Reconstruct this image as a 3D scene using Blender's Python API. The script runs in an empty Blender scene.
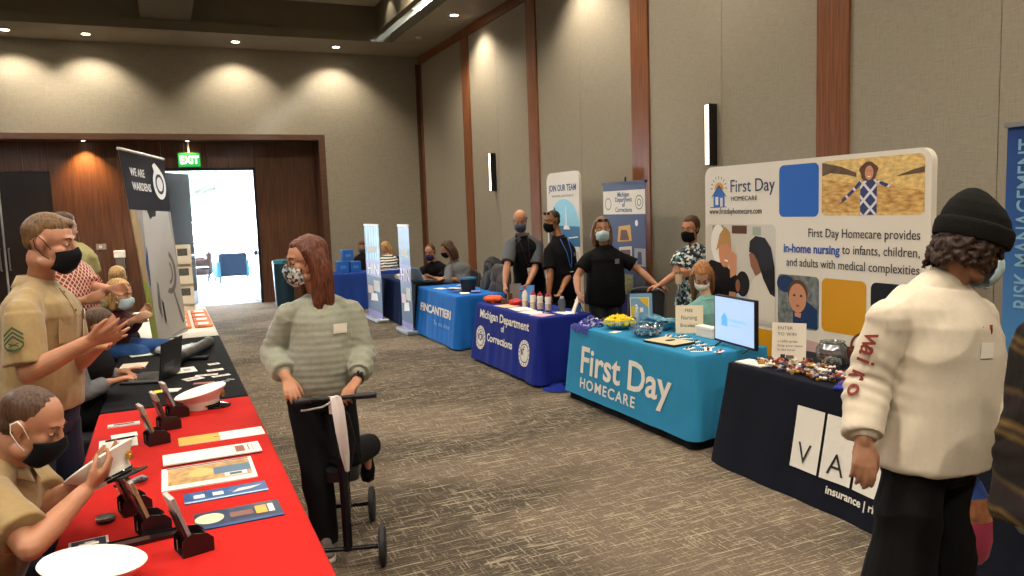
import bpy, math, random
import numpy as np
from mathutils import Vector, Matrix, Euler

random.seed(7)
RNG = np.random.RandomState(11)
SC = bpy.context.scene
COL = SC.collection
PI = math.pi

# ------------------------------------------------------------------ materials
MATS = {}
def srgb(c):
    if isinstance(c, str):
        c = c.lstrip('#'); c = tuple(int(c[i:i+2], 16)/255 for i in (0, 2, 4))
    return tuple(x/12.92 if x <= .04045 else ((x+.055)/1.055)**2.4 for x in c) + (1.0,)

def mat(name, col, rough=.6, metal=0, var=0, scale=20, bump=0, bscale=None, stretch=(1, 1, 1), emit=None, estr=0,
        trans=0, ior=1.45, alpha=1, spec=.5, sss=0, col2=None, sheen=0, detail=3, coat=0):
    if name in MATS: return MATS[name]
    m = bpy.data.materials.new(name); m.use_nodes = True
    nt = m.node_tree; b = nt.nodes['Principled BSDF']
    b.inputs['Base Color'].default_value = srgb(col)
    b.inputs['Roughness'].default_value = rough; b.inputs['Metallic'].default_value = metal
    b.inputs['Specular IOR Level'].default_value = spec
    b.inputs['IOR'].default_value = ior
    b.inputs['Transmission Weight'].default_value = trans
    b.inputs['Alpha'].default_value = alpha
    b.inputs['Sheen Weight'].default_value = sheen
    b.inputs['Coat Weight'].default_value = coat
    if sss:
        b.inputs['Subsurface Weight'].default_value = sss
        b.inputs['Subsurface Radius'].default_value = (.012, .004, .002)
        b.inputs['Subsurface Scale'].default_value = 1.0
    if emit:
        b.inputs['Emission Color'].default_value = srgb(emit); b.inputs['Emission Strength'].default_value = estr
    if var or bump:
        tc = nt.nodes.new('ShaderNodeTexCoord'); mp = nt.nodes.new('ShaderNodeMapping')
        mp.inputs['Scale'].default_value = stretch
        nt.links.new(tc.outputs['Object'], mp.inputs['Vector'])
    if var:
        n = nt.nodes.new('ShaderNodeTexNoise'); n.inputs['Scale'].default_value = scale; n.inputs['Detail'].default_value = detail
        nt.links.new(mp.outputs[0], n.inputs['Vector'])
        r = nt.nodes.new('ShaderNodeValToRGB'); c = srgb(col)
        lo = tuple(max(0, x*(1-var)) for x in c[:3]) + (1,); hi = tuple(min(1, x*(1+var)) for x in c[:3]) + (1,)
        if col2: hi = srgb(col2)
        r.color_ramp.elements[0].color = lo; r.color_ramp.elements[1].color = hi
        r.color_ramp.elements[0].position = .3; r.color_ramp.elements[1].position = .7
        nt.links.new(n.outputs['Fac'], r.inputs['Fac']); nt.links.new(r.outputs['Color'], b.inputs['Base Color'])
    if bump:
        n2 = nt.nodes.new('ShaderNodeTexNoise'); n2.inputs['Scale'].default_value = bscale or scale; n2.inputs['Detail'].default_value = 4
        nt.links.new(mp.outputs[0], n2.inputs['Vector'])
        bp = nt.nodes.new('ShaderNodeBump'); bp.inputs['Strength'].default_value = bump; bp.inputs['Distance'].default_value = .01
        nt.links.new(n2.outputs['Fac'], bp.inputs['Height']); nt.links.new(bp.outputs['Normal'], b.inputs['Normal'])
    MATS[name] = m
    return m

def nodes_of(m): return m.node_tree, m.node_tree.nodes['Principled BSDF']

# ------------------------------------------------------------------ geometry collector
def nrm(v):
    v = np.array(v, float); l = np.linalg.norm(v)
    return v/l if l > 1e-9 else v

class G:
    def __init__(s): s.v = []; s.f = []; s.mi = []; s.m = 0
    def add(s, vs, fs):
        b = len(s.v); s.v += [tuple(map(float, p)) for p in vs]; s.f += [tuple(i+b for i in f) for f in fs]; s.mi += [s.m]*len(fs)
        return s
    def box(s, a, b, M=None, bev=0):
        x0, y0, z0 = [min(p, q) for p, q in zip(a, b)]; x1, y1, z1 = [max(p, q) for p, q in zip(a, b)]
        if bev:
            # chamfered box: each face inset by bev
            vs = []; fs = []
            e = min(bev, (x1-x0)*.49, (y1-y0)*.49, (z1-z0)*.49)
            def V(x, y, z): vs.append((x, y, z)); return len(vs)-1
            idx = {}
            for i, x in enumerate((x0, x1)):
                for j, y in enumerate((y0, y1)):
                    for k, z in enumerate((z0, z1)):
                        sx = e*(1 if i == 0 else -1); sy = e*(1 if j == 0 else -1); sz = e*(1 if k == 0 else -1)
                        idx[i, j, k, 'x'] = V(x, y+sy, z+sz); idx[i, j, k, 'y'] = V(x+sx, y, z+sz); idx[i, j, k, 'z'] = V(x+sx, y+sy, z)
            q = lambda *k: fs.append(tuple(idx[t] for t in k))
            q((0,0,0,'x'), (0,0,1,'x'), (0,1,1,'x'), (0,1,0,'x')); q((1,0,0,'x'), (1,1,0,'x'), (1,1,1,'x'), (1,0,1,'x'))
            q((0,0,0,'y'), (1,0,0,'y'), (1,0,1,'y'), (0,0,1,'y')); q((0,1,0,'y'), (0,1,1,'y'), (1,1,1,'y'), (1,1,0,'y'))
            q((0,0,0,'z'), (0,1,0,'z'), (1,1,0,'z'), (1,0,0,'z')); q((0,0,1,'z'), (1,0,1,'z'), (1,1,1,'z'), (0,1,1,'z'))
            for i in (0, 1):
                for j in (0, 1): q((i,j,0,'x'), (i,j,1,'x'), (i,j,1,'y'), (i,j,0,'y'))
            for i in (0, 1):
                for k in (0, 1): q((i,0,k,'x'), (i,1,k,'x'), (i,1,k,'z'), (i,0,k,'z'))
            for j in (0, 1):
                for k in (0, 1): q((0,j,k,'y'), (1,j,k,'y'), (1,j,k,'z'), (0,j,k,'z'))
            for i in (0, 1):
                for j in (0, 1):
                    for k in (0, 1): q((i,j,k,'x'), (i,j,k,'y'), (i,j,k,'z'))
        else:
            vs = [(x0,y0,z0),(x1,y0,z0),(x1,y1,z0),(x0,y1,z0),(x0,y0,z1),(x1,y0,z1),(x1,y1,z1),(x0,y1,z1)]
            fs = [(3,2,1,0),(4,5,6,7),(0,1,5,4),(1,2,6,5),(2,3,7,6),(3,0,4,7)]
        if M is not None: vs = [tuple(M @ Vector(p)) for p in vs]
        return s.add(vs, fs)
    def loft(s, rings, cap=True, close=True):
        # rings: list of arrays (n,3)
        n = len(rings[0]); vs = [tuple(p) for r in rings for p in r]; fs = []
        for k in range(len(rings)-1):
            for i in range(n if close else n-1):
                j = (i+1) % n
                fs.append((k*n+i, k*n+j, (k+1)*n+j, (k+1)*n+i))
        if cap:
            fs.append(tuple(range(n-1, -1, -1))); fs.append(tuple((len(rings)-1)*n+i for i in range(n)))
        return s.add(vs, fs)
    def ringpts(s, c, ax, ay, rx, ry, n=16, pw=2.0):
        t = np.linspace(0, 2*PI, n, endpoint=False); ct, st = np.cos(t), np.sin(t)
        if pw != 2: ct = np.sign(ct)*np.abs(ct)**(2/pw); st = np.sign(st)*np.abs(st)**(2/pw)
        return np.array(c) + np.outer(ct*rx, ax) + np.outer(st*ry, ay)
    def cone(s, p0, p1, r0, r1, n=14, up=None, sq=1.0, rnd=False):
        p0 = np.array(p0, float); p1 = np.array(p1, float); d = nrm(p1-p0)
        u = np.array(up if up is not None else ((0, 0, 1) if abs(d[2]) < .9 else (1, 0, 0)), float)
        a = nrm(np.cross(u, d)); b = np.cross(d, a)
        R = [s.ringpts(p0, a, b, r0, r0*sq, n), s.ringpts(p1, a, b, r1, r1*sq, n)]
        s.loft(R)
        if rnd: s.ell(p0, (r0, r0, r0*sq if up is not None else r0), n=8); s.ell(p1, (r1,)*3, n=8)
        return s
    def tube(s, pts, r, n=8, cap=True):
        pts = [np.array(p, float) for p in pts]; rs = r if hasattr(r, '__len__') else [r]*len(pts)
        R = []; a = None
        for i, p in enumerate(pts):
            d = nrm((pts[min(i+1, len(pts)-1)]-pts[max(i-1, 0)]))
            if a is None: a = nrm(np.cross((0, 0, 1) if abs(d[2]) < .9 else (1, 0, 0), d))
            else: a = nrm(a-d*(a@d))
            R.append(s.ringpts(p, a, np.cross(d, a), rs[i], rs[i], n))
        return s.loft(R, cap=cap)
    def ell(s, c, r, R=None, n=12):
        r = (r,)*3 if not hasattr(r, '__len__') else r
        vs = []; fs = []; m = n; k = max(5, n//2+1)
        for i in range(1, k):
            ph = PI*i/k
            for j in range(m):
                th = 2*PI*j/m; vs.append((math.sin(ph)*math.cos(th), math.sin(ph)*math.sin(th), math.cos(ph)))
        vs.append((0, 0, 1)); vs.append((0, 0, -1)); t = len(vs)-2
        for i in range(k-2):
            for j in range(m): fs.append((i*m+j, (i+1)*m+j, (i+1)*m+(j+1) % m, i*m+(j+1) % m))
        for j in range(m): fs.append((t, j, (j+1) % m)); fs.append((t+1, (k-2)*m+(j+1) % m, (k-2)*m+j))
        V = np.array(vs)*np.array(r)
        if R is not None: V = V @ np.array(R)   # rows of R are the local axes
        return s.add(V+np.array(c), fs)
    def poly(s, pts): return s.add(pts, [tuple(range(len(pts)))])
    def prism(s, pts, M, h):
        # 2D outline extruded along local z through 4x4 M
        n = len(pts); vs = [M @ Vector((p[0], p[1], 0)) for p in pts] + [M @ Vector((p[0], p[1], h)) for p in pts]
        fs = [tuple(range(n-1, -1, -1)), tuple(range(n, 2*n))] + [(i, (i+1) % n, n+(i+1) % n, n+i) for i in range(n)]
        return s.add(vs, fs)
    def lathe(s, prof, c=(0, 0, 0), n=24, M=None):
        R = []
        for r, z in prof:
            pts = s.ringpts((0, 0, z), (1, 0, 0), (0, 1, 0), max(r, 1e-4), max(r, 1e-4), n)
            if M is not None: pts = np.array([tuple(M @ Vector(p)) for p in pts])
            R.append(pts+np.array(c))
        return s.loft(R)
    def mesh(s, name):
        me = bpy.data.meshes.new(name); me.from_pydata(s.v, [], s.f)
        if any(s.mi): me.polygons.foreach_set('material_index', s.mi)
        me.update(); return me

def link(name, me, mats, parent=None, smooth=False, world=True):
    o = bpy.data.objects.new(name, me); COL.objects.link(o)
    for m in (mats if isinstance(mats, (list, tuple)) else [mats]): me.materials.append(m)
    if smooth: me.polygons.foreach_set('use_smooth', [True]*len(me.polygons))
    if parent is not None:
        o.parent = parent
        if world:   # geometry was written in world coordinates: shift it into the parent's frame
            W = parent_world(parent); me.transform(W.inverted())
    return o
def parent_world(o):
    M = o.matrix_basis.copy()
    while o.parent is not None: o = o.parent; M = o.matrix_basis @ M
    return M
def put(name, g, mats, parent=None, smooth=False, world=True):
    me = g.mesh(name); fixn(me)
    if smooth is True: me = me
    o = link(name, me, mats, parent, False, world)
    if smooth:
        autosmooth(me, 40 if smooth is True else smooth)
    return o
def fixn(me):
    import bmesh
    b = bmesh.new(); b.from_mesh(me); bmesh.ops.recalc_face_normals(b, faces=b.faces); b.to_mesh(me); b.free()
def autosmooth(me, deg):
    import bmesh
    me.polygons.foreach_set('use_smooth', [True]*len(me.polygons))
    b = bmesh.new(); b.from_mesh(me); c = math.radians(deg)
    for e in b.edges:
        e.smooth = not (len(e.link_faces) == 2 and e.calc_face_angle(0) > c)
    b.to_mesh(me); b.free()

def remesh(g, voxel, smooth=4, fac=.5):
    me = g.mesh('tmp'); o = bpy.data.objects.new('tmp', me); COL.objects.link(o)
    r = o.modifiers.new('r', 'REMESH'); r.mode = 'VOXEL'; r.voxel_size = voxel; r.use_smooth_shade = True
    if smooth:
        sm = o.modifiers.new('s', 'SMOOTH'); sm.factor = fac; sm.iterations = smooth
    dg = bpy.context.evaluated_depsgraph_get(); dg.update()
    out = bpy.data.meshes.new_from_object(o.evaluated_get(dg))
    bpy.data.objects.remove(o); bpy.data.meshes.remove(me)
    out.materials.clear()
    return out

def displace(me, fn):
    n = len(me.vertices); co = np.empty(n*3, 'f'); me.vertices.foreach_get('co', co); co = co.reshape(-1, 3)
    no = np.empty(n*3, 'f'); me.vertex_normals.foreach_get('vector', no); no = no.reshape(-1, 3)
    co2 = co+no*fn(co, no)[:, None]
    me.vertices.foreach_set('co', co2.astype('f').ravel()); me.update()

def wnoise(seed, freq, k=6):
    """smooth pseudo noise in about -1..1, vectorised; freq per axis"""
    r = np.random.RandomState(seed); ks = r.randn(k, 3)*np.array(freq)*1.0; ph = r.rand(k)*6.28
    ks2 = r.randn(k, 3)*np.array(freq)*.6; ph2 = r.rand(k)*6.28
    def f(p):
        o = 0
        for a, b, c, d in zip(ks, ph, ks2, ph2): o = o+np.sin(p@a+b+1.6*np.sin(p@c+d))
        return o/k*1.6
    return f

def empty(name, loc, label=None, cat=None, group=None, rz=0, parent=None):
    o = bpy.data.objects.new(name, None); COL.objects.link(o); o.location = loc; o.rotation_euler = (0, 0, rz); o.empty_display_size = .1
    if parent: o.parent = parent
    return tag(o, label, cat, group)
def tag(o, label=None, cat=None, group=None, kind=None):
    if label: o['label'] = label
    if cat: o['category'] = cat
    if group: o['group'] = group
    if kind: o['kind'] = kind
    return o
def struct(name, g, m, smooth=False):
    o = put(name, g, m, smooth=smooth); o['kind'] = 'structure'; return o
def recentre(o, loc):
    """move a world-space mesh object's origin to loc"""
    o.data.transform(Matrix.Translation(-Vector(loc))); o.location = Vector(loc)+o.location; return o

def copy_tree(o, parent=None):
    c = o.copy(); COL.objects.link(c); c.parent = parent
    for ch in list(o.children): copy_tree(ch, c)
    return c

# ------------------------------------------------------------------ lettering
def frame(o, right, up):
    r = Vector(right).normalized(); u = Vector(up); u = (u-r*u.dot(r)).normalized(); n = r.cross(u)
    return Matrix((( r.x, u.x, n.x, o[0]), (r.y, u.y, n.y, o[1]), (r.z, u.z, n.z, o[2]), (0, 0, 0, 1)))
def textmesh(s, size, bold=0, sx=1, align='LEFT', depth=.0015, spacing=1, shear=0, res=3):
    c = bpy.data.curves.new('t', 'FONT'); c.body = s; c.size = size; c.offset = bold; c.extrude = depth/2; c.align_x = align
    c.space_character = spacing; c.shear = shear; c.resolution_u = res
    o = bpy.data.objects.new('t', c); COL.objects.link(o)
    dg = bpy.context.evaluated_depsgraph_get(); dg.update()
    me = bpy.data.meshes.new_from_object(o.evaluated_get(dg)); bpy.data.objects.remove(o)
    if sx != 1: me.transform(Matrix.Diagonal((sx, 1, 1, 1)))
    return me
def text(name, s, size, m, F, x=0, y=0, z=.001, parent=None, rot=0, warp=None, **k):
    me = textmesh(s, size, **k)
    me.transform(F @ Matrix.Translation((x, y, z)) @ Matrix.Rotation(rot, 4, 'Z'))
    if warp:
        for v in me.vertices: v.co = warp(v.co)
    me.materials.clear()
    return link(name, me, m, parent)
def rrect(x0, y0, x1, y1, r, n=5):
    pts = []
    for cx, cy, a0 in ((x1-r, y1-r, 0), (x0+r, y1-r, 90), (x0+r, y0+r, 180), (x1-r, y0+r, 270)):
        for i in range(n+1):
            a = math.radians(a0+90*i/n); pts.append((cx+r*math.cos(a), cy+r*math.sin(a)))
    return pts
def circ(cx, cy, rx, ry=None, n=24, a0=0, a1=360):
    ry = ry or rx; full = abs(a1-a0) >= 360
    return [(cx+rx*math.cos(math.radians(a0+(a1-a0)*i/(n if full else n-1))), cy+ry*math.sin(math.radians(a0+(a1-a0)*i/(n if full else n-1)))) for i in range(n)]
def ringshape(g, F, cx, cy, r0, r1, z, h=.0006, n=32, ry=1):
    a = [(cx+r1*math.cos(2*PI*i/n), cy+ry*r1*math.sin(2*PI*i/n)) for i in range(n)]; b = [(cx+r0*math.cos(2*PI*i/n), cy+ry*r0*math.sin(2*PI*i/n)) for i in range(n)]
    vs = [F @ Vector((p[0], p[1], z)) for p in a+b]; g.add(vs, [(i, (i+1) % n, n+(i+1) % n, n+i) for i in range(n)])
def art(name, F, shapes, parent, z0=.001, dz=.00035, warp=None):
    """flat printed picture: coloured outlines lying one over the other, one mesh"""
    g = G(); mats = []
    for i, (pts, m) in enumerate(shapes):
        if m not in mats: mats.append(m)
        g.m = mats.index(m)
        P = [F @ Vector((p[0], p[1], z0+dz*i)) for p in pts]
        if warp: P = [warp(q) for q in P]
        g.add(P, [tuple(range(len(P)))])
    me = g.mesh(name); return link(name, me, mats, parent)
WALLW=130; WALLR=140; MAIN=285; SKY=75; EXPO=0.53
# ------------------------------------------------------------------ surfaces of the room
def wood_mat(name, c1, c2, rough=.45, sc=(30, 30, 1.2)):
    m = mat(name, c1, rough); nt, b = nodes_of(m)
    tc = nt.nodes.new('ShaderNodeTexCoord'); mp = nt.nodes.new('ShaderNodeMapping'); mp.inputs['Scale'].default_value = sc
    n = nt.nodes.new('ShaderNodeTexNoise'); n.inputs['Scale'].default_value = 1.6; n.inputs['Detail'].default_value = 5
    r = nt.nodes.new('ShaderNodeValToRGB'); r.color_ramp.elements[0].color = srgb(c1); r.color_ramp.elements[1].color = srgb(c2)
    r.color_ramp.elements[0].position = .35; r.color_ramp.elements[1].position = .68
    nt.links.new(tc.outputs['Object'], mp.inputs[0]); nt.links.new(mp.outputs[0], n.inputs['Vector'])
    nt.links.new(n.outputs['Fac'], r.inputs[0]); nt.links.new(r.outputs[0], b.inputs['Base Color'])
    return m
M_strip = wood_mat('wood_strip', '#66391d', '#86512c')
M_panel = wood_mat('wood_panel', '#452a1b', '#5f3d27', .42)
M_casing = wood_mat('wood_casing', '#4a3122', '#5c3f2c', .5, (3, 3, 30))
def fabric_wall():
    m = mat('wall_fabric', '#8f8573', .9); nt, b = nodes_of(m)
    tc = nt.nodes.new('ShaderNodeTexCoord')
    cols = []
    for sc in ((90, 90, 6), (6, 6, 90)):
        mp = nt.nodes.new('ShaderNodeMapping'); mp.inputs['Scale'].default_value = sc
        n = nt.nodes.new('ShaderNodeTexNoise'); n.inputs['Scale'].default_value = 1.5; n.inputs['Detail'].default_value = 2
        nt.links.new(tc.outputs['Object'], mp.inputs[0]); nt.links.new(mp.outputs[0], n.inputs['Vector']); cols.append(n)
    a = nt.nodes.new('ShaderNodeMath'); a.operation = 'ADD'; nt.links.new(cols[0].outputs['Fac'], a.inputs[0]); nt.links.new(cols[1].outputs['Fac'], a.inputs[1])
    r = nt.nodes.new('ShaderNodeMapRange'); r.inputs['From Min'].default_value = .6; r.inputs['From Max'].default_value = 1.4
    nt.links.new(a.outputs[0], r.inputs['Value'])
    mx = nt.nodes.new('ShaderNodeValToRGB'); mx.color_ramp.elements[0].color = srgb('#837b6b'); mx.color_ramp.elements[1].color = srgb('#9a9180')
    nt.links.new(r.outputs[0], mx.inputs[0]); nt.links.new(mx.outputs[0], b.inputs['Base Color'])
    return m
M_wall = fabric_wall()
M_gap = mat('panel_gap', '#1d1712', .9)
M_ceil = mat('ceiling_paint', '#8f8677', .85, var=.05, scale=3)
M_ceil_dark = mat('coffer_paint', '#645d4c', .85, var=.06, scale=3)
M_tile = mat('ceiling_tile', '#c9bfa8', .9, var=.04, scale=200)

def carpet():
    m = mat('carpet', '#6d6152', .97, spec=.1); nt, b = nodes_of(m); N = nt.nodes; L = nt.links
    tc = N.new('ShaderNodeTexCoord')
    def noise(scale, st, detail=3, rot=0, rough=.5):
        mp = N.new('ShaderNodeMapping'); mp.inputs['Scale'].default_value = st; mp.inputs['Rotation'].default_value = (0, 0, rot)
        n = N.new('ShaderNodeTexNoise'); n.inputs['Scale'].default_value = scale; n.inputs['Detail'].default_value = detail; n.inputs['Roughness'].default_value = rough; n.inputs['Distortion'].default_value = .35 if detail == 3 else 0
        L.new(tc.outputs['Object'], mp.inputs[0]); L.new(mp.outputs[0], n.inputs['Vector']); return n.outputs['Fac']
    def rng(v, a, c, lo=0, hi=1):
        r = N.new('ShaderNodeMapRange'); r.inputs['From Min'].default_value = a; r.inputs['From Max'].default_value = c
        r.inputs['To Min'].default_value = lo; r.inputs['To Max'].default_value = hi; L.new(v, r.inputs['Value']); return r.outputs[0]
    def math_(op, a, c):
        n = N.new('ShaderNodeMath'); n.operation = op
        for i, q in enumerate((a, c)):
            if isinstance(q, (int, float)): n.inputs[i].default_value = q
            else: L.new(q, n.inputs[i])
        return n.outputs[0]
    sx = rng(noise(1, (6.5, 85, 1), 3, .06), .56, .63)      # short streaks along x
    sy = rng(noise(1, (85, 6.5, 1), 3, -.05), .575, .64)      # short streaks along y
    dg = rng(noise(1, (2.6, 60, 1), 2, .6), .63, .67)   # sparse long diagonal scratches
    dg2 = rng(noise(1, (2.2, 60, 1), 2, -.9), .645, .68)
    grain = noise(60, (1, 1, 1), 4, 0, .7)
    patch = rng(noise(.55, (1, 1.6, 1), 1), .44, .56)
    patch2 = rng(noise(1.3, (1, 1, 1), 2), .40, .6)
    s = math_('MAXIMUM', sx, sy); s = math_('MULTIPLY', s, rng(grain, .38, .6, .35, 1)); s = math_('MULTIPLY', s, rng(patch2, 0, 1, .45, 1))
    s = math_('MAXIMUM', s, math_('MAXIMUM', dg, dg2))
    s = math_('MULTIPLY', s, .8)
    base = N.new('ShaderNodeMix'); base.data_type = 'RGBA'; base.inputs[6].default_value = srgb('#4a4238'); base.inputs[7].default_value = srgb('#675b4d')
    L.new(patch, base.inputs[0])
    top = N.new('ShaderNodeMix'); top.data_type = 'RGBA'; top.inputs[7].default_value = srgb('#a69a84')
    L.new(s, top.inputs[0]); L.new(base.outputs[2], top.inputs[6])
    gr = N.new('ShaderNodeMix'); gr.data_type = 'RGBA'; gr.blend_type = 'MULTIPLY'; gr.inputs[0].default_value = 1
    cmb = N.new('ShaderNodeCombineColor'); g2 = rng(grain, .3, .7, .7, 1.2)
    for i in range(3): L.new(g2, cmb.inputs[i])
    L.new(top.outputs[2], gr.inputs[6]); L.new(cmb.outputs[0], gr.inputs[7]); L.new(gr.outputs[2], b.inputs['Base Color'])
    bp = N.new('ShaderNodeBump'); bp.inputs['Strength'].default_value = .5; bp.inputs['Distance'].default_value = .004
    L.new(grain, bp.inputs['Height']); L.new(bp.outputs[0], b.inputs['Normal'])
    return m
M_carpet = carpet()
M_lobbyfloor = mat('lobby_carpet', '#9a9da2', .9, var=.12, scale=8, stretch=(1, 6, 1))
M_white = mat('white_paint', '#e8e6e0', .6)
M_black = mat('black_plastic', '#141416', .45)
M_chrome = mat('brushed_metal', '#b9bbbd', .28, 1)
M_dkmetal = mat('dark_metal', '#2a2b2e', .4, .7)

XW, YB, ZC = 5.23, 16.15, 5.03
XL, YN = -6.0, -3.5
YR = 16.62      # rear face of the wooden recess

struct('floor', G().box((XL, YN, -.1), (XW+.02, 16.74, 0)), M_carpet)
# right wall: dark backing with fabric panels, wood strips between them
strips = [(16.05, 16.15), (13.25, 13.61), (10.50, 10.83), (7.61, 7.97), (4.75, 5.09), (1.90, 2.24), (-.95, -.61)]
g = G(); g.m = 1; g.box((XW+.03, YN, 0), (XW+.2, YB, ZC+.9)); g.m = 0
prev = 16.05
for a, b_ in strips[1:]+[(YN, YN)]:
    mid = (prev+b_)/2
    g.box((XW, mid+.003, .1), (XW+.03, prev, 4.88), bev=.002); g.box((XW, b_, .1), (XW+.03, mid-.003, 4.88), bev=.002)
    prev = a
struct('wall_right', g, [M_wall, M_gap])
for i, (a, b_) in enumerate(strips):
    g = G(); g.box((XW-.022, a, .1), (XW+.03, b_, 4.88), bev=.003)
    struct('trim_%d' % (i+1), g, M_strip)
struct('trim_crown_right', G().box((XW-.03, YN, 4.87), (XW+.03, YB, ZC), bev=.004), M_strip)
struct('baseboard_right', G().box((XW-.015, YN, 0), (XW+.03, YB, .1), bev=.004), M_black)
# back wall with the wooden recess
g = G(); g.box((-4.6, YB, 3.39), (XW+.2, YB+.12, ZC+.1)); g.box((3.14, YB, 0), (XW+.2, YB+.12, 3.39)); g.box((XL, YB, 0), (-4.6, YB+.12, ZC+.1))
struct('wall_back', g, M_wall)
g = G(); g.box((-4.6, YB-.02, 3.28), (3.14, YR+.1, 3.39), bev=.003); g.box((3.01, YB-.02, 0), (3.14, YR+.1, 3.28), bev=.003); g.box((-4.6, YB-.02, 0), (-4.47, YR+.1, 3.28), bev=.003)
struct('trim_portal', g, M_casing)
# recess wall, planked, with two door openings
g = G(); D0, D1, DZ = .06, 1.74, 2.72
def planks(x0, x1, z0, z1):
    n = max(1, round((x1-x0)/.42)); w = (x1-x0)/n
    for i in range(n): g.box((x0+i*w+.002, YR, z0), (x0+(i+1)*w-.002, YR+.1, z1))
planks(D1, 3.02, 0, 3.28); planks(-1.84, D0, 0, 3.28); planks(D0, D1, DZ, 3.28); planks(-3.5, -1.84, DZ+.02, 3.28); planks(-4.5, -3.5, 0, 3.28)
struct('wall_recess', g, M_panel)
M_doordark = mat('door_dark_veneer', '#1e1410', .4, var=.15, scale=2, stretch=(30, 30, 1))
g = G(); g.box((-3.5, YR+.03, 0), (-2.69, YR+.09, DZ+.02)); g.box((-2.65, YR+.03, 0), (-1.84, YR+.09, DZ+.02))
d1 = struct('door_1', g, M_doordark)
g = G()
for x in (-2.74, -2.60):
    g.tube([(x, YR+.03, .95), (x, YR-.04, .95), (x, YR-.04, 1.35), (x, YR+.03, 1.35)], .012)
put('door_handle', g, M_chrome, d1)
g = G(); g.box((D0-.05, YR-.02, 0), (D0, YR+.13, DZ+.05)); g.box((D1, YR-.02, 0), (D1+.05, YR+.13, DZ+.05)); g.box((D0-.05, YR-.02, DZ), (D1+.05, YR+.13, DZ+.05))
struct('trim_door_frame', g, M_dkmetal)
# leaves standing open into the lobby
for nm, hx, ang in (('door_2', D0, 52), ('door_3', D1, 86)):
    s_ = 1 if nm == 'door_2' else -1; a = math.radians(ang)
    R = Matrix.Translation((hx, YR+.11, 0)) @ Matrix.Rotation(a*s_, 4, 'Z') @ Matrix.Diagonal((s_, 1, 1, 1))
    d = struct(nm, G().box((.005, 0, .01), (.81, .045, DZ-.02), R, bev=.004), M_doordark)
    g = G(); g.box((.02, -.003, .02), (.79, 0, .28), R); g.box((.808, -.001, .01), (.813, .046, DZ-.03), R)
    put('kick_plate', g, M_chrome, d)
    g = G(); g.box((.1, -.06, 1.0), (.78, -.03, 1.05), R, bev=.01); g.box((.1, -.05, .98), (.16, 0, 1.07), R); g.box((.72, -.05, .98), (.79, 0, 1.07), R)
    put('push_bar', g, M_chrome, d)
# left and near walls that close the room
struct('wall_left', G().box((XL-.15, YN, 0), (XL, YB+.12, ZC+.9)), M_wall)
struct('wall_near', G().box((XL-.15, YN-.15, 0), (XW+.2, YN, ZC+.9)), M_wall)
struct('baseboard_back', G().box((3.14, YB-.015, 0), (XW, YB, .1)), M_black)
struct('baseboard_left', G().box((XL, YN, 0), (XL+.015, YB, .1)), M_black)
struct('trim_corner', G().box((XW-.1, YB-.025, .1), (XW, YB, 4.87)), M_casing)

# ceiling: perimeter soffit, lip, coffers with tiled tops
g = G(); SX, SY = 4.28, 14.88
g.box((XL, SY, ZC), (XW+.2, YB+.12, ZC+.1)); g.box((SX, YN, ZC), (XW+.2, SY, ZC+.1)); g.box((XL, YN, ZC), (XL+1.2, SY, ZC+.1)); g.box((XL+1.2, YN, ZC), (SX, YN+1.2, ZC+.1))
# lip ring
LZ = 5.2; g.box((XL+1.2, SY, ZC+.1), (SX, SY+.1, LZ)); g.box((SX, YN+1.2, ZC+.1), (SX+.1, SY+.1, LZ))
# beams between coffers (underside at lip height)
LX, LY = 4.0, 15.0
cxs = [(-4.8, -4.0), (-.1, .7), (4.0, 4.4)]; cys = [(14.7, 15.0), (9.6, 10.4), (4.6, 5.4), (-.4, .4), (-2.3, -2.0)]
for a, b_ in cxs[:2]: g.box((a, -2.3, LZ), (b_, LY, 5.70))
for a, b_ in cys[1:4]: g.box((XL+1.2, a, LZ+.003), (LX, b_, 5.697))
g.box((XL, 14.95, LZ), (XW+.2, 15.1, 5.70)); g.box((4.0, YN, LZ), (4.12, 15.0, 5.70)); g.box((-4.8, YN, LZ), (-4.68, 15, 5.70)); g.box((-4.8, -2.3, LZ), (4.1, -2.2, 5.70))
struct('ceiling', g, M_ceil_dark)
g = G()
y = YN
while y < 15.0:
    x = -4.8
    while x < 4.1:
        g.box((x+.004, y+.004, 5.70), (x+1.196, y+1.196, 5.72)); x += 1.2
    y += 1.2
g.box((-5, YN, 5.72), (4.3, 15.3, 5.76))
struct('ceiling_tiles', g, M_tile)
g = G(); g.box((-.56, 15.05, ZC-.006), (.36, 15.98, ZC)); g.box((4.3, 15.0, ZC-.004), (5.15, 16.1, ZC))
struct('ceiling_access_panel', g, mat('access_panel', '#978b78', .85))
# soffit in a slightly warmer paint
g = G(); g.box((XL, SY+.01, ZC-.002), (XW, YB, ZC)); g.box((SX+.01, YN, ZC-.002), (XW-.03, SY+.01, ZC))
struct('ceiling_soffit', g, M_ceil)

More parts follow.
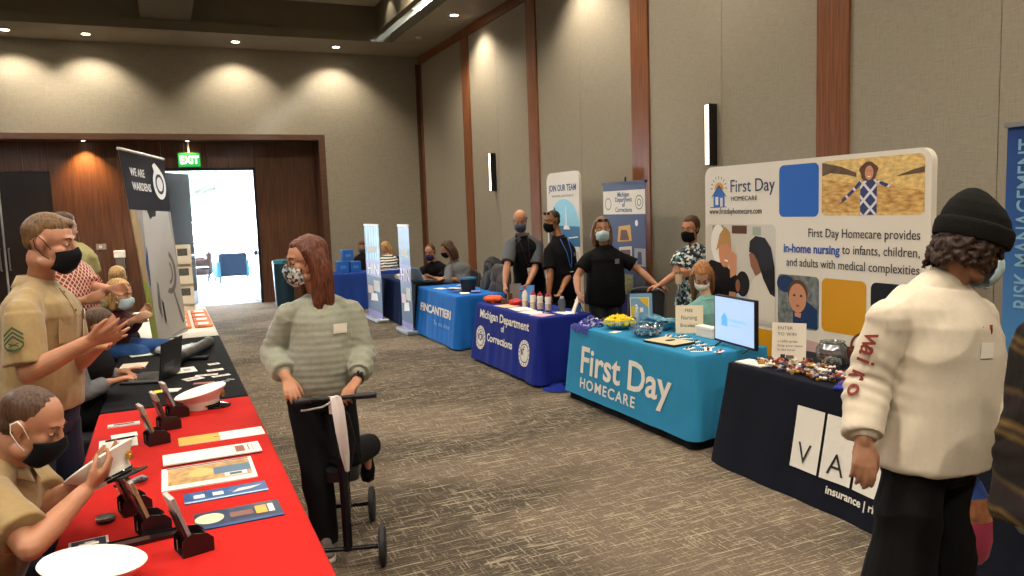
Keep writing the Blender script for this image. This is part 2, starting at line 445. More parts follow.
# ------------------------------------------------------------------ lights
M_lamp = mat('lamp_lens', '#fff6e0', .5, emit='#fff0d0', estr=30)
M_ring = mat('lamp_ring', '#cfc8b8', .5)
def kelvin(t):
    return {2400: (1, .56, .2), 2700: (1, .66, .33), 3000: (1, .78, .52), 3500: (1, .87, .70), 3800: (1, .88, .73), 4000: (1, .87, .70)}[t]
def spot(loc, to, power, cone, blend, col, r=.05):
    L = bpy.data.lights.new('lamp_light', 'SPOT'); L.energy = power; L.spot_size = math.radians(cone); L.spot_blend = blend; L.color = col; L.shadow_soft_size = r
    o = bpy.data.objects.new('lamp_light', L); COL.objects.link(o)
    return o, L
FIX = None
def downlight(x, y, z, power, cone, blend, col, label, tilt=(0, 0), r=.05, rad=.065, group=None, square=False):
    e = empty('recessed_downlight', (x, y, z), label, 'ceiling light', group)
    g = G(); g.lathe([(rad, -.001), (rad, -.004), (rad+.02, -.006), (rad+.02, 0)], (x, y, z), 20); g.f = g.f[:-2]; g.mi = g.mi[:-2]
    put('trim_ring', g, M_ring, e)
    g = G(); g.lathe([(rad*.96, -.0035), (rad*.96, -.001)], (x, y, z), 20); put('lens', g, M_lamp, e)
    o, L = spot(None, None, power, cone, blend, col, r); o.parent = e
    o.location = (0, 0, -.03); d = Vector((tilt[0], tilt[1], -1)); o.rotation_euler = d.to_track_quat('-Z', 'Y').to_euler()
    return e
W = kelvin(3500)
gb = 'downlights washing the back wall'
for (x, l) in ((-2.17, 'leftmost round downlight in the soffit above the back wall'), (-.98, 'round downlight in the back soffit, second from the left'),
               (1.48, 'round downlight in the back soffit above the lit doorway'), (3.35, 'round downlight in the back soffit nearest the right corner')):
    downlight(x, 15.55, ZC-.002, WALLW, 112, .6, W, l, (0, .25), .06, group=gb)
gr_ = 'downlights along the right wall soffit'
for (y, p, l) in ((12.55, 1.0, 'round downlight in the right soffit that lights the far wall panels'), (8.95, 1.0, 'round downlight above the standing men beside the right wall'),
               (5.75, .6, 'round downlight above the white backdrop beside the right wall'), (2.2, .6, 'round downlight above the dark navy covered table'), (-1.0, .6, 'round downlight in the right soffit behind the viewpoint')):
    downlight(4.72, y, ZC-.002, WALLR*p, 115, .7, W, l, (.18, 0), .05, group=gr_)
    
for (x, p) in ((-1.23, 1.0), (.55, .3)):
    downlight(x, 16.4, 3.28, 230*p, 100, 1.0, kelvin(2400), 'small amber downlight in the wooden recess ' + ('left of the tall banner' if x < 0 else 'above the green exit sign'), (0, .12), .02, .03, group='amber recess downlights')
gm = 'added fill downlights in the ceiling coffers'  # invented lamps added to brighten the room; none known in the coffers
rows = [12.4, 7.5, 2.5, -1.2]
names = {12.4: 'far', 7.5: 'middle', 2.5: 'near', -1.2: 'rearmost'}
for x, side in ((-2.1, 'left'), (2.35, 'right')):
    for y in rows:
        for dx in (-1.1, 1.1):
            downlight(x+dx, y, 5.70, MAIN, 140, .6, kelvin(3800), 'added round fill downlight in the %s %s ceiling coffer, its %s one' % (names[y], side, 'left' if dx < 0 else 'right'), (0, 0), .12, .09, group=gm)
# cove scallops on the inner face beside the right soffit
for y in (13.9, 12.9, 11.9):
    downlight(3.78, y, 5.70, 14, 100, .5, W, 'small downlight grazing the coffer side, %s' % {13.9: 'farthest', 12.9: 'middle one', 11.9: 'nearest'}[y], (.2, 0), .02, .03, group='coffer edge downlights')
# smoke detector
e = empty('smoke_detector', (4.63, 14.24, ZC-.002), 'small round white smoke detector on the soffit in the far right corner', 'smoke detector')
put('housing', G().lathe([(.06, 0), (.06, -.02), (.045, -.035), (0, -.036)], (4.63, 14.24, ZC-.002), 18), M_ring, e, smooth=True)

# ------------------------------------------------------------------ lobby beyond the doorway
LYF = 27.0
struct('floor_lobby', G().box((-4, 16.74, -.1), (7, LYF+2, 0)), M_lobbyfloor)
g = G(); g.box((-4, 16.72, 0), (D0-.05, 16.8, 3.6)); g.box((D1+.05, 16.72, 0), (7, 16.8, 3.6)); g.box((D0-.05, 16.72, DZ+.05), (D1+.05, 16.8, 3.6))
struct('wall_lobby_near', g, M_white)
struct('ceiling_lobby', G().box((-4, 16.72, 3.4), (7, LYF+.2, 3.5)), M_white)
struct('wall_lobby_left', G().box((-4.1, 16.8, 0), (-4, LYF, 3.5)), M_white)
struct('wall_lobby_right', G().box((7, 16.8, 0), (7.1, LYF, 3.5)), M_white)
g = G()
for x in np.arange(-4, 7.1, 1.9): g.box((x-.04, LYF-.05, 0), (x+.04, LYF+.05, 3.4))
g.box((-4, LYF-.05, 0), (7, LYF+.05, .12)); g.box((-4, LYF-.05, 3.25), (7, LYF+.05, 3.4)); g.box((-4, LYF-.04, .95), (7, LYF+.04, 1.0))
wf = struct('window_1', g, M_white)
def thin_glass(name, tint=(1, 1, 1, 1), fac=.07, rough=.02):
    m = bpy.data.materials.new(name); m.use_nodes = True; nt = m.node_tree; nt.nodes.clear()
    o = nt.nodes.new('ShaderNodeOutputMaterial'); t = nt.nodes.new('ShaderNodeBsdfTransparent'); g_ = nt.nodes.new('ShaderNodeBsdfGlossy'); mx = nt.nodes.new('ShaderNodeMixShader')
    t.inputs[0].default_value = tint; g_.inputs['Roughness'].default_value = rough; mx.inputs[0].default_value = fac
    nt.links.new(t.outputs[0], mx.inputs[1]); nt.links.new(g_.outputs[0], mx.inputs[2]); nt.links.new(mx.outputs[0], o.inputs[0]); MATS[name] = m
    return m
M_glass = thin_glass('window_glass')
put('pane', G().box((-4, LYF-.005, .12), (7, LYF+.005, 3.25)), M_glass, wf)
# ------------------------------------------------------------------ people
A = lambda p: np.array(p, float)
SKIN = {}
def skin(name, col):
    return mat('skin_'+name, col, .5, sss=.12, var=.07, scale=18, bump=.06, bscale=160)
M_eye = mat('eye_white', '#d8d2c8', .2); M_iris = mat('iris_dark', '#2b2018', .2)
def basis(fwd, up=(0, 0, 1), roll=0):
    f = nrm(fwd); r = nrm(np.cross(f, up)); u = np.cross(r, f)
    if roll: r, u = r*math.cos(roll)+u*math.sin(roll), -r*math.sin(roll)+u*math.cos(roll)
    return np.array([r, f, u])          # rows: right, forward, up

def hand_geo(g, wr, d, n, side, s=1.0, curl=.5, spread=.1, thumb=.5):
    """wr wrist point, d towards the knuckles, n palm facing, side towards the thumb"""
    d = nrm(d); n = nrm(A(n)-d*(A(n)@d)); t = nrm(np.cross(n, d)); t = t if t@A(side) > 0 else -t
    L = .088*s
    for i, o in enumerate((.030, .010, -.010, -.029)):
        k = wr + d*L*(1-.05*abs(i-1)) + t*o*s
        g.cone(wr+t*o*.55*s+d*.004, k, .0135*s, .0112*s, 10, rnd=True)
    g.ell(wr+d*.045*s+n*.003*s, (.038*s, .050*s, .018*s), np.array([t, d, n]))
    lens = (.070, .078, .072, .056)
    for i, o in enumerate((.032, .0108, -.0108, -.031)):
        p = wr + d*L*(1-.05*abs(i-1)) + t*o*s
        a = curl*(.55+.08*i); dd = nrm(d + t*spread*(1.5-i)*.6)
        r = .0102*s if i != 3 else .0088*s
        for k, fr in enumerate((.45, .31, .24)):
            ang = a*(k+1)*(1.0 if k == 0 else 1.0)
            v = dd*math.cos(ang)+n*math.sin(ang); q = p+v*lens[i]*fr*s
            g.cone(p, q, r*(1-.09*k), r*(1-.09*(k+1)), 10, rnd=True); p = q
    # thumb leaves the side of the palm near its base
    p = wr+d*.020*s+t*.020*s; v = nrm(t*.62+d*.85+n*(.20+.3*thumb))
    q = p+v*.042*s; g.cone(p, q, .0165*s, .0125*s, 10, rnd=True)
    v2 = nrm(t*(.45-.35*thumb)+d*1.0+n*(.25+.45*thumb)); q2 = q+v2*.032*s; g.cone(q, q2, .0112*s, .0098*s, 10, rnd=True)
    v3 = nrm(v2+n*.25*thumb-t*.15); g.cone(q2, q2+v3*.024*s, .0098*s, .0078*s, 10, rnd=True)

def head_geo(g, c, B, s):
    P = lambda x, y, z: c + (A((x, y, z))*s) @ B
    E = lambda x, y, z, r, n=16: g.ell(P(x, y, z), tuple(q*s for q in r), B, n)
    E(0, -.012, .032, (.074, .095, .086), 24); E(0, .018, -.030, (.060, .068, .082), 20)
    E(0, .052, -.094, (.028, .026, .022)); E(0, .068, .030, (.046, .022, .014))
    for q in (-1, 1):
        E(q*.034, .052, -.026, (.026, .028, .024)); E(q*.044, .010, -.078, (.022, .036, .024)); E(q*.030, .074, .008, (.013, .009, .009), 10)
        E(q*.075, -.006, -.004, (.007, .015, .027)); E(q*.083, -.013, .006, (.0055, .015, .021)); E(q*.076, .0, -.024, (.006, .008, .009), 10)
        E(q*.011, .094, -.030, (.009, .010, .008), 10)
    g.cone(P(0, .080, .022), P(0, .106, -.024), .008*s, .0115*s, 10, rnd=True)
    E(0, .080, -.060, (.024, .014, .012))
    E(0, -.03, -.07, (.052, .055, .06))

TORSO = [(-.17, .138, .100, -.012), (-.05, .163, .118, -.012), (.08, .158, .112, 0), (.25, .136, .100, .010), (.42, .137, .102, .012), (.60, .150, .112, .012),
         (.75, .156, .110, .006), (.85, .140, .092, -.004), (.92, .104, .070, -.008), (.97, .070, .056, -.008), (1.0, .058, .054, -.004)]
class Human:
    def __init__(h, name, J, look, label, sk='light', s=1.0, build=1.0, belly=0, group=None, roll=0, seat=False, hands={}, voxel=.009, fwd=None, headscale=1.0, root=None, sw=None):
        h.s = s; h.J = J = {k: A(v) for k, v in J.items()}; h.vox = voxel; h.build = build; h.belly = belly; h.seat = seat
        rt = J['shR']-J['shL']; rt[2] = 0; rt = nrm(rt); h.rt = rt; h.fw = nrm(np.cross((0, 0, 1), rt)); 
        if fwd is not None: h.fw = nrm(fwd)
        h.rsh = nrm(J['shR']-J['shL']); h.sw = sw or min(.37*s, max(.31*s, np.linalg.norm(J['shR']-J['shL'])))
        J.setdefault('hipR', J['pel']+rt*.088*s-A((0, 0, .03))); J.setdefault('hipL', J['pel']-rt*.088*s-A((0, 0, .03)))
        for q in 'RL':
            hp = J['hip'+q]; sg = 1 if q == 'R' else -1
            if seat: 
                J.setdefault('kn'+q, A((*(hp+h.fw*.40*s+rt*sg*.05)[:2], max(.42, hp[2]-.02)))); k = J['kn'+q]
                J.setdefault('an'+q, A((*(k+h.fw*.03)[:2], .10)))
            else:
                J.setdefault('kn'+q, A((hp[0]+h.fw[0]*.03, hp[1]+h.fw[1]*.03, hp[2]*.54))); k = J['kn'+q]
                J.setdefault('an'+q, A((k[0]-h.fw[0]*.02, k[1]-h.fw[1]*.02, .10)))
        J.setdefault('elR', J['shR']+A((0, 0, -.28))*s); J.setdefault('elL', J['shL']+A((0, 0, -.28))*s)
        J.setdefault('wrR', J['elR']+h.fw*.2*s+A((0, 0, -.1))); J.setdefault('wrL', J['elL']+h.fw*.2*s+A((0, 0, -.1)))
        for q in 'RL': 
            if 'ha'+q not in J: J['ha'+q] = J['wr'+q]+nrm(J['wr'+q]-J['el'+q])*.1
        h.B = basis(look, roll=roll); h.hs = s*headscale
        h.skin = sk if not isinstance(sk, str) else skin(sk, {'light': '#a5765a', 'fair': '#b98d70', 'tan': '#93633f', 'pink': '#ab785a'}[sk])
        base = (float(J['pel'][0]), float(J['pel'][1]), 0)
        h.root = empty('person', base, label, 'person', group)
        g = G(); h.torso(g, -.012, -.17, 1.0)
        c = J['head']; hb = c + (A((0, -.02, -.06))*h.hs) @ h.B
        g.cone(J['neck']-A((0, 0, .05)), hb, .056*s, .049*s, 14, rnd=True)
        for q in 'RL':
            sh, el, wr = J['sh'+q], J['el'+q], J['wr'+q]
            g.ell(sh-A((0, 0, .034)), .043*s*build); g.cone(h.spine(.97)-A((0, 0, .02)), sh-A((0, 0, .034)), .042*s, .036*s)
            g.cone(sh-A((0, 0, .034)), el, .043*s*build, .037*s*build, rnd=True)
            m = el+(wr-el)*.3; g.cone(el, m, .038*s*build, .040*s*build, rnd=True); g.cone(m, wr, .040*s*build, .027*s, rnd=True)
            hd = hands.get(q, {}); d = J['ha'+q]-wr
            sg = 1 if q == 'R' else -1
            n = A(hd.get('n', -rt*sg)); side = A(hd.get('side', h.fw))
            hand_geo(g, wr, d, n, side, s*.98, hd.get('curl', .5), hd.get('spread', .12), hd.get('thumb', .5))
            hp, kn, an = J['hip'+q], J['kn'+q], J['an'+q]
            g.cone(hp, kn, .078*s, .052*s, rnd=True); mm = kn+(an-kn)*.3-h.fw*.01
            g.cone(kn, mm, .052*s, .052*s, rnd=True); g.cone(mm, an, .052*s, .036*s, rnd=True)
            ft = h.footdir(q) if an[2] < .2 else nrm(h.fw*.3-A((0, 0, 1))); dn = A((0, 0, 1)) if an[2] < .2 else -h.fw*.4; az = min(an[2], .10) if an[2] < .2 else an[2]; p0 = A((an[0], an[1], az)); g.cone(an, p0-dn*.045, .034*s, .030*s); g.cone(p0-dn*.045, p0+ft*.11*s-dn*.066, .030*s, .020*s, rnd=True)
        head_geo(g, c, h.B, h.hs)
        me = remesh(g, voxel, 2, .45)
        me.transform(Matrix.Translation(-Vector(base)))
        o = link('body', me, h.skin, h.root, True, world=False)
        h.body = o
        if voxel < .0095: h.eyes()
    def footdir(h, q):
        k, a = h.J['kn'+q], h.J['an'+q]
        f = h.fw.copy()
        return f
    def P(h, x, y, z): return h.J['head'] + (A((x, y, z))*h.hs) @ h.B
    def spine(h, t):
        J = h.J
        mid = (J['shR']+J['shL'])/2
        n = J['neck']; p = J['pel']
        q = p+(n-p)*t
        # bow the upper spine towards the shoulder midpoint
        w = math.exp(-((t-.85)/.15)**2); tgt = mid-(p+(n-p)*.88)
        return q + tgt*w*.6 - (nrm(n-p)*(tgt@nrm(n-p)))*w*.6
    def torso(h, g, e, t0, t1, flare=0, n=28, loosew=0, top=0):
        J = h.J; sc = h.sw/.36; ax = nrm(J['neck']-J['pel']); rows = []; b = h.build
        ts = sorted(set([t0, t1]+[r[0] for r in TORSO if t0 < r[0] < t1]+list(np.linspace(t0, t1, 8))))
        T = np.array(TORSO); hipr = nrm(J['hipR']-J['hipL'])
        for t in ts:
            w = np.interp(t, T[:, 0], T[:, 1]); d = np.interp(t, T[:, 0], T[:, 2]); yo = np.interp(t, T[:, 0], T[:, 3])
            bl = h.belly*math.exp(-((t-.30)/.28)**2)
            w = w*(sc if t > .5 else (1+sc)/2)*b + bl*.7 + e; d = d*h.s*b+bl*.6+e; yo += bl*.5
            if loosew: k = math.exp(-((t-.3)/.3)**2); w += loosew*k; d += loosew*k
            if flare and t < .1: w += flare*(.1-t); d += flare*(.1-t)
            if t > .97: w += top; d += top
            rr = nrm(hipr*(1-t)+h.rsh*t); r2 = nrm(rr-ax*(rr@ax)); f2 = nrm(np.cross(ax, r2))
            rows.append(g.ringpts(h.spine(t)+f2*yo, r2, f2, w, d, n, 2.3))
        g.loft(rows)
    def add(h, name, g, m, voxel=None, smooth=3, disp=None, fac=.5, label=None, parent=None):
        if voxel: me = remesh(g, voxel, smooth, fac)
        else: me = g.mesh(name); fixn(me)
        if disp: displace(me, disp)
        o = link(name, me, m, parent or h.root, True)
        if label: o['label'] = label
        return o
    def eyes(h):
        m = mat('eyebrow_hair', '#4a3524', .8); S = h.hs
        for q in (-1, 1):
            g = G(); g.ell(h.P(q*.030, .0775, .004), (.0125*S, .0065*S, .0058*S), h.B, 12); e = h.add('eye', g, M_eye)
            g = G(); g.ell(h.P(q*.0295, .0822, .0038), (.0052*S, .003*S, .0052*S), h.B, 10); h.add('iris', g, M_iris, parent=e)
            g = G(); g.tube([h.P(q*(.030+.0135*k), .0815-.004*abs(k), .0085+.0015*(1-k*k)) for k in (-1, -.5, 0, .5, 1)], [.0012*S, .0022*S, .0026*S, .0022*S, .0014*S], 6); h.add('eyelid', g, h.skin, parent=e)
            g = G(); g.tube([h.P(q*.014, .0865, .024), h.P(q*.03, .086, .031), h.P(q*.046, .074, .027)], [.003*S, .0040*S, .0022*S], 6); h.add('eyebrow', g, m)
    # -------- garments
    def top(h, m, sleeve=.55, e=.016, hem=-.06, flare=.1, loose=.015, fold=.006, seed=1, cuff=0, voxel=None, name='shirt', sle=.014, smooth=3, foldf=(14, 14, 9), bulk=0, tt=1.0):
        J = h.J; g = G(); s = h.s
        h.torso(g, e, hem, tt, flare, loosew=loose, top=.004)
        for q in 'RL':
            sh, el, wr = J['sh'+q], J['el'+q], J['wr'+q]; b = h.build
            sg = sh-A((0, 0, .032)); g.ell(sg, (.045*s*b+e*.8+bulk,)*3); g.cone(h.spine(.985)-A((0, 0, .012)), sg, .050*s+e*.4, .043*s*b+e*.7, rnd=True); g.cone(h.spine(.80), sg-A((0, 0, .02)), .07*s+e*.4, .048*s+e*.6, rnd=True)
            if sleeve <= 1:
                p = sh+(el-sh)*sleeve; g.cone(sh-A((0, 0, .032)), p, .043*s*b+sle*.9+bulk, (.052-.008*sleeve)*s*b+sle+.006+bulk, 18)
            else:
                g.cone(sh-A((0, 0, .032)), el, .045*s*b+sle+bulk, .041*s*b+sle+bulk, 18, rnd=True)
                p = el+(wr-el)*(sleeve-1); g.cone(el, p, .043*s*b+sle+bulk, (.034 if cuff else .036)*s*b+sle+bulk, 18)
                if cuff: g.ell(el+(wr-el)*(sleeve-1-.22), .036*s+sle+cuff)
        n1 = wnoise(seed, foldf); n2 = wnoise(seed+50, tuple(x*2.5 for x in foldf)); ez = [(J['el'+q], .10) for q in 'RL']
        def dsp(co, no):
            d = (1-np.abs(n1(co)))*fold*1.2-fold*.6 + n2(co)*fold*.25
            for c, r in ez:
                w = np.exp(-(np.linalg.norm(co-c, axis=1)/r)**2); d = d+w*fold*.35*np.sin(co[:, 2]*115+co[:, 0]*70+3*n1(co))
            return d
        return h.add(name, g, m, voxel or h.vox*.95, smooth, dsp)
    def cuffs(h, m, sleeve, r=.03, w=.05, name='cuff'):
        for q in 'RL':
            el, wr = h.J['el'+q], h.J['wr'+q]; p1 = el+(wr-el)*(sleeve-1); p0 = p1-nrm(wr-el)*w
            g = G(); g.cone(p0, p1+nrm(wr-el)*.004, r*h.s+.010, r*h.s+.007, 20); h.add(name, g, m)
    def trousers(h, m, e=.014, waist=.06, seed=5, wide=.0, fold=.006, name='trousers', ankle=.02, voxel=None, legs=('R', 'L')):
        J = h.J; g = G(); s = h.s; h.torso(g, e*.8, -.16, waist)
        for q in 'RL':
            hp, kn, an = J['hip'+q], J['kn'+q], J['an'+q]
            g.cone(hp+A((0, 0, .02)), kn, .080*s+e, .060*s+e+wide, 20, rnd=True); g.cone(kn, an-A((0, 0, ankle)) if an[2] < .2 else an, .060*s+e+wide, .046*s+e+wide, 20)
        n1 = wnoise(seed, (16, 16, 8)); n2 = wnoise(seed+9, (40, 40, 30))
        return h.add(name, g, m, voxel or h.vox*1.05, 3, lambda co, no: (1-np.abs(n1(co)))*fold*1.3-fold*.6+n2(co)*fold*.25)
    def shoes(h, m, sole=None, which='RL'):
        for q in which:
            a = h.J['an'+q]; f = h.footdir(q)
            if a[2] < .2:
                b = A((a[0], a[1], 0)); r = nrm(np.cross(f, (0, 0, 1))); R = np.array([r, f, (0, 0, 1)]); fr = 0
                up = A((0, 0, 1)); heel = b-f*.05
            else:                                    # a raised foot hangs with its toes down
                f = nrm(h.fw*.3-A((0, 0, 1))); r = h.rt; up = nrm(np.cross(r, f)); b = a-up*.06; R = np.array([r, f, up])
            g = G(); g.ell(b+f*.02*h.s+up*.052, (.040*h.s, .085*h.s, .046), R, 16); g.ell(b+f*.13*h.s+up*.038, (.046*h.s, .075*h.s, .033), R, 16)
            g.cone(b+up*.06, b+up*.105, .046*h.s, .044*h.s, 16)
            sh = h.add('shoe', g, m, .006, 3)
            g = G(); pts = [b+f*y*h.s+r*x*h.s for x, y in ((-.034, -.065), (.034, -.065), (.040, .02), (.050, .13), (.036, .20), (0, .215), (-.036, .20), (-.046, .13), (-.036, .02))]
            pts = [A(p) for p in pts]; g.loft([np.array(pts)+up*.001, np.array(pts)+up*.026]); h.add('sole', g, sole or M_black, parent=sh)
    def mask(h, m, band=None, sag=0, m2=None, pleats=False):
        g = G(); nu, nv = 25, 13; rows = {}
        for lay, off in ((0, .004), (1, .0065)):
            for i in range(nu):
                u = -1+2*i/(nu-1)
                for j in range(nv):
                    v = j/(nv-1); au = abs(u)
                    ht = 1-.42*au**1.6; z = -.013+.010*math.exp(-(u/.25)**2) - (.118*v)*ht - .018*au**2*(1) 
                    an = u*math.radians(74)
                    zz = z
                    # face radius profile going down from nose to chin
                    prof = np.interp(v, [0, .22, .45, .75, 1], [.100, .116, .112, .098, .070])
                    x = .069*math.sin(an)*(1+.02*v)-.0*u; y = prof*math.cos(an)**.8*(1) if math.cos(an) > 0 else 0
                    y = prof*max(0, math.cos(an))**.75*1.0+.004
                    side = .078; y = max(y, .03*(1-au)+.028*(au)); x *= (1.0-.10*v*(1-au))
                    pl = (.0016*math.sin(v*22) if pleats else 0)
                    rows[lay, i, j] = h.P(x*(1+off*6), y+off+pl, zz-off*0)
        vs = []; idx = {}
        for k, p in rows.items(): idx[k] = len(vs); vs.append(p)
        fs = []
        for lay in (0, 1):
            for i in range(nu-1):
                for j in range(nv-1):
                    f = (idx[lay, i, j], idx[lay, i+1, j], idx[lay, i+1, j+1], idx[lay, i, j+1]); fs.append(f if lay else f[::-1])
        for i in range(nu-1):
            for j in (0, nv-1): fs.append((idx[0, i, j], idx[0, i+1, j], idx[1, i+1, j], idx[1, i, j]))
        for j in range(nv-1):
            for i in (0, nu-1): fs.append((idx[0, i, j], idx[0, i, j+1], idx[1, i, j+1], idx[1, i, j]))
        g.add(vs, fs); o = h.add('face_mask', g, m)
        for q in (-1, 1):
            g = G(); g.tube([h.P(q*.069, .032, -.022), h.P(q*.079, .006, .012), h.P(q*.088, -.014, .030), h.P(q*.088, -.030, .012), h.P(q*.080, -.024, -.018), h.P(q*.072, .005, -.048), h.P(q*.069, .030, -.062)], .0019 if h.vox < .0075 else .003, 6)
            h.add('ear_loop', g, band or m, parent=o)
        return o
    def hair(h, m, style='short', seed=3, L=.2, voxel=None, extra=None, thick=.008, label=None):
        g = G(); s = h.hs; P = h.P; B = h.B
        E = lambda x, y, z, r, n=18: g.ell(P(x, y, z), tuple(q*s for q in r), B, n)
        if style == 'short':
            E(0, -.026, .042, (.0758, .0875, .078), 24); E(0, -.054, .006, (.062, .050, .050)); E(0, -.012, .066, (.066+thick*.6, .082+thick*.4, .055+thick), 24); E(0, .030, .088, (.044, .040, .024+thick*.8)); E(-.01, .052, .088, (.034, .030, .020+thick*.5))
        elif style == 'buzz':
            E(0, -.022, .042, (.0765, .0925, .081), 24); E(0, -.052, -.008, (.064, .052, .052))
        elif style == 'bald':
            E(0, -.045, -.002, (.072, .066, .040), 18)
        elif style in ('long', 'pony', 'bun', 'curls'):
            E(0, -.034, .042, (.078+thick, .092+thick, .084+thick), 24); E(0, .005, .084, (.055, .062, .036))
            if style == 'long':
                for q in (-1, 1):
                    pts = [P(q*.058, .012, .062), P(q*.080, -.016, -.005), P(q*.084, -.022, -.07), P(q*.080, -.012, -.07-L*.55), P(q*.074, -.002, -.06-L)]
                    g.tube([A(p) for p in pts], [.028*s, .030*s, .034*s, .034*s, .018*s], 10)
                    pts = [P(q*.05, -.05, .04), P(q*.07, -.06, -.04), P(q*.075, -.065, -.10), P(q*.072, -.062, -.08-L*.9)]
                    g.tube([A(p) for p in pts], [.045*s, .048*s, .046*s, .024*s], 10)
                pts = [P(0, -.06, .04), P(0, -.085, -.04), P(0, -.088, -.10), P(0, -.082, -.08-L*.95)]
                g.tube([A(p) for p in pts], [.05*s, .052*s, .050*s, .026*s], 10)
            if style == 'pony': g.tube([P(0, -.10, .07), P(0, -.15, .05), P(0, -.16, -.03), P(0, -.13, -.12)], [.022*s, .034*s, .03*s, .01*s], 10)
            if style == 'bun': E(0, -.105, .075, (.042, .036, .036)); E(0, -.05, -.02, (.068, .055, .055))
        if extra: extra(g, h)
        nz = wnoise(seed, (95, 95, 14), 8); amp = {'buzz': .0005, 'short': .0015}.get(style, .0032)
        nf = wnoise(seed+1, (260, 260, 30), 6)
        R_ = B
        def dsp(co, no):
            l = (co-h.J['head']) @ R_.T
            return nz(l)*amp + nf(l)*amp*.35
        return h.add('hair', g, m, voxel or max(.0045, h.vox*.8), 2, dsp, .5, label=label)
    def glasses(h, m):
        g = G()
        for q in (-1, 1):
            c = [(q*.031+.024*math.cos(a), .096, .002+.019*math.sin(a)) for a in np.linspace(0, 2*PI, 15)]
            g.tube([h.P(*p) for p in c], .0016, 5); g.tube([h.P(q*.055, .094, .008), h.P(q*.078, .04, .012), h.P(q*.084, -.012, .008)], .0016, 5)
        g.tube([h.P(-.008, .098, .006), h.P(0, .102, .009), h.P(.008, .098, .006)], .0016, 5)
        return h.add('glasses', g, m)
    def on_head_glasses(h, m):
        g = G()
        for q in (-1, 1):
            g.ell(h.P(q*.031, .070, .098), (.026*h.hs, .010*h.hs, .018*h.hs), h.B, 12); g.tube([h.P(q*.055, .065, .095), h.P(q*.082, .01, .06), h.P(q*.086, -.03, .03)], .003, 5)
        return h.add('sunglasses', g, m)
    def belt(h, m, t=.08, e=.022, hgt=.04):
        g = G(); h.torso(g, e, t-hgt/2/.58, t+hgt/2/.58); return h.add('belt', g, m)
    def surf(h, x, t, out=.0, e=.02):
        """point on the chest: x across (+ = own right), t along the spine"""
        J = h.J; sc = h.sw/.36; T = np.array(TORSO); w = np.interp(t, T[:, 0], T[:, 1])*sc*h.build+e; d = np.interp(t, T[:, 0], T[:, 2])*h.s*h.build+e
        bl = h.belly*math.exp(-((t-.30)/.28)**2); d += bl*.6; w += bl*.7
        yo = np.interp(t, T[:, 0], T[:, 3])+bl*.5; ax = nrm(J['neck']-J['pel']); r2 = nrm(h.rsh-ax*(h.rsh@ax)); f2 = nrm(np.cross(ax, r2))
        q = max(-.98, min(.98, x/w)); y = d*(1-abs(q)**2.3)**(1/2.3)
        return h.spine(t)+r2*x+f2*(y+yo+out), r2, f2, ax
    def badge(h, name, x, t, w, hh, m, out=.012, e=.02, parent=None):
        p, r, f, u = h.surf(x, t, out, e); p2 = h.surf(x+w/2, t, out, e)[0]; p1 = h.surf(x-w/2, t, out, e)[0]
        rr = nrm(p2-p1); g = G(); F = frame(p, -rr, u)
        g.prism([(-w/2, -hh/2), (w/2, -hh/2), (w/2, hh/2), (-w/2, hh/2)], F, .002); o = h.add(name, g, m, parent=parent); o.data.polygons.foreach_set('use_smooth', [False]*len(o.data.polygons)); return o, F
    def chain(h, name, pts, r, m, parent=None):
        g = G(); g.tube([A(p) for p in pts], r, 6); return h.add(name, g, m, parent=parent)
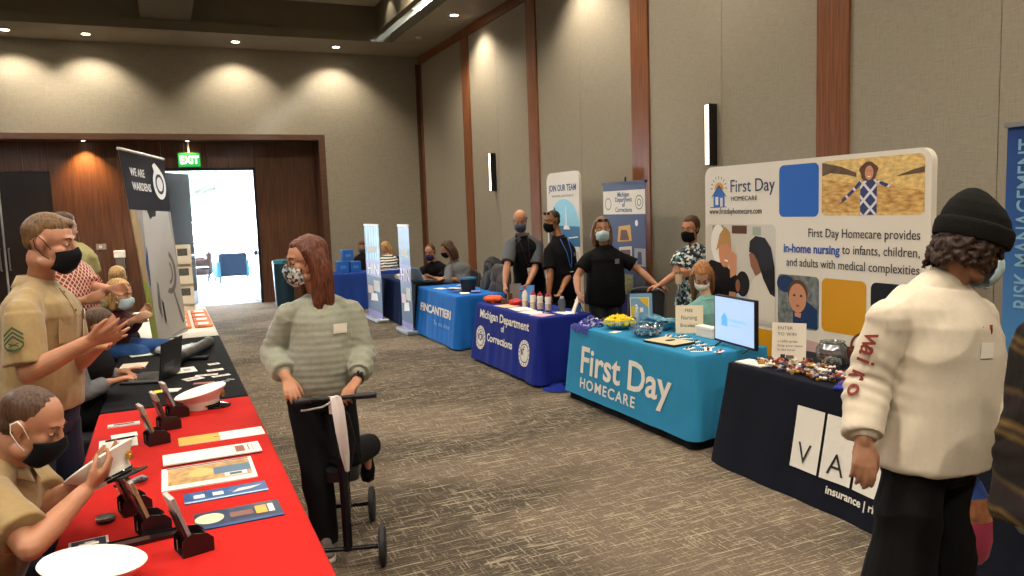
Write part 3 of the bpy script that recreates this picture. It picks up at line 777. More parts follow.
P = {
 'scooter_woman': {'head': (0.665, 4.136, 1.538), 'neck': (0.737, 4.137, 1.347), 'shR': (0.570, 4.150, 1.290), 'shL': (0.883, 4.118, 1.278), 'elR': (0.482, 4.218, 1.060), 'elL': (0.934, 4.068, 1.034), 'wrR': (0.516, 3.992, 0.953), 'wrL': (0.837, 3.835, 0.933), 'haR': (0.524, 3.880, 0.872), 'haL': (0.747, 3.759, 0.878), 'pel': (0.712, 4.143, 0.828), 'hipR': (0.622, 4.157, 0.783), 'hipL': (0.796, 4.121, 0.767), 'knR': (0.647, 4.085, 0.446), 'knL': (0.790, 4.016, 0.497), 'anR': (0.662, 4.041, 0.122), 'anL': (0.994, 4.410, 0.405)},
 'marine_standing': {'head': (-0.447, 3.825, 1.697), 'neck': (-0.517, 3.926, 1.535), 'shR': (-0.545, 3.642, 1.448), 'shL': (-0.442, 4.014, 1.442), 'elR': (-0.539, 3.587, 1.182), 'elL': (-0.415, 3.967, 1.138), 'wrR': (-0.302, 3.495, 1.305), 'wrL': (-0.288, 3.758, 1.248), 'haR': (-0.167, 3.439, 1.344), 'haL': (-0.171, 3.610, 1.279), 'pel': (-0.559, 3.922, 0.950), 'hipR': (-0.586, 3.820, 0.920), 'hipL': (-0.504, 3.998, 0.864), 'knR': (-0.596, 3.752, 0.478), 'knL': (-0.492, 3.972, 0.397)},
 'marine_seated': {'head': (-0.441, 2.930, 1.123), 'neck': (-0.541, 3.016, 0.999), 'shR': (-0.569, 2.838, 0.965), 'shL': (-0.525, 3.188, 0.925), 'elR': (-0.438, 2.651, 0.807), 'elL': (-0.441, 3.070, 0.797), 'wrR': (-0.299, 2.863, 0.893), 'wrL': (-0.293, 3.014, 0.886), 'haR': (-0.220, 2.900, 0.951), 'haL': (-0.228, 3.033, 0.927), 'pel': (-0.723, 3.205, 0.491)},
 'beanie_man': {'head': (2.479, 1.734, 1.598), 'neck': (2.396, 1.780, 1.482), 'shR': (2.191, 1.806, 1.390), 'shL': (2.517, 1.748, 1.382), 'elR': (2.142, 1.856, 1.156), 'elL': (2.603, 1.756, 1.118), 'wrR': (2.034, 1.775, 0.985), 'wrL': (2.499, 1.672, 0.939), 'haR': (2.012, 1.754, 0.908), 'haL': (2.464, 1.656, 0.859), 'pel': (2.352, 1.777, 0.899), 'hipR': (2.263, 1.769, 0.863), 'hipL': (2.438, 1.775, 0.832), 'knR': (2.149, 1.730, 0.464), 'knL': (2.358, 1.738, 0.391)},
 'striped_person': {'head': (2.248, 1.128, 1.656), 'neck': (2.194, 1.133, 1.482), 'shL': (2.168, 1.234, 1.305), 'shR': (2.156, 1.028, 1.382), 'elL': (2.079, 1.249, 1.091), 'elR': (2.228, 0.972, 1.169), 'wrL': (1.996, 1.159, 0.935), 'wrR': (2.099, 0.952, 0.979), 'pel': (2.113, 1.109, 0.956), 'hipL': (2.109, 1.154, 0.859), 'hipR': (2.080, 1.062, 0.902), 'knL': (2.001, 1.100, 0.443), 'knR': (2.093, 1.059, 0.440)},
 'bald': {'head': (3.840, 8.288, 1.630), 'neck': (3.870, 8.310, 1.451), 'shL': (4.044, 8.271, 1.313), 'shR': (3.742, 8.354, 1.338), 'elL': (3.960, 8.170, 1.061), 'elR': (3.620, 8.216, 1.103), 'wrL': (3.807, 8.054, 0.891), 'wrR': (3.544, 8.118, 0.905), 'haL': (3.726, 8.025, 0.806), 'haR': (3.506, 8.069, 0.819), 'pel': (4.007, 8.396, 0.814)},
 'polo': {'head': (4.091, 7.953, 1.609), 'neck': (4.162, 7.900, 1.422), 'shR': (3.991, 7.852, 1.295), 'shL': (4.306, 7.932, 1.298), 'elR': (3.959, 7.782, 1.038), 'elL': (4.237, 7.820, 1.017), 'wrL': (4.022, 7.622, 0.852), 'wrR': (3.909, 7.724, 0.818), 'haL': (3.952, 7.589, 0.770), 'haR': (3.883, 7.727, 0.740), 'pel': (4.171, 7.932, 0.768)},
 'mwoman': {'head': (4.092, 6.842, 1.529), 'neck': (4.133, 6.859, 1.352), 'shR': (3.932, 6.883, 1.260), 'shL': (4.295, 6.774, 1.244), 'elR': (3.808, 6.882, 1.052), 'elL': (4.443, 6.690, 1.084), 'wrR': (3.748, 6.761, 0.913), 'wrL': (4.525, 6.527, 0.945), 'haR': (3.735, 6.702, 0.829), 'haL': (4.597, 6.491, 0.912), 'pel': (4.119, 6.858, 0.814)},
 'nurse': {'head': (4.571, 6.021, 1.518), 'neck': (4.595, 5.993, 1.365), 'shR': (4.467, 6.042, 1.294), 'shL': (4.744, 5.916, 1.274), 'elR': (4.397, 6.028, 1.089), 'elL': (4.767, 5.932, 1.022), 'wrR': (4.260, 6.079, 0.999), 'wrL': (4.447, 5.865, 1.115), 'haR': (4.172, 6.117, 0.984), 'haL': (4.331, 5.861, 1.104), 'pel': (4.627, 6.028, 0.831)},
 'blonde': {'head': (4.263, 5.453, 1.127), 'neck': (4.290, 5.420, 0.943), 'shR': (4.135, 5.458, 0.863), 'shL': (4.459, 5.388, 0.843), 'elR': (4.056, 5.385, 0.678), 'elL': (4.403, 5.282, 0.658), 'wrR': (4.004, 5.235, 0.617), 'wrL': (4.141, 5.172, 0.595), 'haR': (4.016, 5.171, 0.583), 'haL': (4.062, 5.151, 0.581), 'pel': (4.343, 5.452, 0.461)},
 'laptop_man': {'head': (3.845, 11.752, 1.119), 'neck': (3.938, 11.801, 0.951), 'shR': (3.725, 11.777, 0.869), 'shL': (4.093, 11.722, 0.865), 'elR': (3.580, 11.659, 0.711), 'elL': (3.939, 11.548, 0.663), 'wrR': (3.468, 11.549, 0.758), 'wrL': (3.693, 11.445, 0.734), 'pel': (4.037, 11.811, 0.457)},
 'longhair_seated': {'head': (3.929, 11.171, 1.183), 'neck': (4.061, 11.200, 0.989), 'shR': (3.920, 11.089, 0.912), 'shL': (4.228, 11.171, 0.903), 'elR': (3.857, 10.984, 0.709), 'elL': (4.117, 11.032, 0.703), 'wrR': (3.637, 10.979, 0.770), 'wrL': (3.816, 10.951, 0.745), 'pel': (4.154, 11.155, 0.474)},
 'far_a': {'head': (3.678, 15.677, 1.081), 'neck': (3.686, 15.657, 0.938), 'shR': (3.568, 15.701, 0.860), 'shL': (3.792, 15.600, 0.852), 'pel': (3.659, 15.627, 0.571)},
 'far_b': {'head': (3.950, 14.894, 1.072), 'neck': (3.994, 14.858, 0.933), 'shR': (3.864, 14.910, 0.879), 'shL': (4.142, 14.894, 0.864), 'elR': (3.817, 14.692, 0.716), 'elL': (4.002, 14.716, 0.684), 'wrR': (3.611, 14.569, 0.755), 'wrL': (3.730, 14.510, 0.713), 'pel': (4.003, 14.814, 0.579)},
 'tan_back': {'head': (-0.704, 6.919, 1.741), 'neck': (-0.671, 6.890, 1.616), 'shL': (-0.542, 6.822, 1.526), 'shR': (-0.775, 7.036, 1.522), 'elL': (-0.531, 6.853, 1.359), 'elR': (-0.751, 6.889, 1.301), 'wrL': (-0.559, 6.691, 1.279), 'wrR': (-0.691, 6.740, 1.193), 'pel': (-0.626, 6.870, 1.135)},
 'red_print': {'head': (-0.672, 6.180, 1.664), 'neck': (-0.631, 6.147, 1.538), 'shR': (-0.665, 6.039, 1.429), 'shL': (-0.539, 6.258, 1.428), 'elR': (-0.618, 5.995, 1.223), 'elL': (-0.454, 6.098, 1.319), 'wrR': (-0.522, 5.956, 1.254), 'wrL': (-0.362, 5.892, 1.322), 'haL': (-0.299, 5.864, 1.327), 'pel': (-0.605, 6.183, 0.990)},
 'maroon': {'head': (-0.355, 7.030, 1.187), 'neck': (-0.433, 7.107, 1.079), 'shR': (-0.522, 7.028, 1.004), 'shL': (-0.354, 7.173, 0.998), 'elR': (-0.473, 6.991, 0.865), 'elL': (-0.306, 7.084, 0.894), 'wrR': (-0.270, 6.858, 0.985), 'wrL': (-0.227, 6.951, 1.003), 'haR': (-0.209, 6.834, 1.015), 'haL': (-0.195, 6.941, 1.035), 'pel': (-0.515, 7.160, 0.737)},
 'blonde_back': {'head': (-0.427, 8.169, 1.235), 'neck': (-0.488, 8.182, 1.115), 'shR': (-0.562, 8.207, 1.042), 'shL': (-0.413, 8.249, 1.026), 'pel': (-0.574, 8.289, 0.745)},
 'typist': {'head': (-0.397, 5.280, 1.136), 'neck': (-0.476, 5.358, 1.028), 'shR': (-0.531, 5.213, 0.983), 'shL': (-0.432, 5.442, 0.966), 'elR': (-0.515, 5.181, 0.768), 'elL': (-0.415, 5.468, 0.780), 'wrR': (-0.369, 5.284, 0.797), 'wrL': (-0.307, 5.425, 0.820), 'haR': (-0.275, 5.299, 0.814), 'haL': (-0.236, 5.396, 0.849), 'pel': (-0.585, 5.416, 0.621)},
}
# ------------------------------------------------------------------ the people
K_khaki = mat('khaki_cloth', '#8f764a', .8, var=.06, scale=60, sheen=.2)
K_blue = mat('dress_blue_trousers', '#10172e', .85, var=.1, scale=40)
K_black = mat('black_cloth', '#0c0c0e', .9, var=.15, scale=50, spec=.2)
K_charcoal = mat('charcoal_cloth', '#1a1b20', .9, var=.15, scale=50)
K_polo = mat('black_polo', '#0b0b0e', .9, var=.2, scale=60, spec=.2)
K_mask_black = mat('black_mask', '#0b0b0e', .85, spec=.2)
K_mask_blue = mat('surgical_mask', '#b0cad0', .8, var=.05, scale=30)
K_mask_navy = mat('navy_mask', '#3b4a63', .8, var=.15, scale=40)
K_white = mat('white_fabric', '#e9e6df', .7)
K_sage = mat('sage_jersey', '#868878', .85, var=.07, scale=90, sheen=.2)
K_cream = mat('cream_jersey', '#cdc2ae', .85, var=.03, scale=60, sheen=.15)
K_grey = mat('grey_knit', '#6b6d70', .85, var=.12, scale=70)
K_gold = mat('gold_metal', '#c9a24a', .3, 1)
def hairmat(n, c, c2, rough=.5):
    return mat('hair_'+n, c, rough, var=.4, scale=60, stretch=(2, 2, .25), col2=c2, spec=.35)
H_fair = hairmat('sandy', '#4a341f', '#77562f'); H_dark = hairmat('dark', '#17110e', '#2e221b'); H_aub = hairmat('auburn', '#3a1c11', '#74402a')
H_blonde = hairmat('blonde', '#8c6537', '#cda56a'); H_brown = hairmat('brown', '#2f1e14', '#5a3d28'); H_grey = hairmat('grey', '#5d5247', '#80705e')
H_ging = hairmat('strawberry', '#7e4c27', '#c28750')

def floral(name, base, cols, scale=38):
    m = mat(name, base, .8); nt, b = nodes_of(m); tc = nt.nodes.new('ShaderNodeTexCoord')
    v = nt.nodes.new('ShaderNodeTexVoronoi'); v.inputs['Scale'].default_value = scale; nt.links.new(tc.outputs['Object'], v.inputs['Vector'])
    r = nt.nodes.new('ShaderNodeValToRGB'); r.color_ramp.interpolation = 'CONSTANT'
    sep = nt.nodes.new('ShaderNodeSeparateColor'); nt.links.new(v.outputs['Color'], sep.inputs[0]); nt.links.new(sep.outputs[0], r.inputs[0])
    r.color_ramp.elements[0].color = srgb(cols[0]); r.color_ramp.elements[0].position = 0
    r.color_ramp.elements[1].color = srgb(cols[1]); r.color_ramp.elements[1].position = .35
    for i, c in enumerate(cols[2:]): e = r.color_ramp.elements.new(.55+.18*i); e.color = srgb(c)
    nt.links.new(r.outputs[0], b.inputs['Base Color']); return m
K_floralmask = floral('floral_mask', '#333333', ['#1b1d22', '#8f9a98', '#51606b', '#c8b9ab'], 70)
K_scrub = floral('floral_scrub', '#222833', ['#15181f', '#7f98a0', '#3a5663', '#c9cfc9'], 42)
def lattice(name, c1, c2, scale=14):
    m = mat(name, c1, .8); nt, b = nodes_of(m); N = nt.nodes
    tc = N.new('ShaderNodeTexCoord'); sx = N.new('ShaderNodeSeparateXYZ'); nt.links.new(tc.outputs['Object'], sx.inputs[0])
    def M_(op, a, c=None):
        n = N.new('ShaderNodeMath'); n.operation = op
        for i, q in enumerate((a, c)):
            if q is None: continue
            if isinstance(q, (int, float)): n.inputs[i].default_value = q
            else: nt.links.new(q, n.inputs[i])
        return n.outputs[0]
    u = M_('ADD', sx.outputs[0], sx.outputs[1]); a = M_('MULTIPLY', M_('ADD', u, sx.outputs[2]), scale*3); c = M_('MULTIPLY', M_('SUBTRACT', u, sx.outputs[2]), scale*3)
    d = M_('MINIMUM', M_('ABSOLUTE', M_('SINE', a)), M_('ABSOLUTE', M_('SINE', c)))
    mx = N.new('ShaderNodeMix'); mx.data_type = 'RGBA'; mx.inputs[6].default_value = srgb(c2); mx.inputs[7].default_value = srgb(c1)
    nt.links.new(M_('GREATER_THAN', d, .35), mx.inputs[0]); nt.links.new(mx.outputs[2], b.inputs['Base Color']); return m
K_redprint = lattice('red_lattice_print', '#8f3022', '#cdb49c', 24)
def hoops(name, cols, per, axis=2, soft=.02):
    """horizontal woven or knitted bands along the height of the garment"""
    m = mat(name, cols[0][1], .95, spec=.2); nt, b = nodes_of(m); N = nt.nodes
    tc = N.new('ShaderNodeTexCoord'); sx = N.new('ShaderNodeSeparateXYZ'); n = N.new('ShaderNodeTexNoise'); n.inputs['Scale'].default_value = 5
    nt.links.new(tc.outputs['Object'], sx.inputs[0]); nt.links.new(tc.outputs['Object'], n.inputs['Vector'])
    a = N.new('ShaderNodeMath'); a.operation = 'MULTIPLY_ADD'; a.inputs[1].default_value = .06; nt.links.new(n.outputs['Fac'], a.inputs[0]); nt.links.new(sx.outputs[axis], a.inputs[2])
    d = N.new('ShaderNodeMath'); d.operation = 'DIVIDE'; d.inputs[1].default_value = per; nt.links.new(a.outputs[0], d.inputs[0])
    f = N.new('ShaderNodeMath'); f.operation = 'FRACT'; nt.links.new(d.outputs[0], f.inputs[0])
    r = N.new('ShaderNodeValToRGB'); r.color_ramp.elements[0].position, r.color_ramp.elements[0].color = cols[0][0], srgb(cols[0][1])
    r.color_ramp.elements[1].position, r.color_ramp.elements[1].color = cols[-1][0], srgb(cols[-1][1])
    for p, c in cols[1:-1]: e = r.color_ramp.elements.new(p); e.color = srgb(c)
    nt.links.new(f.outputs[0], r.inputs[0]); nt.links.new(r.outputs[0], b.inputs['Base Color']); return m
K_striped = hoops('striped_fleece', [(0, '#1c1714'), (.26, '#241d18'), (.32, '#5b4826'), (.37, '#2b221b'), (.42, '#5f4a27'), (.48, '#1d1816'), (.72, '#2a1f20'), (.78, '#4b3c22'), (.84, '#1d191a'), (1, '#1c1714')], .22)
K_greenstripe = hoops('green_white_stripe', [(0, '#e4e1d8'), (.45, '#e4e1d8'), (.5, '#33463a'), (1, '#33463a')], .05)

def collar(h, m, open_=.03, w=.062, r=.074):
    """turned-down shirt collar with two points"""
    J = h.J; c = h.spine(.985); ax = nrm(J['neck']-J['pel']*1.0); B = np.array([h.rsh, h.fw, (0, 0, 1)]); g = G(); n = 22
    inner = []; outer = []
    for i in range(n):
        a = math.radians(-72)+math.radians(324)*i/(n-1)+PI/2+math.radians(-90+0)
        a = math.radians(90+14)+math.radians(332)*i/(n-1)
        x, y = math.cos(a), math.sin(a); pt = abs(i-(n-1)/2)/((n-1)/2)
        top = A((x*r, y*r*.95-.01, .035-.03*max(0, y)))*h.s; dr = .022+.014*pt**3; low = A((x*(r+dr), y*(r+dr)-.01, -.012-.03*max(0, y)-w*.55*pt**4))*h.s
        inner.append(c+top @ B); outer.append(c+low @ B)
    vs = inner+outer; k = .004; v2 = [p-A((0, 0, k)) for p in vs]
    fs = [(i, i+1, n+i+1, n+i) for i in range(n-1)]; fs2 = [tuple(2*n+q for q in f[::-1]) for f in fs]
    rim = [(i, i+1, 2*n+i+1, 2*n+i) for i in range(n-1)]+[(n+i, n+i+1, 3*n+i+1, 3*n+i) for i in range(n-1)]+[(0, n, 3*n, 2*n), (n-1, 2*n-1, 4*n-1, 3*n-1)]
    g.add(vs+v2, fs+fs2+rim); return h.add('collar', g, m)

def lanyard(h, m, tagm, t=.45, w=.055, hh=.085):
    pts = []
    for x, tt in ((.055, .98), (.05, .9), (.035, .75), (.015, .55), (0, t)): pts.append(h.surf(x, tt, .006, .022)[0])
    for x, tt in ((-.015, .55), (-.035, .75), (-.05, .9), (-.055, .98)): pts.append(h.surf(x, tt, .006, .022)[0])
    o = h.chain('lanyard', pts, .005, m); h.badge('badge', 0, t-.07, w, hh, tagm, .014, parent=o); return o

# ---- the woman with the knee scooter
h = Human('scooter_woman', P['scooter_woman'], (-.97, -.18, -.10), 'woman in a sage ribbed sweater and flowered mask standing at the knee scooter', 'pink', .97, 1.02, .03, headscale=1.05,
          hands={'R': dict(n=(.2, -.3, -1), side=(1, -.2, .3), curl=.55), 'L': dict(n=(-.2, -.3, -1), side=(-1, .2, .3), curl=.9)}, voxel=.0058)
W1 = h
rib = lambda co, no: .0008*np.sign(np.sin(co[:, 2]*2*PI/.034+1.0))*np.abs(np.sin(co[:, 2]*2*PI/.034+1.0))**.6
m = K_sage
o = h.top(m, 1.76, .018, -.02, .0, .012, .009, 3, cuff=.010, voxel=.0062, name='sweater', sle=.022, bulk=.004)
displace(o.data, rib)
h.cuffs(m, 1.80, .030, .07)
h.trousers(K_black, .016, .14, wide=.010, ankle=.085); h.shoes(mat('grey_trainer', '#6c665f', .8), mat('trainer_sole', '#b9b2a8', .7), 'R'); h.shoes(K_black, None, 'L')
g = G(); kn, an = h.J['knL'], h.J['anL']; g.cone(kn, an+nrm(an-kn)*.075, .085, .074, 20, rnd=True); h.add('trouser_leg', g, K_black, .008, 3)
h.hair(H_aub, 'long', 4, .215)
h.mask(K_floralmask, K_black); h.glasses(M_dkmetal)
h.badge('name_badge', -.085, .70, .080, .050, mat('paper_tag', '#e6dfd0', .7), .012)
pts = [h.surf(x, t, .004, .022)[0] for x, t in ((.05, .97), (.03, .90), (.0, .80), (-.03, .90), (-.05, .97))]
h.chain('necklace', pts, .0012, K_gold)
wr = P['scooter_woman']['wrL']; el = P['scooter_woman']['elL']; wr = A(wr); el = A(el); d = nrm(wr-el)
g = G(); g.cone(wr-d*.030, wr-d*.006, .033, .032, 18); o = h.add('smart_watch', g, M_black)
g = G(); q = nrm(A((-.1, -1, .3))-d*(A((-.1, -1, .3))@d)); g.box((-.016, -.018, 0), (.016, .018, .009), frame(wr-d*.018+q*.031, np.cross(d, q), d), bev=.003); h.add('watch_face', g, mat('watch_glass', '#101216', .1), parent=o)

# ---- standing uniformed man
h = Human('marine', P['marine_standing'], (.96, -.24, -.16), 'standing man in a khaki uniform shirt and black mask, both hands raised', 'pink', 1.02, 1.08, .0,
          hands={'R': dict(n=(.1, .75, .6), side=(-.2, -.2, 1), curl=.28, spread=.3, thumb=.1), 'L': dict(n=(-.1, -.6, .7), side=(-.3, .1, 1), curl=.3, spread=.25, thumb=.1)}, voxel=.0055)
M1 = h
h.top(K_khaki, .86, .018, .04, .0, .02, .007, 8, voxel=.0062, sle=.026)
collar(h, K_khaki); h.trousers(K_blue, .014, .08); h.shoes(M_black); h.belt(M_black, .075, .024, .035)
h.hair(H_fair, 'short', 5, label='short sandy hair clipped at the sides'); h.mask(K_mask_black)
def chevrons(h, q, label=None):
    sh, el = h.J['sh'+q], h.J['el'+q]; d = nrm(el-sh); out = nrm(h.rt*(1 if q == 'R' else -1)*.6-A((.25, .85, 0))*.75 - 0); out = nrm(out-d*(out@d)); r_ = np.cross(out, d)
    g = G(); M = K_chev; mats = [mat('chevron_green', '#27401f', .8), K_khaki]
    c = sh+d*.135*h.s; R = .083*h.s*h.build
    def pt(x, y, lift):      # wrap on the sleeve
        a = x/R; return tuple(c - d*y + (out*math.cos(a)+r_*math.sin(a))*(R+lift))
    def strip(P0, P1, w, lift=.003, n=8):
        vs = []
        for i in range(n+1):
            t = i/n; x = P0[0]+(P1[0]-P0[0])*t; y = P0[1]+(P1[1]-P0[1])*t
            vs += [pt(x, y+w/2, lift), pt(x, y-w/2, lift)]
        g.add(vs, [(2*i, 2*i+1, 2*i+3, 2*i+2) for i in range(n)])
    for k in range(3): strip((-.036, -.004+k*.017-.012), (0, .026+k*.017-.012), .010); strip((0, .026+k*.017-.012), (.036, -.004+k*.017-.012), .010)
    g2 = [(-.036, -.020), (-.024, -.036), (0, -.043), (.024, -.036), (.036, -.020)]
    for a, b in zip(g2, g2[1:]): strip(a, b, .010)
    strip((-.018, -.014), (.018, -.026), .005); strip((-.018, -.026), (.018, -.014), .005)
    return h.add('rank_chevrons', g, mats[0])
K_chev = None
chevrons(h, 'R')
o, F = h.badge('chest_pocket', -.085, .66, .11, .12, K_khaki, .006)
g = G(); g.prism([(-.058, .035), (.058, .035), (.058, .062), (-.058, .062)], F, .006); g.prism([(-.058, .036), (0, .018), (.058, .036)], F, .006); h.add('pocket_flap', g, K_khaki, parent=o)
o, F = h.badge('name_tape', -.085, .775, .06, .014, M_black, .010)
o, F = h.badge('chest_pocket', .085, .66, .11, .12, K_khaki, .006)
g = G()
for t in np.linspace(.25, .92, 6):
    g = G(); g.ell(h.surf(0, t, .002, .022)[0], .006, None, 8); h.add('button', g, mat('horn_button', '#6b4c28', .4))
pts = [h.surf(.012, t, .004, .020)[0] for t in np.linspace(.12, .95, 12)]; h.chain('placket', pts, .0035, K_khaki)

# ---- seated uniformed man with the cap in his hands
h = Human('marine2', P['marine_seated'], (.88, -.30, -.42), 'seated man in a khaki uniform shirt and black mask holding a peaked cap', 'pink', 1.0, 1.06, 0, seat=True, fwd=(.95, -.3, 0),
          hands={'R': dict(n=(.1, .5, .7), side=(.3, .5, .8), curl=.75, thumb=.8), 'L': dict(n=(.1, -.6, .6), side=(.3, -.2, .9), curl=.7, thumb=.8)}, voxel=.0055)
M2 = h
h.top(K_khaki, .80, .018, -.02, .0, .02, .007, 18, voxel=.0062, sle=.026); collar(h, K_khaki); h.trousers(K_blue, .014, .06); h.shoes(M_black)
h.hair(H_brown, 'buzz', 6, label='closely shaved brown hair'); h.mask(K_mask_black, K_white); chevrons(h, 'R')

# ---- man in the beanie
h = Human('beanie', P['beanie_man'], (.90, -.20, -.30), 'man in a cream long-sleeved shirt, black trousers and dark knitted beanie looking down', 'light', 1.03, 1.02, .01,
          hands={'R': dict(n=(.5, .8, 0), side=(-.3, -.9, -.1), curl=.55, thumb=.7, spread=.02), 'L': dict(n=(-.5, .8, 0), side=(-.3, -.8, 0), curl=.9, thumb=.8)}, voxel=.0055, fwd=(.15, -1, 0), sw=.345)
B1 = h
h.top(K_cream, 1.93, tt=.95, e=.034, hem=-.07, flare=.08, loose=.010, fold=.017, seed=28, voxel=.0065, name='shirt', sle=.022, foldf=(10, 10, 6), bulk=.004)
h.cuffs(K_cream, 1.95, .034, .055)
g = G(); c = h.spine(.955); g.tube([c+A((math.cos(a)*.080, math.sin(a)*.074, .004+.016*math.sin(a))) for a in np.linspace(0, 2*PI, 25)], .008, 8, cap=False); h.add('neckband', g, K_cream)
h.trousers(mat('black_trousers', '#0b0a09', .9, var=.2, scale=40, spec=.2), .012, .0, wide=.036, fold=.012); h.shoes(M_black)
def curls(g, h):
    r = random.Random(4)
    for i in range(230):
        a = r.uniform(-2.7, 2.7); face = abs(a) > 1.9
        z = r.uniform(.0, .045) if face else r.uniform(-.05, .035); L_ = r.uniform(.018, .035) if face else r.uniform(.035, .062)
        R0 = .088; ph = r.uniform(0, 6.28); am = r.uniform(.006, .010); tw = r.choice((-1, 1))*r.uniform(1.2, 1.9); pts = []
        for k in range(9):
            t = k/8; rr_ = R0+am*math.cos(ph+tw*2*PI*t)+.010*t; aa = a+am*8*math.sin(ph+tw*2*PI*t)
            pts.append(h.P(math.sin(aa)*rr_*.95, -.02-math.cos(aa)*rr_*1.10, z-L_*t))
        g.tube([A(p) for p in pts], .0050, 6)
h.hair(hairmat('curly_brown', '#170d08', '#3a2216'), 'curls', 9, extra=curls, thick=.002, label='collar-length curly brown hair')
g = G(); B = h.B; S_ = h.hs
prof = [(-.012, 1.0, 0), (.03, 1.02, 0), (.065, .96, -.004), (.098, .80, -.012), (.122, .56, -.022), (.140, .30, -.03), (.147, .08, -.033)]
R_ = [g.ringpts(h.P(0, -.012+yo, .032+z), B[0], B[1], .098*k, .121*k, 36) for z, k, yo in prof]; g.loft(R_)
K_beanie = mat('charcoal_knit', '#141311', .95, var=.15, scale=120, spec=.2, bump=.4, bscale=220)
o = h.add('beanie', g, K_beanie, .005, 3, (lambda n: (lambda co, no: n(co)*.004))(wnoise(5, (22, 22, 14))))
g = G(); R_ = [g.ringpts(h.P(0, -.010, .030+z), B[0], B[1], .097+dr, .121+dr, 40) for z, dr in ((-.022, .001), (-.022, .008), (.0, .012), (.028, .012), (.040, .007), (.041, .0))]; g.loft(R_); h.add('cuff', g, K_beanie, .005, 3, parent=o)
h.mask(K_mask_blue, K_white, pleats=True)
# printed letters down the right sleeve and the mark on the chest, the paper tag
def sleeve_text(h, s, q, t0, size, m, step, outv, sle=.03):
    sh, el, wr = h.J['sh'+q], h.J['el'+q], h.J['wr'+q]; L1 = np.linalg.norm(el-sh)
    for i, ch in enumerate(s):
        d_ = t0+i*step
        if d_ < L1: c = sh+nrm(el-sh)*d_; d = nrm(el-sh); rad = .052*h.s+sle
        else: c = el+nrm(wr-el)*(d_-L1); d = nrm(wr-el); rad = .045*h.s+sle
        out = nrm(outv-d*(A(outv)@d)); 
        F = frame(c+out*(rad+.002), tuple(d), tuple(np.cross(out, d)))
        def wrap(co, c=c, d=d, out=out, rad=rad):
            l = np.array(co)-c; a = l@d; t = np.cross(out, d); b = l@t; k = l@out-rad; an = b/rad
            return Vector(c+d*a+(out*math.cos(an)+t*math.sin(an))*(rad+k))
        o = text('sleeve_letter', ch, size, m, F, -size*.3, -size*.35, .004, h.root, warp=wrap, bold=.001)
        W = parent_world(h.root)
        o.data.transform(Matrix.Identity(4))
    return
M_redprint = mat('sleeve_print', '#7c3026', .8)
sleeve_text(h, 'wairio', 'R', .10, .085, M_redprint, .044, (-.93, -.36, 0))
o, F = h.badge('chest_print', -.055, .74, .03, .02, M_redprint, .001, .030)
g = G()
for (a, b, w_) in (((-.028, .012), (-.006, -.010), .011), ((-.006, -.010), (.004, -.002), .006), ((.016, .020), (.020, -.004), .009), ((.020, -.004), (.012, -.020), .008)):
    ax_ = A(a); bx = A(b); n_ = nrm(A((-(bx-ax_)[1], (bx-ax_)[0])))*w_/2; g.prism([tuple(ax_+n_), tuple(ax_-n_), tuple(bx-n_), tuple(bx+n_)], F, .004)
h.add('wing_print', g, M_redprint, parent=o)
h.badge('paper_tag', -.035, .635, .055, .05, mat('paper_white', '#e9e3d6', .7), .006, .034)

# ---- striped fleece at the right edge
h = Human('striped', P['striped_person'], (-.2, .95, -.1), 'person in a brown striped fleece and pale jeans at the right edge', 'light', 1.0, 1.2, .03, voxel=.008, sw=.37, fwd=(-.5, .8, 0))
h.top(K_striped, 1.9, .05, -.10, .1, .03, .012, 31, name='fleece', sle=.045, bulk=.01); h.trousers(mat('pale_jeans', '#7d827c', .85, var=.1, scale=40), .03, .02, wide=.02); h.shoes(M_black)
h.hair(H_brown, 'short', 8)

# ---- corrections staff
h = Human('bald', P['bald'], (-.42, -.80, -.42), 'bald man in a black and grey polo and navy mask leaning on the table', 'pink', 1.0, 1.08, .01, voxel=.008, hands={'R': dict(curl=.7), 'L': dict(curl=.7)}, fwd=(-.75, -.66, 0))
h.top(K_polo, .85, .018, -.1, .05, .02, .006, 41, sle=.022); h.trousers(K_charcoal); h.shoes(M_black); h.mask(K_mask_navy); h.hair(H_grey, 'bald', 3)
collar(h, K_charcoal); lanyard(h, M_black, K_white)
for q in 'RL':
    sh, el = h.J['sh'+q], h.J['el'+q]; g = G(); g.cone(sh-(el-sh)*.02, sh+(el-sh)*.84, .078, .080, 18); g.ell(sh, .078); g.cone(h.spine(.95), sh, .074, .078, rnd=True); h.add('grey_sleeve_panel', g, mat('grey_sleeve', '#4b4e54', .8), .009, 3, label='charcoal grey shoulder panel')
h = Human('polo', P['polo'], (-.93, -.25, -.12), 'dark-haired man in a black polo with sunglasses on his head beside the bald man', 'tan', 1.0, 1.10, .03, voxel=.008, hands={'R': dict(curl=.6), 'L': dict(curl=.7)})
h.top(K_polo, .85, .018, -.1, .05, .02, .006, 42, sle=.022); h.trousers(K_charcoal); h.shoes(M_black); h.mask(K_mask_black); h.hair(H_dark, 'buzz', 3); collar(h, K_polo); lanyard(h, mat('blue_strap', '#2b62b0', .7), K_white, .42); h.on_head_glasses(M_black)
h.badge('shirt_crest', -.09, .70, .045, .045, mat('grey_crest', '#6f7478', .7), .006, .022)
h = Human('mwoman', P['mwoman'], (-.40, -.90, -.06), 'woman in a black polo and pale surgical mask standing before the corrections banner', 'pink', .97, 1.06, .025, voxel=.008, sw=.36, hands={'R': dict(curl=.5), 'L': dict(curl=.6)})
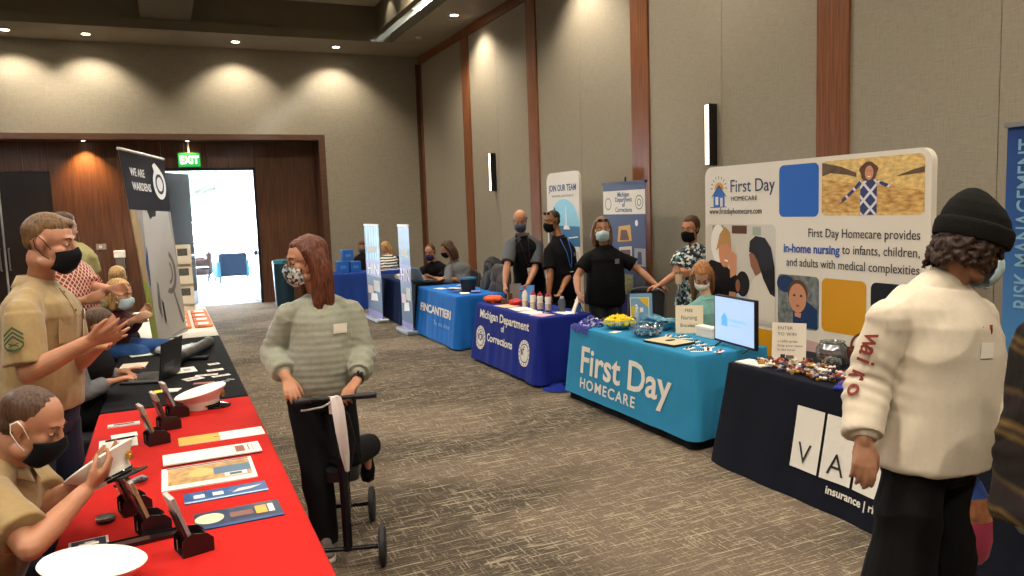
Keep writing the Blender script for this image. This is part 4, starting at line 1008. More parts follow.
h.top(K_polo, .62, .018, -.12, .08, .02, .006, 43, sle=.022); h.trousers(K_charcoal); h.shoes(M_black); h.mask(K_mask_blue, K_white, pleats=True); h.hair(hairmat('light_brown', '#4a2f1e', '#8a6648'), 'long', 7, .12); collar(h, K_polo); h.on_head_glasses(M_black)
h.badge('shirt_crest', -.09, .72, .05, .05, mat('grey_crest', '#6f7478', .7), .006, .022)
# ---- nurse and seated woman at the homecare table
h = Human('nurse', P['nurse'], (-.86, -.42, -.10), 'woman in a patterned scrub top and black mask holding an iced drink by the wall', 'pink', .96, 1.02, .0, voxel=.008, hands={'R': dict(curl=.6), 'L': dict(curl=.75, n=(-.7, .3, 0))})
h.top(K_scrub, .6, .018, -.2, .12, .02, .006, 44, sle=.022); h.trousers(mat('maroon_scrub', '#4b1a2a', .85, var=.1, scale=30)); h.shoes(K_white); h.mask(K_mask_black); h.hair(H_brown, 'bun', 7)
g = G()
for x0, t0, x1, t1 in ((.062, .99, .0, .80), (-.062, .99, .0, .80)): g.tube([h.surf(x0+(x1-x0)*k, t0+(t1-t0)*k, .005, .022)[0] for k in (0, .33, .66, 1)], .006, 6)
h.add('neck_trim', g, M_black)
h = Human('blonde', P['blonde'], (-.50, -.62, -.75), 'seated woman with long strawberry blonde hair and white mask looking down behind the small sign', 'fair', .93, 1.0, 0, voxel=.008, seat=True, fwd=(-.9, -.4, 0))
h.top(mat('teal_scrub', '#6f9f98', .85, var=.1, scale=30), .6, .018, -.1, .1, .02, .005, 45, sle=.02); h.trousers(K_black); h.shoes(M_black); h.mask(K_white); h.hair(H_ging, 'long', 9, .30)
# ---- seated pair beyond the blue table
h = Human('lapman', P['laptop_man'], (-.62, -.70, -.30), 'seated man in a black shirt and dark blue mask working at a silver laptop', 'pink', 1.0, 1.05, .02, voxel=.009, seat=True, fwd=(-1, -.2, 0))
h.top(K_polo, .8, .018, -.1, .0, .02, .006, 46, sle=.022); h.trousers(K_charcoal); h.shoes(M_black); h.mask(mat('indigo_mask', '#29295c', .8)); h.hair(H_brown, 'buzz', 3)
h = Human('longhair', P['longhair_seated'], (-.86, .10, -.42), 'seated person with long brown hair and grey shirt leaning over a laptop', 'pink', .98, 1.05, .0, voxel=.009, seat=True, fwd=(-1, .05, 0))
h.top(K_grey, 1.4, .018, -.1, .0, .02, .006, 47, sle=.022); h.trousers(K_charcoal); h.shoes(M_black); h.mask(K_mask_black); h.hair(H_brown, 'long', 5, .14)
# ---- far corner table
h = Human('far_a', P['far_a'], (-.4, -.9, -.2), 'distant seated person in dark clothes just left of the pale blue banner', 'pink', .95, 1.1, 0, voxel=.012, seat=True)
h.top(K_black, 1.5, .02, -.1, .0, .02, .006, 48); h.trousers(K_charcoal); h.mask(K_mask_navy); h.hair(hairmat('reddish', '#4b2218', '#7c4230'), 'short', 5)
h = Human('far_b', P['far_b'], (-.8, -.4, -.4), 'distant seated person with long fair hair and striped sleeves between the two tall banners', 'fair', .95, 1.1, 0, voxel=.012, seat=True)
h.top(K_greenstripe, 1.8, .02, -.1, .0, .02, .006, 49, name='sweater'); h.trousers(K_charcoal); h.hair(H_blonde, 'long', 5, .16)
# ---- left side, behind the tables
h = Human('tan_back', P['tan_back'], (.7, .6, -.1), 'person in an olive tan shirt standing behind the uniformed man beside the wooden wall', 'pink', 1.0, 1.0, 0, voxel=.009, sw=.36)
h.top(mat('olive_cloth', '#8b8252', .85, var=.08, scale=30), .8, .018, -.1, .0, .02, .006, 50); h.trousers(K_charcoal); h.shoes(M_black); h.hair(H_brown, 'short', 5)
h = Human('red_print', P['red_print'], (.7, .6, -.1), 'person in a red lattice print top standing behind the uniformed man with one arm out', 'pink', .96, 1.0, 0, voxel=.009, sw=.36, fwd=(.9, .3, 0))
h.top(K_redprint, .8, .018, -.15, .05, .02, .005, 51); h.trousers(K_charcoal); h.shoes(M_black); h.hair(H_brown, 'long', 5, .1)
h = Human('maroon', P['maroon'], (.78, -.60, -.22), 'seated blonde woman in a maroon top and surgical mask looking at her phone', 'fair', .96, 1.05, 0, voxel=.009, seat=True, sw=.36, fwd=(.95, -.2, 0))
h.top(mat('maroon_cloth', '#4f2228', .85, var=.1, scale=30), 1.8, .02, -.1, .0, .02, .006, 52); h.trousers(mat('blue_jeans', '#27508a', .85, var=.15, scale=60)); h.shoes(M_black); h.mask(K_mask_blue, K_white, pleats=True); h.hair(H_blonde, 'long', 5, .08)
h = Human('blonde_back', P['blonde_back'], (.2, .95, -.1), 'second fair-haired person seated farther back, only the top of the head showing', 'fair', .96, 1.0, 0, voxel=.012, seat=True, sw=.36)
h.top(K_charcoal, 1.8, .02, -.1, .0, .02, .006, 53); h.trousers(K_charcoal); h.hair(H_blonde, 'short', 5, thick=.014)
h = Human('typist', P['typist'], (.92, -.1, -.45), 'seated person in a black vest and grey sleeves typing on the black laptop', 'pink', 1.0, 1.0, 0, voxel=.008, seat=True, sw=.38, fwd=(.9, .1, 0), hands={'R': dict(n=(0, 0, -1), side=(0, 1, 0), curl=.35), 'L': dict(n=(0, 0, -1), side=(0, -1, 0), curl=.35)})
h.top(K_grey, 1.82, .014, -.05, .0, .01, .006, 54); h.trousers(K_black); h.shoes(M_black); h.hair(H_brown, 'buzz', 5)
g = G(); h.torso(g, .034, -.06, .96); h.add('vest', g, K_black, .010, 3)
# ------------------------------------------------------------------ tables, cloths, chairs
ZT = .685
M_lam = mat('table_laminate', '#7b7770', .5, var=.05, scale=6); M_leg = mat('table_steel', '#55565a', .4, .6)
CLOTH = {}
def folding_table(x0, x1, y0, y1, label, z=ZT-.004, group='folding tables under cloths'):
    e = empty('folding_table', ((x0+x1)/2, (y0+y1)/2, 0), label, 'table', group)
    put('tabletop', G().box((x0, y0, z-.035), (x1, y1, z), bev=.006), M_lam, e)
    long_y = (y1-y0) > (x1-x0)
    for sgn in (0, 1):
        for k in (0, 1):
            if long_y: x = (x0+.08, x1-.08)[k]; y = (y0+.22, y1-.22)[sgn]
            else: y = (y0+.08, y1-.08)[k]; x = (x0+.22, x1-.22)[sgn]
            g = G(); g.tube([(x, y, z-.035), (x, y, 0)], .014, 10); put('leg', g, M_leg, e, smooth=True)
        g = G()
        if long_y: g.tube([(x0+.08, (y0+.22, y1-.22)[sgn], .12), (x1-.08, (y0+.22, y1-.22)[sgn], .12)], .010)
        else: g.tube([((x0+.22, x1-.22)[sgn], y0+.08, .12), ((x0+.22, x1-.22)[sgn], y1-.08, .12)], .010)
        put('leg_brace', g, M_leg, e)
    return e
def drape_off(key, s, t, corner=1.0):
    c = CLOTH[key]; f = c['f']
    base = c['flare']*t**1.1
    k = min(1, t*1.6)
    fo = (math.sin(s*c['fr']+1.5*math.sin(s*c['fr']*.37+c['ph']))*.6+math.sin(s*c['fr']*2.3+c['ph']*2)*.4)
    return base+c['amp']*k*fo*corner
def cloth(key, x0, x1, y0, y1, m, label, hem=.015, flare=.05, amp=.006, fr=14, z=ZT, inset=0, group=None, hemf=None, corner=.022, cat='tablecloth', name='tablecloth', sideamp=3.0, openside=None):
    CLOTH[key] = dict(x0=x0, x1=x1, y0=y0, y1=y1, flare=flare, amp=amp, fr=fr, ph=len(CLOTH)*1.7, f=None, z=z, hem=hem)
    P = []; r = .02; step = .022
    def side(ax, a, b, fixed, nx, ny, kind):
        n = max(4, int(abs(b-a)/step)); 
        for i in range(n+1):
            v = a+(b-a)*i/n; p = (v, fixed) if ax == 'x' else (fixed, v); d = min(i, n-i)/n*abs(b-a)
            P.append((p[0], p[1], nx, ny, v, kind, d))
    def corn(cx, cy, a0):
        for i in range(1, 5): a = math.radians(a0+90*i/5); P.append((cx+r*math.cos(a), cy+r*math.sin(a), math.cos(a), math.sin(a), 0, 'c', 0))
    side('y', y1-r, y0+r, x0, -1, 0, 'front'); corn(x0+r, y0+r, 180)
    side('x', x0+r, x1-r, y0, 0, -1, 'near'); corn(x1-r, y0+r, 270)
    side('y', y0+r, y1-r, x1, 1, 0, 'back'); corn(x1-r, y1-r, 0)
    side('x', x1-r, x0+r, y1, 0, 1, 'far'); corn(x0+r, y1-r, 90)
    n = len(P); g = G(); vs = []; NT = 16
    # top: inner grid point fan with two rings, slightly rounded edge
    rows = [(-.016, 0.0), (-.007, 0.0), (0, -.003), (.004, -.010)]
    for dr, dz in rows: vs += [(p[0]+p[2]*dr, p[1]+p[3]*dr, z+dz) for p in P]
    for j in range(1, NT+1):
        t = j/NT
        for p in P:
            hm = hem if hemf is None else hemf(p[0], p[1], p[5])
            if openside and p[5] == openside: hm = hem+(.50-hem)*min(1, p[6]/.12)
            zz = z-.010-(z-.010-hm)*t
            if p[5] == 'c': o = .004+flare*.75*t**1.1+corner*t
            else:
                e = math.exp(-p[6]/.07); o = .004+drape_off(key, p[4], t, (1-e)*(1 if p[5] == 'front' else sideamp)) + corner*t*e - (0 if p[5] == 'front' else flare*.55*t**1.1*(1-e)) - flare*.25*t**1.1*e
            vs.append((p[0]+p[2]*o, p[1]+p[3]*o, zz))
    fs = []; R = len(rows)+NT
    for k in range(R-1):
        for i in range(n): fs.append((k*n+i, k*n+(i+1) % n, (k+1)*n+(i+1) % n, (k+1)*n+i))
    fs.append(tuple(range(n-1, -1, -1)))
    g.add(vs, fs); me = g.mesh(name); fixn(me)
    me.transform(Matrix.Translation((-(x0+x1)/2, -(y0+y1)/2, 0)))
    o = link(name, me, m, None, True); o.location = ((x0+x1)/2, (y0+y1)/2, 0)
    autosmooth(me, 60)
    tag(o, label, cat, group); return o
def warp_front(key, lift=.004):
    c = CLOTH[key]
    def w(co):
        t = max(0, min(1, (c['z']-.010-co[2])/(c['z']-.010-c['hem'])))
        return Vector((c['x0']-.004-drape_off(key, co[1], t)-lift-(c['x0']-co[0])*.3, co[1], co[2]))
    return w
def front_frame(key): c = CLOTH[key]; return frame((c['x0'], 0, 0), (0, -1, 0), (0, 0, 1))   # x = -Y, y = Z

def cmat(n, c, c2=None, **k): return mat('cloth_'+n, c, .88, bump=.5, bscale=6, var=.06, scale=4, spec=.2, **k)
C_navy = cmat('dark_navy', '#0e111d'); C_teal = cmat('teal_blue', '#2e83ad'); C_royal = cmat('royal_blue', '#16257a'); C_blue = cmat('bright_blue', '#1c67b8')
C_black = cmat('black', '#0e0e12'); C_red = cmat('red', '#b31d17'); C_navy2 = cmat('navy', '#1d2c55'); C_blue3 = cmat('far_blue', '#223f8c')
K_print = mat('cloth_print', '#d9d5cb', .8); K_print2 = mat('cloth_print_dark', '#23242a', .8)

# right-hand row
folding_table(3.45, 4.12, 2.10, 4.08, 'folding table under the dark navy cloth nearest on the right')
cloth(openside='back', key='vas', x0=3.43, x1=4.15, y0=2.05, y1=4.12, m=C_navy, label='dark navy tablecloth with three white letter squares', hem=.0, flare=.13, amp=.012, fr=7)
folding_table(3.40, 4.02, 4.45, 6.20, 'folding table under the teal blue cloth')
cloth(openside='back', key='fdu', x0=3.385, x1=4.03, y0=4.43, y1=6.22, m=C_black, label='black undercloth showing below the teal homecare tablecloth', hem=.0, flare=.03, amp=.006, z=ZT-.003)
def hem_fd(x, y, k): return .075+.02*math.sin(y*3.1)-.012*(6.2-y)
cloth(openside='back', key='fd', x0=3.37, x1=4.045, y0=4.41, y1=6.24, m=C_teal, label='teal blue tablecloth with large white homecare lettering', hem=.075, flare=.06, amp=.005, fr=9, hemf=None)
folding_table(3.32, 3.88, 6.80, 8.36, 'folding table under the royal blue corrections cloth')
cloth(openside='back', key='md', x0=3.295, x1=3.90, y0=6.76, y1=8.40, m=C_royal, label='royal blue tablecloth lettered for the department of corrections', hem=.035, flare=.07, amp=.009, fr=13, sideamp=3.6, corner=.045)
folding_table(3.34, 3.94, 9.16, 10.70, 'folding table under the bright blue shipyard cloth')
cloth(openside='back', key='fin', x0=3.31, x1=3.97, y0=9.12, y1=10.74, m=C_blue, label='bright blue tablecloth with white lettering beside the royal blue one', hem=.02, flare=.06, amp=.010, fr=15, sideamp=3.4, corner=.04)
folding_table(3.34, 3.72, 10.86, 11.48, 'small table under black cloth where the seated pair works')
cloth(openside='back', key='blk5', x0=3.31, x1=3.75, y0=10.82, y1=11.50, m=C_black, label='plain black tablecloth beneath the seated pair\'s laptops', hem=.01, flare=.03, amp=.008, z=ZT+.03)
folding_table(3.36, 3.92, 11.72, 13.3, 'folding table under the navy cloth between the two tall banners')
cloth(openside='back', key='navy6', x0=3.33, x1=3.95, y0=11.68, y1=13.34, m=C_navy2, label='navy tablecloth between the two tall narrow banners', hem=.01, flare=.05, amp=.010, sideamp=2)
folding_table(2.75, 4.35, 14.10, 14.65, 'folding table under the far blue cloth by the back wall')
cloth(openside='far', key='far7', x0=2.72, x1=4.38, y0=14.07, y1=14.68, m=C_blue3, label='blue tablecloth on the farthest table by the back wall', hem=.01, flare=.04, amp=.010, sideamp=2)
# the trailing swirl of the royal cloth on the floor
g = G(); n = 26
ring = []
for k, (rr, zz) in enumerate(((.02, .035), (.08, .028), (.15, .018), (.21, .006))):
    pts = [(3.46+rr*math.cos(a)*1.0+.02*math.sin(3*a), 6.62+rr*1.05*math.sin(a), zz+.008*math.sin(5*a+k)*(k < 3)) for a in np.linspace(0, 2*PI, n, endpoint=False)]
    ring.append(np.array(pts))
g.loft(ring[::-1], cap=True); o = put('cloth_corner', g, C_royal, bpy.data.objects['tablecloth.003'] if 'tablecloth.003' in bpy.data.objects else None, smooth=True)

# left-hand row
folding_table(-.36, .36, 2.1, 3.45, 'nearer folding table under the red cloth'); folding_table(-.36, .36, 3.5, 4.86, 'farther folding table under the red cloth')
cloth(openside='front', key='red', x0=-.41, x1=.40, y0=2.06, y1=4.90, m=C_red, label='red tablecloth covering the nearest table on the left', hem=.02, flare=.06, amp=.006, fr=6, z=ZT+.004)
folding_table(-.37, .36, 4.99, 7.6, 'folding table under the black cloth beyond the red one')
cloth(openside='front', key='blackl', x0=-.41, x1=.40, y0=4.95, y1=7.66, m=C_black, label='black tablecloth directly behind the red table', hem=.02, flare=.05, amp=.006, fr=8)
folding_table(-.36, .36, 7.76, 10.2, 'third folding table on the left with a white cover')
cloth(openside='front', key='whitel', x0=-.40, x1=.40, y0=7.72, y1=10.25, m=mat('cloth_white', '#cfcac0', .85, bump=.2, bscale=9), label='white table cover behind the tall warden banner', hem=.02, flare=.05, amp=.006, fr=8)

# lettering on the cloths
Ff = front_frame('fd'); wf_ = warp_front('fd')
def ct(key, s, size, y_, z_, **k):
    o = text('lettering', s, size, k.pop('m', K_print), front_frame(key), -y_, z_, .004, None, warp=warp_front(key), **k); return o
def on(o, key_obj): 
    W = parent_world(key_obj); o.data.transform(W.inverted()); o.parent = key_obj; return o
TC = [o for o in bpy.data.objects if o.name.startswith('tablecloth')]
def cl(lbl): return next(o for o in TC if lbl in o['label'])
c_fd = cl('teal blue tablecloth'); c_md = cl('royal blue tablecloth'); c_fin = cl('bright blue'); c_vas = cl('three white letter')
def ztilt(key): return
on(ct('fd', 'First Day', .335, 6.01, .29, sx=1.10, bold=.006), c_fd)
on(ct('fd', 'HOMECARE', .125, 5.99, .155, sx=1.20, spacing=1.18, bold=.002), c_fd)
on(ct('md', 'Michigan Department', .128, 8.26, .535, sx=1.17, bold=.003), c_md)
on(ct('md', 'of', .10, 7.64, .44, bold=.003), c_md)
on(ct('md', 'Corrections', .118, 8.02, .295, sx=1.22, bold=.003), c_md)
def ring_on(key, cy, cz, r0, r1, m, parent, name='seal', filled=None):
    g = G(); mats = [m]; F = front_frame(key); w = warp_front(key, .005)
    ringshape(g, F, -cy, cz, r0, r1, .0, n=40); g.v = [tuple(w(Vector(p))) for p in g.v]
    if filled is not None:
        mats.append(filled); g.m = 1
        for k in range(16):
            a = 2*PI*k/16; rr = (r0+r1)/2
            pts = [F @ Vector((-cy+rr*math.cos(a+d)*q, cz+rr*math.sin(a+d)*q, 0)) for d, q in ((-.06, .93), (.06, .93), (.06, 1.07), (-.06, 1.07))]
            g.poly([tuple(warp_front(key, .0065)(p)) for p in pts])
    o = link(name, g.mesh(name), mats, None); on(o, parent); return o
for cy in (8.20, 7.02):
    o = ring_on('md', cy, .30, .098, .135, K_print, c_md, filled=C_royal)
    g = G(); F = front_frame('md'); w = warp_front('md', .005)
    # a shield with a bird-like pattern in the ring
    def pl(pts): g.poly([tuple(w(F @ Vector((-cy+p[0], .30+p[1], 0)))) for p in pts])
    pl(circ(0, 0, .088)); on(link('seal_centre', g.mesh('seal_centre'), K_print, None), c_md)
    g = G(); w = warp_front('md', .0065)
    pl([(-.035, .045), (.035, .045), (.035, -.01), (0, -.05), (-.035, -.01)]); pl([(-.07, .03), (-.042, .05), (-.042, -.02), (-.06, -.03)]); pl([(.07, .03), (.042, .05), (.042, -.02), (.06, -.03)]); pl([(-.03, .055), (.03, .055), (.02, .07), (-.02, .07)])
    on(link('seal_shield', g.mesh('seal_shield'), C_royal, None), c_md)
    g = G(); w = warp_front('md', .008); pl([(-.022, .03), (.022, .03), (.022, .0), (0, -.028), (-.022, .0)]); on(link('seal_field', g.mesh('seal_field'), K_print, None), c_md)
on(ct('fin', 'FINCANTIERI', .150, 10.56, .375, sx=1.46, bold=.005), c_fin)
on(ct('fin', 'The sea ahead', .085, 9.98, .235, sx=1.12, m=mat('cloth_print_pale', '#8fb6de', .8), spacing=1.2), c_fin)
M_sq = mat('white_square', '#d8d5cd', .8, bump=.4, bscale=12)
for i, ch in enumerate('VAS'):
    yy = 3.45-i*.232
    g = G(); w = warp_front('vas', .005); F = front_frame('vas'); N = 6
    for a in range(N):
        for b in range(N):
            q = [(-yy+.212*(a+p)/N, .178+.362*(b+r)/N) for p, r in ((0, 0), (1, 0), (1, 1), (0, 1))]
            g.add([tuple(w(F @ Vector((x, z_, 0)))) for x, z_ in q], [(0, 1, 2, 3)])
    sq = on(link('letter_square', g.mesh('letter_square'), M_sq, None), c_vas)
    o = text('lettering', ch, .175, K_print2, F, -yy+.045, .215, .010, None, warp=warp_front('vas', .006), sx=1.0, bold=-.001)
    on(o, c_vas)
on(ct('vas', 'insurance | risk management', .062, 3.16, .105, sx=1.05, bold=.0015), c_vas)
o = text('lettering', 'VAS', .01, K_print, front_frame('vas'), 0, 0); bpy.data.objects.remove(o)

# chairs
M_seatfab = mat('chair_fabric', '#25262b', .85, var=.15, scale=60, bump=.2, bscale=120); M_chairleg = mat('chair_frame', '#8b8c8e', .3, .9)
def chair(x, y, ang, label, group='banquet chairs', sz=.45):
    """ang: heading the sitter faces, radians"""
    R = Matrix.Translation((x, y, 0)) @ Matrix.Rotation(ang-PI/2, 4, 'Z')
    e = empty('banquet_chair', (x, y, 0), label, 'chair', group)
    put('seat', G().box((-.21, -.20, sz-.06), (.21, .22, sz), R, bev=.02), M_seatfab, e)
    B = R @ Matrix.Translation((0, -.215, sz+.05)) @ Matrix.Rotation(math.radians(9), 4, 'X')
    g = G(); g.prism(rrect(-.20, .03, .20, .40, .07), B @ Matrix.Rotation(PI/2, 4, 'X'), .035); put('backrest', g, M_seatfab, e)
    for sx_ in (-1, 1):
        g = G(); g.tube([R @ Vector((sx_*.19, .19, sz-.06)), R @ Vector((sx_*.20, .21, 0))], .011, 8); put('leg', g, M_chairleg, e)
        g = G(); g.tube([B @ Vector((sx_*.205, 0, .40)), B @ Vector((sx_*.205, 0, .0)), R @ Vector((sx_*.205, -.21, sz-.05)), R @ Vector((sx_*.21, -.25, 0))], .011, 8); put('leg', g, M_chairleg, e)
    g = G(); g.tube([B @ Vector((x_, 0, z_)) for x_, z_ in [(-.205, .36)]+[(-.205*math.cos(a), .36+.07*math.sin(a)) for a in np.linspace(.2, PI-.2, 9)]+[(.205, .36)]], .011, 8); put('back_frame', g, M_chairleg, e)
    return e
def seat_for(key, f, label, sz=None):
    p = P[key]['pel']; a = math.atan2(f[1], f[0]); chair(p[0]+math.cos(a)*.07, p[1]+math.sin(a)*.07, a, label, sz=sz or max(.36, p[2]-.125))
seat_for('marine_seated', (.95, -.3), 'banquet chair under the seated uniformed man'); seat_for('blonde', (-.9, -.4), 'banquet chair under the strawberry blonde woman')
seat_for('laptop_man', (-1, -.2), 'banquet chair under the man with the silver laptop'); seat_for('longhair_seated', (-1, .05), 'banquet chair under the person with long brown hair')
seat_for('maroon', (.95, -.2), 'banquet chair under the woman in maroon'); seat_for('typist', (1, -.1), 'banquet chair under the person in the black vest')
seat_for('far_a', (-.4, -.9), 'banquet chair under the dark clothed person at the far table'); seat_for('far_b', (-.4, -.9), 'banquet chair under the striped person at the far table')
seat_for('blonde_back', (.9, .2), 'banquet chair under the second fair-haired person')
chair(4.36, 6.62, math.radians(215), 'empty black banquet chair with a curved grey frame beside the nurse', sz=.42)
chair(4.05, 9.35, math.radians(180), 'banquet chair behind the bright blue table with dark coats over it', sz=.45)
# ------------------------------------------------------------------ banners and backdrops
B_white = mat('banner_white', '#dcd5c8', .55); B_navy = mat('banner_navy', '#1d2350', .5); B_ink = mat('banner_ink', '#33353c', .6); B_blue = mat('banner_blue', '#1d5fb8', .5)
B_gold = mat('banner_gold', '#d0940f', .5); B_black = mat('banner_black', '#101118', .5); B_grey = mat('banner_grey', '#8f8c86', .6); B_lgrey = mat('banner_light_grey', '#bdb8ac', .6)
B_skin = mat('print_skin', '#c98d6c', .6); B_skin2 = mat('print_skin_dark', '#8d5a40', .6); B_hairb = mat('print_hair_blonde', '#b58c58', .6); B_hairk = mat('print_hair_black', '#15131a', .6); B_brown = mat('print_brown', '#5b3a28', .6)  # printed skin comes in two tones, the second a darker brown
B_teal = mat('print_teal', '#2c8fb5', .5); B_sea = mat('print_sea', '#0f5d8c', .5); B_sky = mat('print_sky', '#7cc0d8', .5); B_pale = mat('print_pale', '#e9e6e0', .6); B_green = mat('print_green', '#8d9b2b', .6)
B_dkblue = mat('print_dark_blue', '#14345f', .5); B_field = mat('print_field', '#c48a3c', .6, var=.35, scale=14, stretch=(1, 1, 3), col2='#e5bd72'); B_field2 = mat('print_field_light', '#d9b874', .6, var=.3, scale=20, stretch=(1, 1, 2)); B_brownhill = mat('print_hill', '#5f4a35', .6, var=.3, scale=15)
B_pink = mat('banner_pink', '#c9a9a4', .5); B_room = mat('print_room', '#c9c4ba', .6); B_cloud = mat('print_cloudy_blue', '#5d8fae', .5, var=.3, scale=10); B_purple = mat('print_purple', '#6d5aa0', .5)
B_plaid = lattice('print_plaid', '#34406e', '#d8d6dc', 9)
B_silver = mat('silver_edge', '#b9bcc0', .35, .8)
def panel(name, label, cat, F, w, h, m, thick=.03, r=.04, origin=(0, 0), group=None):
    """flat sheet with real thickness behind it; local x right, y up from the lower left corner"""
    e = empty(name, (F.translation.x, F.translation.y, 0), label, cat, group)
    g = G(); g.prism(rrect(origin[0], origin[1], origin[0]+w, origin[1]+h, r, 8), F @ Matrix.Translation((0, 0, -thick)), thick); put('panel', g, m, e); return e

# ---- homecare backdrop: local x = 5.70-Y, y = z-0.06
X0, Y0, Z0 = 4.5, 5.70, .06
F = frame((X0, Y0, Z0), (0, -1, 0), (0, 0, 1)); W_, H_ = 2.27, 2.015
fd = panel('exhibition_backdrop', 'large white homecare fabric backdrop with blue, gold and photo blocks', 'backdrop', F, W_, H_, B_white, .05, .09)
def q(y, z): return (Y0-y, z-Z0)
def box2(ya, za, yb, zb, r=.02): a = q(ya, za); b = q(yb, zb); return rrect(min(a[0], b[0]), min(a[1], b[1]), max(a[0], b[0]), max(a[1], b[1]), r)
def tx(s, size, y, z, m, **k): a = q(y, z); return text('lettering', s, size, m, F, a[0], a[1], .002, fd, **k)
tx('First Day', .155, 5.365, 1.845, B_dkblue, sx=.95); tx('HOMECARE', .056, 5.352, 1.772, B_ink, sx=1.03, spacing=1.1)
tx('www.firstdayhomecare.com', .072, 5.640, 1.660, B_ink, sx=.82)
tx('First Day Homecare provides', .094, 3.50, 1.478, B_ink, align='RIGHT', sx=.86)
tx('in-home nursing', .094, 4.725, 1.355, mat('banner_text_blue', '#2a55a5', .5), sx=.91, bold=.0025); tx('to infants, children,', .094, 3.50, 1.361, B_ink, align='RIGHT', sx=.88)
tx('and adults with medical complexities', .094, 3.50, 1.246, B_ink, align='RIGHT', sx=.855)
hx, hz = 5.507, 1.72
def P_(pts): return [q(hx-a, hz+b) for a, b in pts]
shapes = [([q(5.507+.062*math.cos(a), 1.875+.062*math.sin(a)) for a in np.linspace(0, PI, 16)], B_gold),
          (P_([(-.09, .10), (0, .19), (.09, .10), (.075, .10), (.075, 0), (-.075, 0), (-.075, .10)]), B_blue),
          (P_([(-.05, .02), (-.01, .02), (-.01, .09), (-.05, .09)]), B_white), (P_([(.015, .0), (.05, .0), (.05, .08), (.015, .08)]), B_white), (P_([(-.12, -.006), (.10, -.002), (.10, .004), (-.12, 0)]), B_ink),
          (P_([(-.10, .092), (0, .196), (.10, .092), (.094, .086), (0, .184), (-.094, .086)]), B_ink)]
for k in range(9):
    a = PI*k/8; c, s_ = math.cos(a), math.sin(a); r0, r1 = .082, .108; d = .0035
    shapes.append(([q(5.507-(c*r0-s_*d), 1.885+(s_*r0+c*d)), q(5.507-(c*r1-s_*d), 1.885+(s_*r1+c*d)), q(5.507-(c*r1+s_*d), 1.885+(s_*r1-c*d)), q(5.507-(c*r0+s_*d), 1.885+(s_*r0-c*d))], B_ink))
art('house_and_sun_mark', F, shapes, fd)
art('blue_block', F, [(box2(4.775, 1.632, 4.365, 2.037, .045), B_blue)], fd)
# field photo with the child, arms wide
a0, a1, b0, b1 = 4.335, 3.478, 1.640, 2.040
sh = [(box2(a0, b0, a1, b1, .045), B_field2), ([q(4.335, 1.66), q(3.478, 1.66), q(3.478, 1.80), q(3.7, 1.83), q(4.0, 1.86), q(4.335, 1.91)], B_field),
      ([q(4.333, 1.93), q(4.25, 1.95), q(4.1, 1.93), q(4.02, 1.91), q(4.02, 1.94), q(4.15, 1.99), q(4.333, 2.03)], B_brownhill), ([q(3.70, 1.90), q(3.48, 1.915), q(3.48, 1.955), q(3.56, 1.94)], B_brownhill),
      ([q(3.985, 1.60+.043), q(3.845, 1.643), q(3.845, 1.84), q(3.86, 1.885), q(3.96, 1.885), q(3.985, 1.84)], B_plaid), ([q(3.97, 1.86), q(4.10, 1.76), q(4.14, 1.735), q(4.15, 1.755), q(4.06, 1.82), q(3.985, 1.89)], B_plaid), ([q(3.86, 1.87), q(3.78, 1.835), q(3.735, 1.825), q(3.735, 1.845), q(3.80, 1.87), q(3.865, 1.89)], B_plaid),
      ([q(4.14, 1.735), q(4.20, 1.722), q(4.20, 1.738), q(4.15, 1.755)], B_skin), ([q(3.735, 1.825), q(3.70, 1.82), q(3.70, 1.838), q(3.735, 1.845)], B_skin),
      ([q(3.915+.075*math.cos(a)*(1+.12*math.sin(5*a)), 1.945+.068*math.sin(a)) for a in np.linspace(0, 2*PI, 24, endpoint=False)], B_brown), ([q(3.91+.036*math.cos(a), 1.935+.05*math.sin(a)) for a in np.linspace(0, 2*PI, 20, endpoint=False)], B_skin),
      ([q(3.925, 1.913), q(3.895, 1.913), q(3.90, 1.905), q(3.92, 1.905)], B_pale), ([q(3.928, 1.947), q(3.918, 1.947), q(3.918, 1.951), q(3.928, 1.951)], B_brown), ([q(3.90, 1.947), q(3.89, 1.947), q(3.89, 1.951), q(3.90, 1.951)], B_brown)]
art('field_photo', F, sh, fd)
